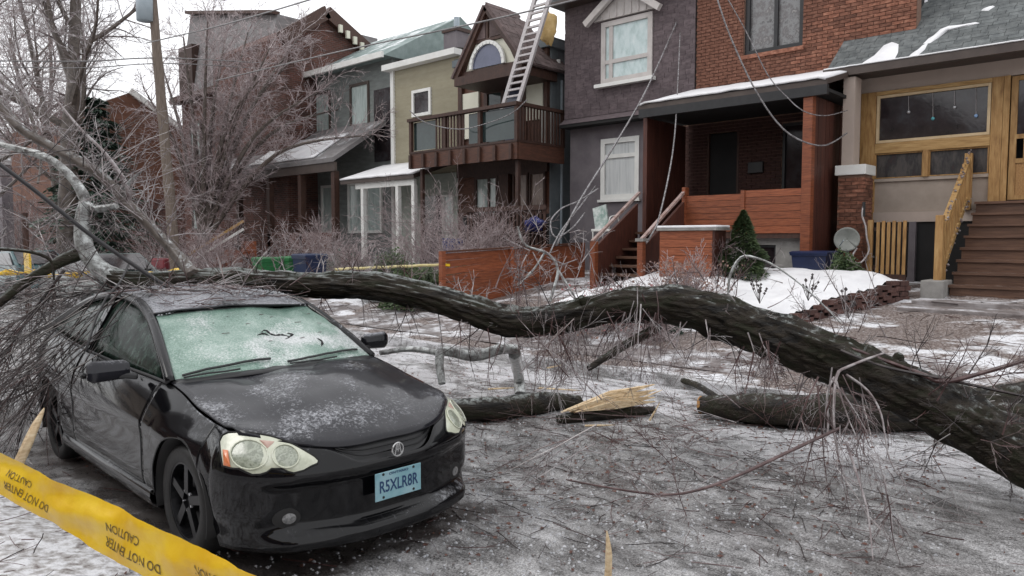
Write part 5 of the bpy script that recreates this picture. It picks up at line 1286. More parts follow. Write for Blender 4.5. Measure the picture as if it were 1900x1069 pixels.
for i, (t_, a_, ln) in enumerate([(.22, -.5, .04), (.42, -.2, .03), (.60, .8, .04), (.36, 1.2, .03), (.3, .1, .02)]):
    P_, R_ = spline([at(x, y, d) for x, y, d, r in TR], .05, [r for *_, r in TR]); k = int(t_*(len(P_)-1)); q = P_[k]; rr_ = R_[k]
    d_ = (-Fh*(1-abs(a_)*.5)+Vector((0, 0, a_))+Rt*(.3 if i % 2 else -.4)).normalized()
    limb('limb_stub', [q+d_*rr_*.5, q+d_*(rr_+ln*.6), q+d_*(rr_+ln)], [.05, .032, .020], M['bark'], FT, 10, .4, .02, i)
    c_ = MB(); e_ = q+d_*(rr_+ln+.002); u_ = d_.orthogonal().normalized(); w_ = d_.cross(u_)
    (c_ if False else MB()).prism([e_+(u_*math.cos(2*math.pi*j/9)+w_*math.sin(2*math.pi*j/9))*.02*(.7+.5*((j*7) % 3)/3) for j in range(9)], d_*.012)
g = random.Random(21)
tw = MB(); td = MB(); tr_ = MB()
# crown twigs at the left, above and behind the car
for i in range(70):
    t = g.random(); P = [(0, 195, 6.8), (100, 275, 6.6), (185, 325, 6.5), (240, 380, 6.4), (318, 462, 6.2)]; k = int(t*4); f = t*4-k
    p = at(*[P[k][j]*(1-f)+P[min(4, k+1)][j]*f for j in range(3)])
    grow(tw, p, (Rt*g.uniform(-.6, .8)+Vector((0, 0, g.uniform(-.2, 1)))+Fh*g.uniform(-.5, .6)).normalized(), g.uniform(.3, .85), .0055, 2, g, .2, .01, kids=(2, 4), ratio=(.35, .6))
for i in range(55):
    p = at(g.uniform(-30, 230), g.uniform(270, 520), g.uniform(5.9, 6.5))
    grow(td if i % 2 else tw, p, (Rt*g.uniform(-1, .6)+Vector((0, 0, g.uniform(-.6, .7)))+Fh*g.uniform(-.6, .4)).normalized(), g.uniform(.3, .8), .0055, 2, g, .2, .02, kids=(2, 4), ratio=(.35, .6))
# boughs sweeping down behind the car at the left, with their tangle of shoots
BGH = [[(310, 545, 6.2), (200, 570, 6.3), (90, 650, 6.4), (0, 760, 6.4), (-60, 860, 6.3)], [(270, 530, 6.6), (150, 545, 6.8), (40, 590, 7.0), (-70, 660, 7.1)], [(250, 560, 5.9), (160, 620, 5.9), (90, 700, 5.9), (30, 800, 5.8)],
       [(220, 520, 7.2), (110, 520, 7.6), (0, 540, 8.0), (-90, 580, 8.2)], [(180, 590, 6.6), (80, 610, 7.2), (-40, 680, 7.6)], [(120, 500, 6.5), (60, 580, 6.6), (-30, 720, 6.6)], [(200, 600, 6.9), (120, 690, 7.2), (20, 740, 7.4), (-60, 760, 7.6)]]
for k, bg in enumerate(BGH):
    P_, r__ = spline([at(*q) for q in bg], .06, [.016-.010*i/(len(bg)-1) for i in range(len(bg))]); td.tube(P_, r__, 6)
    for j in range(2, len(P_)-1):
        t_ = (P_[j+1]-P_[j]).normalized()
        for _ in range(3):
            grow((td, tr_, td, tw)[g.randint(0, 3)], P_[j], (t_+rv(.75, g)).normalized(), g.uniform(.25, .95), g.uniform(.003, .0055), 1, g, .13, g.uniform(-.02, .04), kids=(2, 5), ang=(.3, .9), ratio=(.3, .6), n=4, t0=.1)
for i in range(46):      # nearer ones over the rear of the car
    x0 = g.uniform(90, 250); p = at(x0, g.uniform(510, 650), g.uniform(5.2, 5.9))
    grow(td, p, (Rt*-1+Vector((0, 0, -g.uniform(.5, 1.5)))+Fh*g.uniform(-.9, -.1)).normalized(), g.uniform(.5, 1.1), g.uniform(.003, .006), 1, g, .10, .02, kids=(1, 4), ang=(.2, .6), ratio=(.3, .6), n=4)
# twigs all along the trunk
TP, TRr = spline([at(x, y, d) for x, y, d, r in TR], .05, [r for *_, r in TR])
for i in range(300):
    k = int(g.random()**.9*(len(TP)-1)); p = TP[k]
    r_ = TRr[k]
    px_w = (p-C0); pxx = 950+FPX*px_w.dot(Rt)/px_w.dot(Fw)
    if pxx > 1880: continue
    dn = g.random() < (.55 if pxx > 900 else .3)
    d = (Vector((0, 0, -1 if dn else .8))+rv(.8, g)).normalized()
    if not dn and pxx < 1700: d = (Vector((0, 0, .6))+Fh*.6+rv(.9, g)).normalized()
    p = p+d*r_*.8-Fh*(r_*.5 if dn and g.random() < .5 else 0)
    grow((tw, tr_, td)[g.randint(0, 2)], p, d, g.uniform(.15, .55 if dn else .4), .0055, 2, g, .26, .05 if dn else 0, kids=(2, 4), ratio=(.4, .7), n=3)
# drooping icy sprays in the middle and right
def spray(x, y, d, n, L, dirv, mbs, r=.006, lv=2, wob=.16, dr=.05, ar=25):
    for i in range(n):
        p = at(x+g.gauss(0, ar), y+g.gauss(0, ar*.6), d+g.uniform(-.3, .3))
        dd = (Vector(dirv)+rv(.5, g)).normalized(); grow(g.choice(mbs), p, dd, L*g.uniform(.6, 1.25), r*g.uniform(.6, 1.2), lv, g, wob, dr, kids=(3, 5), ratio=(.35, .65), n=4)
dnv = (0, 0, -1)
spray(1040, 610, 5.7, 14, .55, dnv, [tw, tr_]); spray(1180, 560, 5.5, 12, .6, dnv, [tw, tr_]); spray(1560, 700, 4.7, 12, .6, dnv, [tw, tr_]); spray(1400, 640, 5.0, 8, .45, dnv, [tw, tr_])
spray(1130, 790, 4.8, 8, .7, tuple(Rt*-.8+Vector((0, 0, .15))), [tr_, tw], .004, 2, .12, .0, 50)
spray(1350, 820, 4.4, 7, .6, tuple(Rt*-.8+Vector((0, 0, .1))), [tr_, tw], .0038, 2, .12, .0, 70)
spray(1050, 720, 5.6, 14, .6, tuple(Rt*.2+Vector((0, 0, .6))), [tr_, tw], .005, 2, .2, 0, 60)
spray(1250, 880, 4.1, 10, .45, tuple(Rt*-.6+Vector((0, 0, .3))), [tr_, tw], .004, 2, .18, 0, 60)
spray(1600, 850, 4.3, 12, .4, tuple(Rt*.2+Vector((0, 0, -.6))), [tr_, tw], .004, 2, .2, 0, 50)
spray(960, 560, 5.8, 9, .5, (0, 0, 1), [tw, tr_], .006, 2, .2, 0, 30); spray(1330, 520, 5.7, 6, .35, (0, 0, 1), [tw, tr_], .006, 2, .2, 0, 50); spray(1560, 610, 5.4, 7, .35, (0, 0, 1), [tr_, tw], .005, 2, .2, 0, 50)
spray(1780, 720, 4.8, 10, .4, (0, 0, .5), [tr_, td], .005, 2, .2, 0, 50); spray(1850, 800, 4.5, 6, .35, (0, 0, .2), [tr_, td], .004, 2, .2, 0, 50)
for i in range(110):
    p = at(g.uniform(215, 600), g.uniform(540, 560), g.uniform(5.1, 5.9)); q = CARI@p
    if -2.75 < q.x < -1.9 and abs(q.y) < .56:
        p.z = max(p.z, 1.33 if q.x > -2.0 else 1.385)+.01
        d = (Rt*g.uniform(-1, 1)+Fh*g.uniform(-1, .5)+Vector((0, 0, g.uniform(-.05, .22)))).normalized(); grow(g.choice((tw, td, tr_)), p, d, g.uniform(.12, .4), .005, 1, g, .15, .0, kids=(2, 4), n=4)
tag(tw.build('iced_twigs', M['twig_ice'], FT), kind='stuff'); tag(td.build('dark_twigs', M['twig_dark'], FT), kind='stuff'); tag(tr_.build('red_twigs', M['twig_red'], FT), kind='stuff')
# big broken bough above the orange fence: icy zigzag
BB = empty('broken_bough', at(1020, 560, 6.0), 'pale iced branch forking upward from the trunk in front of the orange fence', 'branch')
def LB_(pts, **k): return L_(pts, parent=BB, name='branch', n=8, **k)
LB_([(1020, 560, 6.0, .014), (1035, 500, 6.1, .012), (1015, 470, 6.1, .012), (975, 455, 6.1, .010), (960, 420, 6.1, .007)], seed=2)
LB_([(1010, 470, 6.1, .010), (990, 500, 6.05, .009), (960, 530, 6.0, .006)], seed=3); LB_([(1035, 500, 6.1, .010), (1060, 540, 6.0, .008), (1080, 575, 5.9, .006)], seed=4)
LB_([(1350, 560, 5.6, .008), (1355, 510, 5.6, .010), (1375, 478, 5.6, .012), (1400, 478, 5.5, .010), (1440, 495, 5.4, .007), (1500, 540, 5.3, .005), (1560, 600, 5.2, .004)], seed=5)
b = MB()
for i in range(26): grow(b, at(g.uniform(950, 1090), g.uniform(430, 560), 6.05), (Vector((0, 0, g.uniform(-.6, .8)))+rv(.8, g)).normalized(), g.uniform(.15, .4), .005, 1, g, .2, .02, kids=(2, 4))
for i in range(16): grow(b, at(g.uniform(1340, 1560), g.uniform(480, 590), 5.4), (Vector((0, 0, g.uniform(-.6, .8)))+rv(.8, g)).normalized(), g.uniform(.08, .2), .004, 1, g, .2, .02, kids=(2, 4))
tag(b.build('twigs', M['twig_ice'], BB), kind='stuff')

# ---- pieces of broken wood on the street
def G(px, py, up=0): p = ong(px, py); p.z += up; return p
def log(label, pts, rads, m='bark', name='log', group='broken logs on the street', seed=1, cap=None, n=14, rough_=.25):
    o = limb(name, pts, rads, M[m], None, n, rough_, .03, seed); tag(o, label, 'log', group); return o
def log_capped(label, pts, rads, m, seed, capm, end=0, name='log', group='broken logs on the street'):
    P_ = [Vector(p) for p in pts]; e = empty(name, P_[0], label, 'log', group)
    limb('bark', P_, rads, M[m], e, 16, .25, .03, seed)
    a, b_ = (P_[0], P_[1]) if end == 0 else (P_[-1], P_[-2]); d = (a-b_).normalized(); c = MB()
    q = rads[0 if end == 0 else -1]; u = d.orthogonal().normalized(); w = d.cross(u)
    rows = [[a+d*(.004+.012*noise.noise((k, rr_*9, 1)))+ (u*math.cos(2*math.pi*k/18)+w*math.sin(2*math.pi*k/18))*q*rr_ for k in range(19)] for rr_ in (1.02, .7, .4, .02)]
    rows.insert(0, [p-d*.03 for p in rows[0]])
    c.grid(rows); c.build('cut_face', M[capm], e); return e
zc = lambda px, py, d, dz=0: at(px, py, d)
p1 = G(1300, 775, .13); p2 = G(1400, 790, .16); p3 = G(1560, 800, .18); p4 = G(1780, 795, .18); p5 = G(2000, 775, .18)
log_capped('dark snow topped log with an orange cut end beneath the trunk', [p1, p2, p3, p4, p5], [.085, .145, .175, .18, .18], 'bark', 5, 'wood_cut')
log('slim greenish bough slanting down onto the orange ended log', [G(1245, 712, .08), G(1290, 730, .1), G(1330, 755, .1), G(1370, 772, .06)], [.03, .035, .035, .025], 'bark', seed=7)
q1 = G(830, 785, .12); q2 = G(930, 780, .12); q3 = G(1020, 768, .12); q4 = G(1075, 760, .08)
log('frosted dark log lying from the car nose to the splintered plank', [q1, q2, q3, q4], [.10, .115, .10, .06], 'bark', seed=8)
log('stout pale icy stub standing in the road behind the dark logs', [G(965, 735, .02), G(962, 735, .12)+Vector((0, 0, .12)), at(955, 655, 6.4)], [.065, .062, .055], 'bark_ice', seed=9)
log('elbowed icy limb lying between the car mirror and the pale stub', [at(820, 712, 6.0), at(815, 668, 6.1), at(825, 652, 6.2), at(880, 660, 6.3), at(930, 648, 6.4), at(965, 650, 6.4)], [.03, .035, .04, .045, .045, .04], 'bark_ice', seed=10)
log('thin frosty limb reaching from the car mirror across the snow', [at(705, 655, 6.6), at(760, 648, 6.7), at(820, 655, 6.4)], [.022, .026, .03], 'bark_ice', seed=11)
log('snow dusted dark log at the right edge behind the trunk', [at(1990, 775, 6.0), at(1880, 765, 6.1), at(1800, 762, 6.2)], [.08, .08, .05], 'bark', seed=12)
SPK = empty('splintered_wood', G(1130, 770), 'long splintered plank of bright yellow wood torn from the tree', 'split wood')
g = random.Random(5)
pieces_n = 0
b = MB()
A_ = G(1035, 790, .07); B_ = G(1215, 775, .08); dA = (B_-A_).normalized(); sd_ = dA.cross(Vector((0, 0, 1))).normalized()
limb('bark_side', [A_+Vector((0, 0, -.01)), (A_+B_)/2, B_], [.045, .075, .03], M['bark'], SPK, 10, .2, .04, 4)
for i in range(12):
    t0_ = g.uniform(0, .2); t1_ = g.uniform(.82, 1.0); h = .06+.17*math.sin(math.pi*(i/12)); k = (i/11-.5)
    a = A_.lerp(B_, t0_)+sd_*(-k*.16)+Vector((0, 0, .05+.03*g.random())); c = A_.lerp(B_, t1_)+sd_*(-k*.14)+Vector((0, 0, .05+h*.9)); 
    MB().prism([a, (a+c)/2+Vector((0, 0, -.02)), c, (a+c)/2+Vector((0, 0, .06))], sd_*.035).build('splinter', M['wood_raw'], SPK)
for lb, pts, rad in (('pale splinter standing upright in the foreground ice', [at(1128, 1085, 3.0), at(1130, 1030, 3.0), at(1126, 985, 3.0)], [.016, .015, .002]),
                     ('bright broken stake leaning beside the rear of the car', [at(30, 868, 4.2), at(52, 820, 4.2), at(68, 785, 4.25), at(82, 757, 4.3)], [.028, .026, .02, .003])):
    o = limb('wood_splinter', pts, rad, M['wood_raw'], None, 7, .5, .03, 3); tag(o, lb, 'splinter', 'loose wood splinters')
for i, (x, y, L0, an) in enumerate([(905, 730, .35, .1), (1000, 728, .5, -.12), (1085, 800, .28, .05), (1190, 748, .25, .7), (1205, 790, .2, 1.3), (1015, 690, .2, .4)]):
    p = G(x, y, .05); d = (Rt*math.cos(an)+Vector((0, 0, math.sin(an)*.5))).normalized()
    o = limb('wood_splinter', [p, p+d*L0*.5, p+d*L0], [.012, .010, .002], M['wood_raw'], None, 5, .4, .03, i)
    tag(o, ['small pale splinter lying behind the car headlight', 'long thin white splinter above the frosted log', 'short splinter lying under the yellow plank', 'splinter crossing the right end of the yellow plank', 'tiny upright splinter right of the yellow plank', 'small splinter near the pale icy stub'][i], 'splinter', 'loose wood splinters')
# ---- litter of twigs on the street and snow
lit = MB(); li2 = MB(); g = random.Random(31)
def scatter(n, fn, mbs, Lr=(.05, .3), r=.0028, up=.01):
    for i in range(n):
        x, y = fn(); z = gz(x, y)+(road_z(x, y) if 1.15 < x < 7.8 else .03)+up*g.random()+.004
        if 1.15 > x: z += .06
        a = g.uniform(0, 6.28); L0 = g.uniform(*Lr); p = Vector((x, y, z)); d = Vector((math.cos(a), math.sin(a), g.uniform(-.02, .12))); pts = [p]
        for k in range(4): d = (d+rv(.22, g)*Vector((1, 1, .3))).normalized(); pts.append(pts[-1]+d*L0/4); pts[-1].z = max(pts[-1].z, z-.01)
        g.choice(mbs).tube(pts, [r*g.uniform(.5, 1.4)]*5, 3, False)
def mid_region():
    while True:
        px_, py_ = g.uniform(700, 1750), g.triangular(600, 1069, 760); p = ong(px_, py_)
        if p.x > 1.2: return p.x, p.y
scatter(1500, mid_region, [lit, li2], (.05, .30), .0024); 
scatter(450, lambda: (g.uniform(1.3, 9), g.uniform(0, 16)), [lit, li2], (.05, .4), .003)
scatter(600, lambda: (g.uniform(-1.5, 1.5), g.uniform(2, 6.5)), [lit, li2], (.05, .3), .003)
scatter(500, lambda: (g.uniform(8, 14), g.uniform(1, 16)), [lit, li2], (.1, .5), .005)
tag(lit.build('twig_litter', M['twig_red'], None), 'reddish twigs strewn over the icy street', 'twigs', kind='stuff'); tag(li2.build('twig_litter', M['twig_dark'], None), 'dark wet twigs strewn over the icy street', 'twigs', kind='stuff')
ll = MB()
for i in range(2600):
    x, y = mid_region() if i % 2 else (g.uniform(1.3, 8), g.uniform(0, 12)); s_ = g.uniform(.006, .02)*(1+.12*math.hypot(x, y)/4); z = road_z(x, y)+.004 if x < 7.8 else gz(x, y)+.02; a = g.uniform(0, 6.28); n0 = len(ll.v)
    c, s__ = math.cos(a)*s_, math.sin(a)*s_
    ll.v += [(x+c, y+s__, z+.003), (x-s__*.5, y+c*.5, z+.010), (x-c, y-s__, z+.004), (x+s__*.5, y-c*.5, z)]; ll.f.append((n0, n0+1, n0+2, n0+3))
tag(ll.build('leaf_litter', M['litter'], None), 'small brown leaf and bark scraps over the ice', 'leaf litter', kind='stuff')
ic = MB()
for i in range(5000):
    x, y = mid_region() if i % 3 else (g.uniform(1.3, 4), g.uniform(.5, 4.5)); s_ = g.uniform(.004, .013); z = road_z(x, y) if x < 7.8 else gz(x, y)+.01; n0 = len(ic.v)
    for q in ((s_, 0, 0), (-s_*.6, s_, 0), (-s_*.6, -s_, 0), (0, 0, s_*.9)): ic.v.append((x+q[0]*g.uniform(.6, 1.5), y+q[1]*g.uniform(.6, 1.5), z+q[2]))
    ic.f += [(n0, n0+1, n0+3), (n0+1, n0+2, n0+3), (n0+2, n0, n0+3)]
tag(ic.build('ice_fragments', M['crumb'], None), 'shattered bits of fallen ice over the street', 'ice', kind='stuff')
# twigs and ice on the car roof and hood
rt = MB()
for i in range(140):
    if i < 120: p = CARM@Vector((g.uniform(-2.7, -1.75), g.uniform(-.5, .5), 1.33)); p.z = 1.30+.05*g.random() if (CARI@p).x > -2.0 else 1.36+.03*g.random()
    else:
        s, v = g.uniform(-.9, .9), g.uniform(.1, .9); q = surf_ws(s, v, .01); p = CARM@q
    d = rv(1, g); d.z *= .15; d.normalize(); L0 = g.uniform(.06, .3); pts = [p]
    for k in range(4): d = (d+rv(.25, g)*Vector((1, 1, .2))).normalized(); pts.append(pts[-1]+d*L0/4)
    if i >= 120: pts = [p, p+(CARM.to_3x3()@Vector((0, 1, 0)))*g.uniform(-.05, .05)+Fh*g.uniform(-.05, .05)]
    rt.tube(pts, .0022, 3, False)
tag(rt.build('roof_twigs', M['twig_red'], None), 'small broken twigs scattered on the car roof and windshield', 'twigs', kind='stuff')
sl2 = MB()
for i in range(1300):
    q = Vector((g.uniform(-2.6, -1.9), g.uniform(-.55, .55), 0)); s = q.y/.56
    zr = railx(min(q.x, -1.951)).z+.02+.045*(1-s*s)
    if q.x > -2.1: zr = min(zr, head_pt(s).z+.03)
    p = CARM@Vector((q.x, q.y, zr)); s_ = g.uniform(.004, .014); n0 = len(sl2.v)
    for w in ((s_, 0, 0), (-s_*.6, s_, 0), (-s_*.6, -s_, 0), (0, 0, s_)): sl2.v.append((p.x+w[0]*g.uniform(.6, 1.5), p.y+w[1]*g.uniform(.6, 1.5), p.z+w[2]-.012))
    sl2.f += [(n0, n0+1, n0+3), (n0+1, n0+2, n0+3), (n0+2, n0, n0+3)]
tag(sl2.build('roof_ice', M['crumb'], None), 'crushed ice heaped on the car roof', 'ice', kind='stuff')

RMIN[0] = .0055
# ---------------------------------------------------------------- standing trees
def tree(label, x, y, H_, r, seed, bark='bark_mid', twig='twig_ice', fork=.35, nb=9, lv=3, droop=.02, lean=(0, 0), group='bare iced street trees', spread=(.35, .9), kids=(3, 5), blen=.45, tr=.006, name='bare_tree', z0=None):
    g_ = random.Random(seed); z0 = gz(x, y) if z0 is None else z0
    t = empty(name, (x, y, z0), label, 'tree', group)
    pts = [Vector((x, y, z0-.1))]; d = Vector((lean[0], lean[1], 1)).normalized()
    for i in range(9): d = (d+rv(.07, g_)*Vector((1, 1, .2))+Vector((lean[0], lean[1], 0))*.03).normalized(); pts.append(pts[-1]+d*H_/9)
    rr_ = [r*(1.25 if i == 0 else 1)*(1-.72*i/9) for i in range(10)]
    limb('trunk', pts, rr_, M[bark], t, 12, .2, .3, seed)
    b = MB(); c = MB()
    for i in range(nb):
        f = fork+(1-fork)*(i+.5)/nb; k = min(8, int(f*9)); p = pts[k].lerp(pts[k+1], f*9-k); a = i*2.4+g_.random(); e = g_.uniform(*spread)
        d = Vector((math.cos(a)*math.sin(e), math.sin(a)*math.sin(e), math.cos(e)))
        L0 = H_*blen*(1.1-.55*f)
        # branch then its twigs
        q = p.copy(); dd = d.copy(); pp = [q.copy()]
        for j in range(8): dd = (dd+rv(.16, g_)+Vector((0, 0, .03))).normalized(); q = q+dd*L0/8; pp.append(q.copy())
        R0 = rr_[k]*.5; rb = [max(.008, R0*(1-.8*j/8)) for j in range(9)]
        b.tube(pp, rb, 6, False)
        for j in range(2, 9):
            for _ in range(g_.randint(*kids)//2+1):
                dn = (dd+rv(1.0, g_)).normalized(); grow(c, pp[j], dn, L0*g_.uniform(.25, .5), max(.006, rb[j]*.5), lv-1, g_, .18, droop, kids=kids, ratio=(.4, .65), n=3, end=.3)
    b.build('branches', M[bark], t); tag(c.build('twigs', M[twig], t), kind='stuff'); return t
tree('thick trunked bare street tree rising out of frame at the far left', 9.0, 30, 13, .38, 41, 'bark_mid', 'twig_ice', .35, 12, 3, .03)
tree('slim dark bare tree at the left edge leaning toward the street', 8.6, 38, 12, .2, 42, 'bark_mid', 'twig_pink', .25, 12, 3, .03)
tree('tall iced tree with a narrow crown behind the evergreen', 12.5, 42, 14, .22, 43, 'bark_mid', 'twig_ice', .2, 13, 3, .02)
tree('wide iced tree behind the orange-brown gable', 17, 62, 15, .3, 44, 'bark_mid', 'twig_ice', .2, 14, 3, .02)
tree('hazy iced tree at the far left end of the street', 3.5, 60, 13, .25, 45, 'bark_mid', 'twig_ice', .2, 14, 3, .03)
tree('bare tree crossing the sky between the pole and the tall brick house', 13.5, 50, 15, .2, 46, 'bark_mid', 'twig_pink', .2, 13, 3, .02)
tree('far bare tree between the street and the left houses', 6, 80, 15, .3, 47, 'bark_mid', 'twig_ice', .2, 13, 2, .02)
# the multi stemmed bushy tree in front of the tall brick house
MT = empty('multi_stem_tree', (12.6, 27, gz(12.6, 27)), 'multi-stemmed bare tree fanning up in front of the long snowy porch roof', 'tree')
g = random.Random(8); b = MB(); c = MB(); z0 = gz(12.6, 27)
b.tube([Vector((12.6, 27, z0-.1)), Vector((12.6, 27, z0+.8)), Vector((12.55, 27, z0+1.5))], [.24, .2, .17], 10)
tips = [(270, 170), (300, 120), (340, 70), (385, 40), (420, 60), (460, 60), (500, 90), (540, 110), (590, 170), (640, 200), (690, 250), (560, 60), (410, 110), (480, 150)]
for i, (x, y) in enumerate(tips):
    dp = 27.4+g.uniform(-2, 2); e = at(x, y, dp); s0 = Vector((12.6, 27, z0+g.uniform(.8, 1.5))); m_ = s0.lerp(e, .45)+Vector((0, 0, .9+g.uniform(-.3, .6)))
    if abs(e.z-s0.z) < 3: m_ = s0.lerp(e, .5)+Vector((0, 0, 1.2))
    P_, rr_ = spline([s0, m_, e], .5, [.11, .07, .018]); b.tube(P_, rr_, 6, False)
    for j in range(2, len(P_)):
        for _ in range(3): grow(c, P_[j], ((e-s0).normalized()+rv(.9, g)).normalized(), g.uniform(.7, 1.7), .016, 2, g, .2, -.01, kids=(3, 5), ratio=(.4, .65), n=3)
b.build('stems', M['bark_mid'], MT); tag(c.build('twigs', M['twig_frost'], MT), kind='stuff')
RMIN[0] = .0035
# iced shrubs and small ornamental trees
def shrub(label, px, py, d, w, h, seed, n=60, twig='twig_ice', r=.005, lv=2, droop=.0, group='iced garden shrubs', name='shrub', up=1.0, leaf=None, cat='shrub'):
    g_ = random.Random(seed); p0 = at(px, py, d); p0.z = gz(p0.x, p0.y)
    t = empty(name, p0, label, cat, group); c = MB()
    for i in range(n):
        a = g_.uniform(0, 6.28); e = g_.uniform(0, 1.1); dd = Vector((math.cos(a)*math.sin(e), math.sin(a)*math.sin(e), math.cos(e)*up)).normalized()
        grow(c, p0+Vector((g_.uniform(-.15, .15)*w, g_.uniform(-.15, .15)*w, 0)), dd, h*g_.uniform(.5, 1.1), r*1.6, lv, g_, .17, droop, kids=(3, 5), ratio=(.35, .6), n=3, t0=.25)
    tag(c.build('twigs', M[twig], t), kind='stuff')
    if leaf:
        lf = MB()
        for i in range(leaf[1]):
            a = g_.uniform(0, 6.28); q = Vector((g_.gauss(0, w*.32), g_.gauss(0, w*.32), g_.uniform(.05, h*.9))); s_ = g_.uniform(.012, .03); n0 = len(lf.v); P_ = p0+q; u = rv(1, g_).normalized()*s_; v = u.orthogonal().normalized()*s_
            lf.v += [tuple(P_+u), tuple(P_+v), tuple(P_-u), tuple(P_-v)]; lf.f.append((n0, n0+1, n0+2, n0+3))
        tag(lf.build('leaves', M[leaf[0]], t), kind='stuff')
    return t
shrub('pink-grey iced shrub in front of the white porch columns', 800, 455, 20.5, 2.4, 2.5, 1, 95, 'twig_frost', .006, 2, .05)
shrub('dense iced shrub below the balcony', 900, 455, 18.5, 2.4, 2.0, 2, 100, 'twig_frost', .005, 2, .03)
shrub('low iced shrub just left of the slatted rail fence', 855, 460, 17.5, 1.8, 1.4, 3, 70, 'twig_frost', .005, 2, .02)
shrub('brown leaved shrub against the cedar planter', 1272, 525, 12.2, 1.0, 1.05, 4, 60, 'twig_frost', .004, 2, .0, leaf=('leaf_brown', 1500))
shrub('tangled reddish shrub with a few red leaves below the stairs', 1148, 540, 11.8, 1.2, .8, 5, 70, 'twig_frost', .004, 2, .02, leaf=('leaf_red', 420))
shrub('pale leaved low plant along the snow behind the trunk', 1060, 548, 11.5, 1.2, .6, 6, 45, 'twig_frost', .004, 2, .02, leaf=('leaf_brown', 300))
shrub('wispy iced twigs at the corner of the snow bed', 1215, 545, 10.8, .8, .65, 7, 40, 'twig_frost', .004, 2, .02)
shrub('iced thicket between the tall brick house and the pole', 300, 470, 26, 2.4, 2.2, 8, 45, 'twig_frost', .008, 2, .03)
shrub('iced thicket low beside the street at the left', 130, 480, 24, 2.4, 1.6, 9, 40, 'twig_ice', .010, 2, .03)
shrub('iced shrub under the long porch roof', 600, 475, 23, 2.8, 1.8, 10, 70, 'twig_frost', .007, 2, .03)
shrub('dense iced hedge left of the green bins', 400, 478, 24, 2.8, 2.0, 11, 80, 'twig_frost', .007, 2, .03)
shrub('tall iced bush against the far brown house', 40, 470, 30, 3.6, 4, 12, 60, 'twig_ice', .012, 2, .03)
shrub('arching iced branches in front of the porch at the centre left', 510, 470, 22, 2.0, 1.9, 13, 26, 'twig_ice', .010, 1, .06)
shrub('iced brush over the far pavement behind the car', 660, 480, 19, 1.8, 1.3, 14, 70, 'twig_frost', .005, 2, .03)
# evergreens
def conifer(label, x, y, h, w, seed, m='leaf_dark', n=26, name='evergreen', group=None, leaf=.06, cat='tree', dense=120, snow=False):
    g_ = random.Random(seed); z0 = gz(x, y); t = empty(name, (x, y, z0), label, cat, group)
    MB().tube([Vector((x, y, z0-.1)), Vector((x, y, z0+h*.95))], [w*.06+.02, .01], 8).build('trunk', M['bark_mid'], t); b = MB()
    for i in range(n*dense):
        f = g_.random()**1.1; a = g_.uniform(0, 6.28); lay = math.sin(f*n*1.6+a*2)*.5+.5
        R0 = w*.5*(1-f)**.85*(.62+.38*lay)*(1+.22*noise.noise((math.cos(a)*1.6, math.sin(a)*1.6, f*6+seed))); rr_ = R0*g_.uniform(.35, 1)**.5
        p = Vector((x+math.cos(a)*rr_, y+math.sin(a)*rr_, z0+.12+h*f-(rr_*.25))); s_ = leaf*g_.uniform(.6, 1.4)
        o_ = Vector((math.cos(a), math.sin(a), g_.uniform(-.5, .3))).normalized(); u = o_*s_*1.5; v = (o_.cross(Vector((0, 0, 1)))+rv(.4, g_)).normalized()*s_*.5; n0 = len(b.v)
        b.v += [tuple(p-u), tuple(p+v), tuple(p+u), tuple(p-v+Vector((0, 0, s_*.3)))]; b.f.append((n0, n0+1, n0+2, n0+3))
    tag(b.build('foliage', M[m], t), kind='stuff'); return t
M['leaf_frost'] = pmat('frosted_conifer', [(.022, .04, .027), (.05, .085, .06), (.11, .15, .12)], 3, rough=.6, bump=0, snow=(.55, .42, 3, (.34, .38, .37)), spec=.3)
def fir(label, x, y, h, w, seed):
    g_ = random.Random(seed); z0 = gz(x, y); t = empty('evergreen', (x, y, z0), label, 'tree')
    MB().tube([Vector((x, y, z0-.1)), Vector((x, y, z0+h))], [.18, .02], 8).build('trunk', M['bark_mid'], t); b = MB()
    for k in range(17):
        f = k/17; R0 = w/2*(1-f)**.8*g_.uniform(.8, 1.1)+.15; zc_ = z0+.5+(h-.5)*f
        for i in range(13):
            a = i*2*math.pi/13+g_.uniform(-.25, .25)+k*.7; L0 = R0*g_.uniform(.65, 1.15); dx, dy = math.cos(a), math.sin(a)
            for j in range(26):
                q = (j+g_.random())/26; rr_ = L0*q; p = Vector((x+dx*rr_, y+dy*rr_, zc_+.12*math.sin(q*2)-.42*q*q*L0*.6))
                sp_ = .32*L0*(1-.6*q)*.7+.1
                for _ in range(3):
                    c = p+Vector((g_.uniform(-1, 1)*sp_*.6*abs(dy)+g_.uniform(-.1, .1), g_.uniform(-1, 1)*sp_*.6*abs(dx)+g_.uniform(-.1, .1), -g_.random()**2*.22)); s_ = g_.uniform(.05, .12)
                    u = Vector((dx+g_.uniform(-.6, .6), dy+g_.uniform(-.6, .6), g_.uniform(-.7, .1))).normalized()*s_*1.4; v = u.cross(Vector((0, 0, 1))+rv(.5, g_)).normalized()*s_*.55; n0 = len(b.v)
                    b.v += [tuple(c-u), tuple(c+v), tuple(c+u), tuple(c-v)]; b.f.append((n0, n0+1, n0+2, n0+3))
    tag(b.build('foliage', M['leaf_frost'], t), kind='stuff')
fir('tall dark evergreen with drooping tiers behind the icy limbs', 10.2, 30.5, 6.9, 5.4, 3)
conifer('small dark cone shaped evergreen standing in the snow bed', 12.8, 6.05, 1.5, 1.65, 4, 'leaf_green', 12, name='cone_evergreen', dense=900, leaf=.028, cat='shrub')
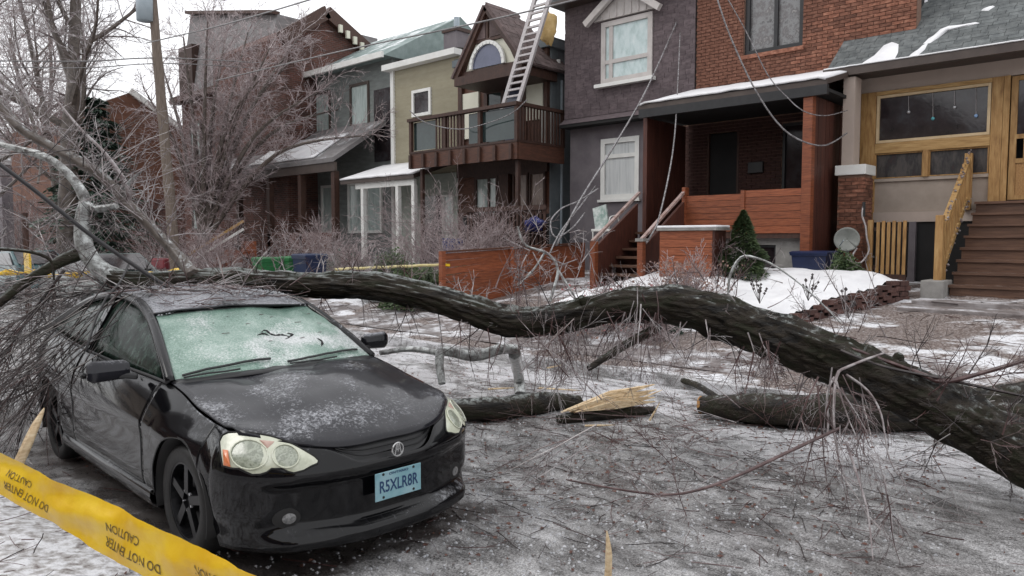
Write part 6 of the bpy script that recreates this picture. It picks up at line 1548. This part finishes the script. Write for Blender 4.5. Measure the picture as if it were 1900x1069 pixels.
def bushy(label, px, py, d, w, h, seed, m, n, leaf=.04, group='low evergreen bushes'):
    g_ = random.Random(seed); p0 = at(px, py, d); p0.z = gz(p0.x, p0.y); t = empty('bush', p0, label, 'bush', group); b = MB()
    for i in range(n):
        a = g_.uniform(0, 6.28); e = math.acos(g_.uniform(0, 1)); k = g_.uniform(.4, 1)**.5*(1+.3*noise.noise((math.cos(a)*2, math.sin(a)*2, e*2+seed)))
        p = p0+Vector((math.cos(a)*math.sin(e)*w*.5*k, math.sin(a)*math.sin(e)*w*.5*k, math.cos(e)*h*k)); s_ = leaf*g_.uniform(.6, 1.4); u = rv(1, g_).normalized()*s_; v = u.orthogonal().normalized()*s_*.6; n0 = len(b.v)
        b.v += [tuple(p-u), tuple(p+v), tuple(p+u), tuple(p-v)]; b.f.append((n0, n0+1, n0+2, n0+3))
    tag(b.build('foliage', M[m], t), kind='stuff')
bushy('dark green bush at the left end of the orange fence', 770, 500, 15.5, 1.5, .85, 1, 'leaf_green', 5000)
bushy('brownish evergreen bush beside the white porch column', 725, 495, 17, 1.4, 1.0, 2, 'leaf_green', 4500)
bushy('green bush behind the left end of the orange fence', 850, 490, 16.5, 1.6, .7, 3, 'leaf_green', 4000)
bushy('small green shrub in front of the satellite dish', 1566, 505, 13.3, .75, .75, 4, 'leaf_green', 3600, .03)
bushy('tiny green plant beside the blue bin', 1515, 503, 13.2, .22, .28, 5, 'leaf_green', 500, .025)
bushy('dark frosted bush left of the shrubs behind the car', 640, 490, 20, 1.6, .8, 6, 'leaf_frost', 3000)
bushy('low teal-green juniper at the trunk above the stairs side', 1232, 535, 11.2, .55, .3, 7, 'leaf_frost', 1500, .03)

# ---------------------------------------------------------------- snow bed with its brick edging
SB = empty('snow_bed', (12.5, 5.5, .6), 'raised garden bed heaped with clean snow behind a low brick edging', 'garden bed')
def inpoly(x, y, P):
    c = False; n = len(P)
    for i in range(n):
        (x1, y1), (x2, y2) = P[i], P[(i+1) % n]
        if (y1 > y) != (y2 > y) and x < (x2-x1)*(y-y1)/(y2-y1)+x1: c = not c
    return c
def edged(x, y, P):
    m = 9
    for i in range(len(P)):
        a = Vector(P[i]); b_ = Vector(P[(i+1) % len(P)]); t = max(0, min(1, (Vector((x, y))-a).dot(b_-a)/(b_-a).length_squared)); m = min(m, (Vector((x, y))-a.lerp(b_, t)).length)
    return m
BP = [(14.0, 3.75), (13.6, 3.55), (11.4, 4.35), (10.5, 5.1), (10.6, 9.0), (13.8, 8.0), (14.1, 5.4)]
def bedtop(x, y): return .60+.20*(min(x, 13.3)-10.5)+.07*noise.noise((x*1.1, y*1.1, 0))+.03*noise.noise((x*3.5, y*3.5, 2))
b = MB(); rows = []; nx, ny = 60, 80
idx = {}
for i in range(nx+1):
    for j in range(ny+1):
        x = 10.3+4.0*i/nx; y = 3.4+5.8*j/ny
        if inpoly(x, y, BP):
            e = edged(x, y, BP); z = bedtop(x, y)-.10+.17*sm(0, .5, e)+.02*noise.noise((x*6, y*6, 1)); idx[(i, j)] = len(b.v); b.v.append((x, y, z))
for i in range(nx):
    for j in range(ny):
        q = [(i, j), (i+1, j), (i+1, j+1), (i, j+1)]
        if all(k in idx for k in q): b.f.append(tuple(idx[k] for k in q))
b.build('snow', M['snow'], SB, True)
out = []; g = random.Random(3)
M['edge_brick'] = pmat('old_dark_brick', [(.035, .018, .015), (.09, .042, .034), (.13, .075, .065)], 9, rough=.85, bump=.6, var=.6, snow=(.6, .45, 8, (.6, .6, .62)))
for k in range(3):
    a = Vector(BP[k]); c = Vector(BP[k+1]); L0 = (c-a).length; d = (c-a).normalized(); nb = int(L0/.21); rot = Matrix.Rotation(math.atan2(d.y, d.x), 3, 'Z')
    for r_ in range(6):
        for i in range(nb):
            q = a+d*((i+.5+(.5 if r_ % 2 else 0)*.9)*L0/nb)
            z = bedtop(q.x, q.y)-.14-r_*.085
            if z < gz(q.x, q.y)-.1: continue
            out.append(((q.x, q.y, z), (L0/nb-.012+g.uniform(-.01, .01), .12+g.uniform(-.02, .02), .075), rot))
pieces(SB, 'brick', M['edge_brick'], out)
b = MB()
for i in range(len(BP)):
    a = BP[i]; c = BP[(i+1) % len(BP)]; b.prism([(a[0], a[1], .3), (c[0], c[1], .3), (c[0], c[1], bedtop(*c)-.11), (a[0], a[1], bedtop(*a)-.11)], (0, 0, .001))
b.build('soil', M['dark'], SB)
# little plants poking out of the snow
for i, (px, py, lb) in enumerate([(1575, 570, 'dark seed heads on thin stalks poking up in front of the snow bed'), (1410, 545, 'thin dark stalks poking from the middle of the snow bed'), (1500, 540, 'broken stalk with dark buds lying across the snow bed')]):
    p = at(px, py, 11.3 if i else 9.8); p.z = max(p.z-.15, gz(p.x, p.y)); t = empty('seed_stalk', p, lb, 'plant', 'stalks in the snow'); c = MB(); g = random.Random(50+i)
    for k in range(7): 
        d = (Vector((0, 0, 1))+rv(.5, g)).normalized(); e = p+d*g.uniform(.2, .45); c.tube([p, p.lerp(e, .5)+rv(.03, g), e], .005, 4)
        for _ in range(3):
            q = p.lerp(e, g.uniform(.6, 1)); n0 = len(c.v); s_ = .025
            c.v += [tuple(q+Vector(w)*s_) for w in ((1, 0, 0), (-1, 0, 0), (0, 1, 0), (0, -1, 0), (0, 0, 1), (0, 0, -1))]
            c.f += [(n0+a, n0+b__, n0+d_) for a, b__, d_ in ((0, 2, 4), (2, 1, 4), (1, 3, 4), (3, 0, 4), (2, 0, 5), (1, 2, 5), (3, 1, 5), (0, 3, 5))]
    tag(c.build('stalks', M['twig_dark'], t), kind='stuff')

# ---------------------------------------------------------------- things in the yards
def binbox(label, px, py, d, w, dp, h, m, lid=True, cat='bin', group=None, rz=0):
    p = at(px, py, d); p.z = gz(p.x, p.y); t = empty('bin', p, label, cat, group, rz=rz)
    rot = Matrix.Rotation(rz, 3, 'Z')
    def W_(x, y, z): return p+rot@Vector((x, y, z))
    rows = [[W_(sx*w/2*k, sy*dp/2*k, z) for sx, sy in ((-1, -1), (1, -1), (1, 1), (-1, 1), (-1, -1))] for z, k in ((0, .82), (h*.88, .98), (h*.885, 1.05), (h*.93, 1.05))]
    MB().grid(rows).build('body', m, t, bevel=0)
    rows = [[W_(sx*w/2*k, sy*dp/2*k, z) for sx, sy in ((-1, -1), (1, -1), (1, 1), (-1, 1), (-1, -1))] for z, k in ((h*.93, 1.07), (h*.97, 1.07), (h, .95), (h*1.01, .02))]
    if lid: MB().grid(rows).build('lid', m, t)
    b = MB(); 
    for s in (-1, 1): b.beam(W_(s*w*.3, dp*.5, .08), W_(s*w*.42, dp*.5, .08), .16, .16)
    tag(b.build('wheels', M['trim_black'], t), kind='stuff'); return t
binbox('large dark blue recycling bin between the cedar porch and the dish', 1514, 505, 14.1, .8, .65, .72, M['blue_plastic'])
binbox('bright green bin half hidden by twigs, the left of the two', 494, 500, 19, .5, .5, 1.0, M['green_plastic'], group='green bins by the fence')
binbox('green bin nearer the navy bin, the right of the two', 545, 500, 19.2, .55, .5, .95, M['green_plastic'], group='green bins by the fence')
binbox('navy blue bin right of the green bins', 575, 505, 18.4, .6, .6, 1.05, M['dkblue_plastic'])
binbox('royal blue tub by the beige house wall', 840, 440, 20, .4, .4, 1.1, pmat('royal_blue_plastic', [(.012, .035, .17), (.02, .055, .24)], 3, rough=.4, bump=0), False)
# satellite dish
p = at(1572, 445, 14.0); DS = empty('satellite_dish', (p.x, p.y, gz(p.x, p.y)), 'pale round satellite dish standing low before the brick pier', 'dish')
nrm = (C0-p+Vector((-3, 1, 2))).normalized(); u = nrm.orthogonal().normalized(); w = nrm.cross(u); rows = []
for k in range(8):
    r_ = .23*k/7; rows.append([p+nrm*(.07*(k/7)**2)+(u*math.cos(2*math.pi*a/24)+w*math.sin(2*math.pi*a/24))*max(.001, r_) for a in range(25)])
MB().grid(rows).build('dish', pmat('grey_dish', [(.17, .18, .165), (.26, .27, .25)], 8, rough=.5), DS, True, solid=.015)
MB().tube([p-nrm*.02, p-nrm*.08-Vector((0, 0, .1)), Vector((p.x+.05, p.y, gz(p.x, p.y)))], .02, 8).build('mast', M['steel'], DS)
MB().tube([p-w*.2, p+nrm*.25-w*.05], .010, 6).build('feed_arm', M['steel'], DS)
HK = empty('garden_hose', at(1600, 470, 13.9), 'frosted white tubing hooked beside the picket gate', 'hose')
pts = [at(x, y, 13.9) for x, y in ((1602, 380), (1600, 400), (1606, 420), (1608, 440), (1612, 465), (1600, 485), (1588, 488), (1582, 475), (1590, 460))]; MB().tube(spline(pts, .03), .018, 6).build('tubing', M['alum'], HK, True); MB().tube([at(1603, 375, 13.9), at(1602, 402, 13.9)], .03, 6).build('nozzle', M['trim_black'], HK)
# white lantern pot near the blue bin
p = at(1484, 512, 13.0); p.z = gz(p.x, p.y)+.05; PT = empty('garden_pot', p, 'little white lidded pot at the back edge of the snow bed', 'pot')
MB().lathe([(0, 0), (.10, 0), (.13, .08), (.13, .16), (.09, .21), (.03, .23), (0, .25)], p, 'z', 16).build('pot_body', M['cream'], PT, True)
MB().tube([p+Rt*.12+Vector((0, 0, .17)), p+Rt*.2+Vector((0, 0, .17)), p+Rt*.21+Vector((0, 0, .06)), p+Rt*.13+Vector((0, 0, .04))], .018, 6).build('pot_handle', M['white'], PT, True)
# blue bundle on the rail fence, snowy white-green chair
p = on(0, 14.1, 992, 412); q = MB(); rows = []
for i in range(9):
    th = math.pi*i/8; rows.append([p+Vector((.10*math.sin(th)*math.cos(a), .32*math.sin(th)*math.sin(a), .15*math.cos(th)-.08*abs(math.sin(a))))*(1+.9*noise.noise((i*.9, 2.2*math.cos(a), 2.2*math.sin(a)))) for a in [2*math.pi*k/14 for k in range(15)]])
q.grid(rows); tag(q.build('blue_tarp', pmat('royal_blue_tarp', [(.01, .012, .07), (.02, .025, .17)], 6, rough=.6, bump=.6, bscale=12, snow=(.75, .5, 6, SNOW)), None, True), 'bundled royal blue tarp hung on the dark slatted fence', 'tarp')
p = on(0, 14.6, 1125, 425); CHR = empty('garden_chair', p-Vector((0, 0, .5)), 'snowy white and green garden chair beside the porch stairs', 'chair')
MB().box(p.x-.2, p.x+.25, p.y-.25, p.y+.3, p.z-.06, p.z).build('seat', M['white'], CHR, bevel=.01); MB().beam(p+Vector((.2, .25, 0)), p+Vector((.25, .38, .55)), .4, .05, (1, 0, 0)).build('backrest', pmat('green_white_plastic', [(.1, .22, .18), (.7, .72, .7)], 7, rough=.4), CHR)
for dx, dy in ((-.18, -.22), (.22, -.22), (-.18, .26), (.22, .26)): MB().tube([p+Vector((dx, dy, -.06)), Vector((p.x+dx, p.y+dy, gz(p.x, p.y)))], .018, 6).build('leg', M['white'], CHR)
MB().tube(spline([p+Vector((-.2, -.22, 0)), p+Vector((-.2, -.24, .25)), p+Vector((.1, -.24, .3)), p+Vector((.25, -.2, .1))], .04), .018, 6).build('arm_rest', M['white'], CHR, True)
# orange steps with rails at the left houses
p = at(440, 445, 25); OS = empty('stairs', (p.x, p.y, gz(p.x, p.y)), 'small orange stained steps with pale sloping rails behind the bushy tree', 'stairs')
for i in range(4): MB().box(p.x-1.0+.28*i, p.x-.7+.28*i, p.y-.6, p.y+.6, gz(p.x, p.y)+.2*i, gz(p.x, p.y)+.2*i+.22).build('step', M['orange_wood'], OS)
for dz in (0, .25): MB().beam(at(350, 488-dz*60, 24.5), at(452, 425-dz*60, 24.8), .08, .08).build('handrail', M['yellow_wood_h'] if dz else M['white'], OS)
MB().box(p.x+.1, p.x+.2, p.y-.9, p.y-.1, gz(p.x, p.y), gz(p.x, p.y)+1.1).build('panel', M['orange_wood'], OS)
o = MB().box(p.x-2.2, p.x-1.8, p.y+.6, p.y+1.6, gz(p.x, p.y)+.2, gz(p.x, p.y)+.55).build('snow_shovel_tray', pmat('dark_red_plastic', [(.16, .02, .03), (.24, .04, .05)], 5, rough=.4), None, bevel=.05); tag(o, 'dark red tray resting low before the orange steps', 'tray')
# orange traffic cone seen through the twigs
p = at(131, 575, 9.5); p.z = 0; CN = empty('traffic_cone', p, 'small orange traffic cone half hidden behind the dark twigs', 'cone')
MB().lathe([(.13, 0), (.10, .1), (.06, .45), (.03, .62), (0, .63)], p+Vector((0, 0, .03)), 'z', 16).build('cone_body', pmat('cone_orange', [(.6, .1, .06), (.75, .16, .1)], 5, rough=.5, bump=0), CN, True)
MB().lathe([(.083, .26), (.062, .42)], p+Vector((0, 0, .03)), 'z', 16).build('band', M['white'], CN, True); MB().box(p.x-.18, p.x+.18, p.y-.18, p.y+.18, .005, .04).build('base', M['trim_black'], CN, bevel=.01)
# far parked cars glimpsed at the left
def farcar(label, x, y, m, rz=math.pi/2):
    t = empty('parked_car', (x, y, 0), label, 'car', 'cars parked far down the street', rz=rz)
    b = LB(); prof = [(2.1, .35), (2.15, .65), (1.9, .8), (1.0, .92), (.35, 1.38), (-.9, 1.42), (-1.75, 1.0), (-2.1, .95), (-2.15, .35)]
    ws = [.78, .80, .80, .74, .60, .60, .70, .78, .78]; rows = []
    for (px_, pz_), w_ in zip(prof, ws): rows.append([Vector((px_, s*w_, pz_)) for s in (-1, -.6, 0, .6, 1)])
    b.grid(rows, True)
    for s in (-1, 1):
        n0 = len(b.v); b.v += [(px_, s*w_, pz_) for (px_, pz_), w_ in zip(prof, ws)]; b.f.append(tuple(range(n0, n0+len(prof)))[::s])
    b.build('body', m, t)
    LB().prism([(.95, -.735, .96), (.38, -.62, 1.33), (-.85, -.62, 1.36), (-1.6, -.72, 1.02)], (0, -.02, 0)).build('side_window', M['glass_dark'], t); LB().prism([(.95, .735, .96), (.38, .62, 1.33), (-.85, .62, 1.36), (-1.6, .72, 1.02)], (0, .02, 0)).build('side_window', M['glass_dark'], t)
    LB().prism([(-1.72, -.6, 1.03), (-1.0, -.55, 1.38), (-1.0, .55, 1.38), (-1.72, .6, 1.03)], (-.02, 0, .02)).build('rear_window', M['glass_dark'], t)
    for wx in (1.35, -1.35):
        for s in (-1, 1): LB().lathe([(0, -.08), (.3, -.09), (.32, 0), (.3, .09), (0, .08)], (wx, s*.74, .32), 'y', 18).build('wheel', M['tyre'], t)
farcar('teal car parked far down the street behind the icy limb', 6.9, 27, pmat('teal_paint', [(.03, .09, .1), (.05, .13, .14)], 3, rough=.3, bump=0, coat=.5))
farcar('dark green car parked beyond the teal car', 6.9, 20.5, pmat('dark_green_paint', [(.015, .035, .03), (.03, .055, .05)], 3, rough=.3, bump=0, coat=.5))
farcar('snow covered grey car parked farthest at the left', 6.9, 34, pmat('snowy_grey_paint', [(.2, .21, .22), (.3, .31, .33)], 3, rough=.4, bump=0, snow=(.5, .6, 3, SNOW)))
# ---------------------------------------------------------------- utility pole and wires
PO = empty('utility_pole', at(322, 470, 23.5), 'leaning wooden utility pole with a pale box near its top', 'pole')
pb = at(328, 480, 23.5); pb.z = gz(pb.x, pb.y)-.1; pt = at(277, -70, 23.5)
limb('pole', [pb, pb.lerp(pt, .5), pt], [.17, .15, .13], M['pole'], PO, 12, .08, .3, 3)
c_ = at(268, 10, 23.3); MB().lathe([(0, -.5), (.24, -.48), (.25, .4), (.2, .5), (0, .52)], c_, 'z', 16).build('transformer', M['steel'], PO, True)
MB().beam(at(235, -25, 23.4), at(320, -20, 23.4), .1, .12).build('cross_arm', M['pole'], PO)
M['wire_ice'] = pmat('iced_wire', [(.09, .085, .085), (.25, .24, .24)], 7, rough=.3, bump=0)
def wire(label, pts, r, m='wire_ice', group='overhead wires', name='wire', st=.3, n=5):
    P_ = spline([at(*q) for q in pts], st); o = MB().tube(P_, r, n).build(name, M[m], None, True); tag(o, label, 'cable', group); return o
wire('iced wire sagging across the roofs to the top right', [(400, 150, 22), (560, 112, 20), (675, 86, 18), (860, 48, 16), (1060, 2, 14), (1200, -40, 13)], .018)
wire('iced wire from the pole out past the top edge', [(272, 80, 23), (400, 50, 20), (500, 22, 18), (600, -8, 16)], .018)
wire('faint level wire crossing the left trees', [(-80, 112, 20), (150, 114, 22), (320, 108, 24), (560, 122, 30)], .020)
wire('lower faint wire crossing the left trees', [(-80, 122, 20), (150, 126, 22), (320, 118, 24), (520, 130, 30)], .016)
wire('taut iced service cable running from the grey house window to the fence', [(1256, 40, 18.0), (1200, 165, 16.5), (1140, 270, 15), (1080, 365, 14), (1032, 455, 13.2)], .020, 'cable_ice', 'downed service cables', 'cable')
wire('second iced strand below the taut service cable', [(1105, 345, 14.4), (1075, 385, 13.9), (1040, 430, 13.4), (1020, 470, 13)], .015, 'cable_ice', 'downed service cables', 'cable')
wire('iced cable curling down over the blue tarp', [(1110, 350, 14.3), (1070, 375, 14), (1045, 385, 14), (1022, 410, 14), (1030, 440, 13.8), (1060, 425, 13.8), (1085, 395, 13.9)], .014, 'cable_ice', 'downed service cables', 'cable', .1)
wire('iced cable hanging almost straight down past the porch', [(1262, 60, 17.8), (1258, 150, 17), (1252, 250, 15), (1240, 330, 13.5), (1218, 420, 12.8), (1200, 450, 12.6)], .016, 'cable_ice', 'downed service cables', 'cable')
wire('outer iced cable looping down from the top to the tan house', [(1325, -20, 13.3), (1352, 60, 13.3), (1395, 155, 13.3), (1440, 225, 13.3), (1480, 258, 13.3), (1530, 270, 13.6), (1572, 247, 14.3)], .015, 'cable_ice', 'downed service cables', 'cable', .15)
wire('inner thinner cable looping down from the top to the tan house', [(1340, -20, 13.3), (1385, 60, 13.3), (1425, 140, 13.3), (1460, 180, 13.3), (1490, 206, 13.3), (1530, 215, 13.6), (1572, 205, 14.3)], .010, 'cable_ice', 'downed service cables', 'cable', .15)
wire('frosted string of lights draped across the balcony front', [(760, 205, 20.6), (790, 228, 20.6), (850, 240, 20.4), (900, 230, 20.0), (950, 210, 19.2), (978, 185, 19.0)], .015, 'cable_ice', 'downed service cables', 'cable', .15)
wire('thick black cable slanting down across the icy limbs onto the car roof', [(-60, 262, 5.4), (60, 350, 5.5), (160, 430, 5.6), (250, 493, 5.65), (335, 548, 5.6)], .016, 'cable', 'downed service cables', 'cable', .1, 8)
wire('thin black cable running down the near corner of the car roof', [(238, 492, 5.55), (222, 525, 5.3), (196, 555, 5.1), (178, 590, 5.0), (160, 650, 4.8)], .009, 'cable', 'downed service cables', 'cable', .1, 6)
# ---------------------------------------------------------------- caution tapes
def tape_mat():
    m, n, b = new('yellow_caution_tape'); g = n.nodes.new('ShaderNodeNewGeometry')
    f = noise_n(n, g.outputs['Position'], 9, 4, .6)
    n.links.new(ramp(n, f, [(.35, (.72, .42, .012)), (.65, (.84, .56, .03))]), b.inputs['Base Color']); b.inputs['Roughness'].default_value = .32
    bn = n.nodes.new('ShaderNodeBump'); bn.inputs['Strength'].default_value = .4; bn.inputs['Distance'].default_value = .004; n.links.new(noise_n(n, g.outputs['Position'], 30, 3, .6), bn.inputs['Height']); n.links.new(bn.outputs[0], b.inputs['Normal']); return m
M['tape'] = tape_mat(); M['tape_ink'] = pmat('worn_tape_ink', [(.05, .035, .012), (.14, .09, .02), (.42, .27, .02)], 90, rough=.5, bump=0)
# upper and lower edge in the air between two anchors outside the view
TA = [(-260, 700, 760, 2.3), (-90, 788, 855, 1.98), (0, 838, 909, 1.84), (90, 886, 960, 1.74), (200, 935, 1027, 1.62), (330, 997, 1100, 1.50), (490, 1071, 1183, 1.36), (700, 1175, 1300, 1.2)]
tops = spline([at(x, a, d) for x, a, b_, d in TA], .02); 
bots = []
Pt = [at(x, a, d) for x, a, b_, d in TA]; Pb = [at(x-14, b_, d-.004) for x, a, b_, d in TA]
def sp2(P, t):
    n = len(P)-1; f = t*n; i = min(n-1, int(f)); f -= i; p0, p1, p2, p3 = P[max(i-1, 0)], P[i], P[i+1], P[min(i+2, n)]
    return .5*((2*p1)+(p2-p0)*f+(2*p0-5*p1+4*p2-p3)*f*f+(3*p1-p0-3*p2+p3)*f**3)
def tp(t, v, off=0):
    a = sp2(Pt, t); c = sp2(Pb, t); p = a.lerp(c, v); nn = (c-a).cross(sp2(Pt, min(1, t+.01))-sp2(Pt, max(0, t-.01))).normalized()
    if nn.dot(C0-p) < 0: nn = -nn
    w = .0045*math.sin(v*math.pi*2+t*9)+.0035*math.sin(v*9+t*31)+.006*noise.noise((t*26, v*2.2, 0))+.003*abs(noise.noise((t*60+v*5, v*6, 4)))
    return p+nn*(w+off)
TPE = empty('caution_tape', tp(.5, .5), 'wide yellow caution tape stretched across the near left corner with dark upside down lettering', 'caution tape')
b = MB(); b.grid([[tp(i/160, j/16) for j in range(17)] for i in range(161)]); b.build('tape', M['tape'], TPE, True)
Lt = [0]
for i in range(400): Lt.append(Lt[-1]+(sp2(Pt, (i+1)/400)-sp2(Pt, i/400)).length)
def t_of(s):
    lo, hi = 0, 400
    while hi-lo > 1:
        m_ = (lo+hi)//2
        if Lt[m_] < s: lo = m_
        else: hi = m_
    return (lo+(s-Lt[lo])/max(1e-6, Lt[hi]-Lt[lo]))/400
W0 = (sp2(Pt, .5)-sp2(Pb, .5)).length
def T_OF_X(px):
    for i in range(400):
        w = sp2(Pt, i/400)-C0
        if 950+FPX*w.dot(Rt)/w.dot(Fw) > px: return Lt[i]
    return Lt[-1]
for txt, s_c, vv, sc in (('CAUTION', T_OF_X(40), .38, .8), ('DO NOT ENTER', T_OF_X(60), .68, .9), ('CAUTION', T_OF_X(235), .40, .85), ('DO NOT ENTER', T_OF_X(255), .70, .9), ('CAUTION', T_OF_X(400), .38, .85), ('DO NOT ENTER', T_OF_X(440), .66, 1.0)):
    text_mesh(txt, .029*sc, M['tape_ink'], TPE, 'tape_lettering', lambda x, y, s_c=s_c, vv=vv: tuple(tp(t_of(max(.001, s_c-x)), vv+y/W0, .0012)), (1.0, 1.0), .0002)
T2 = empty('caution_tape', at(740, 495, 14.8), 'thin far yellow caution tape tied to the end post of the orange fence', 'caution tape')
rows = [[at(620+208*i/30, 500-9*i/30+.4*math.sin(i), 15.4-.5*i/30)+Vector((0, 0, dz)) for dz in (.03, -.025)] for i in range(31)]
M['tape_pale'] = pmat('faded_yellow_tape', [(.6, .5, .2), (.72, .64, .36)], 5, rough=.4, bump=0)
MB().grid(rows).build('tape', M['tape_pale'], T2, True, solid=.003); MB().tube([at(817, 468, 14.9), at(817, 493, 14.9)], .03, 6).build('knot', M['tape'], T2); MB().beam(at(815, 491, 14.88), at(835, 492, 14.88), .03, .05).build('loose_end', M['tape'], T2)
T3 = empty('caution_tape', at(200, 505, 11), 'sagging yellow caution tape glimpsed behind the icy limbs at the left', 'caution tape')
rows = [[at(-60+470*i/60, 508+3*math.sin(i*.35)-2*math.sin(i*.9), 13-1.5*i/60)+Vector((0, 0, dz*(.6+.4*math.sin(i*.8)))) for dz in (.06, -.05)] for i in range(61)]
MB().grid(rows).build('tape', M['tape'], T3, True, solid=.003)
p = at(50, 490, 16); SG = empty('yellow_sign', (p.x, p.y, gz(p.x, p.y)), 'small plain yellow sign on a brown post at the far left', 'sign')
MB().box(p.x-.02, p.x+.02, p.y-.24, p.y+.14, p.z-.2, p.z+.25).build('panel', M['tape'], SG); MB().tube([Vector((p.x+.05, p.y+.2, gz(p.x, p.y))), Vector((p.x+.05, p.y+.2, p.z+1.1))], .06, 8).build('post', M['brown_wood'], SG)

# ---------------------------------------------------------------- the near side of the street, behind the camera: unseen houses added to block sky light and be mirrored
for i, (y, w_, h, mt, lb) in enumerate([(-16, 7, 6.5, 'brick_far', 'unseen red brick gabled house added on the near side, farthest back to the right'), (-8, 7, 7, 'stucco_grey', 'unseen grey stucco house added on the near side behind the viewer'), (0, 7.4, 6.6, 'brick_far', 'unseen dark brick house added on the near side right behind the viewer'), (8.3, 7, 7.2, 'beige_siding', 'unseen beige house added on the near side of the street beside the tape'), (16.5, 7.4, 6.8, 'brick_far', 'unseen brick house added on the near side beyond the beige one'), (25, 8, 7, 'tan', 'unseen tan house added on the near side farthest up the street')]):
    H = empty('house', (-8, y, 0), lb, 'house', 'unseen houses added along the near side for shade and reflections')
    MB().box(-17, -8, y, y+w_, 0, h).build('wall', M[mt], H)
    MB().prism([(-7.6, y-.2, h), (-7.6, y+w_/2, h+2.8), (-7.6, y+w_+.2, h)], (-9.8, 0, 0)).build('roof', M['roof_far'], H)
    for yy in (y+1, y+w_-2.4):
        for zz_ in (1.4, 4.2): MB().box(-7.99, -7.95, yy, yy+1.3, zz_, zz_+1.5).build('window', M['glass_dark'], H)
    MB().box(-7.99, -7.95, y+w_/2-.45, y+w_/2+.45, .6, 2.7).build('door', M['brown_wood'], H)
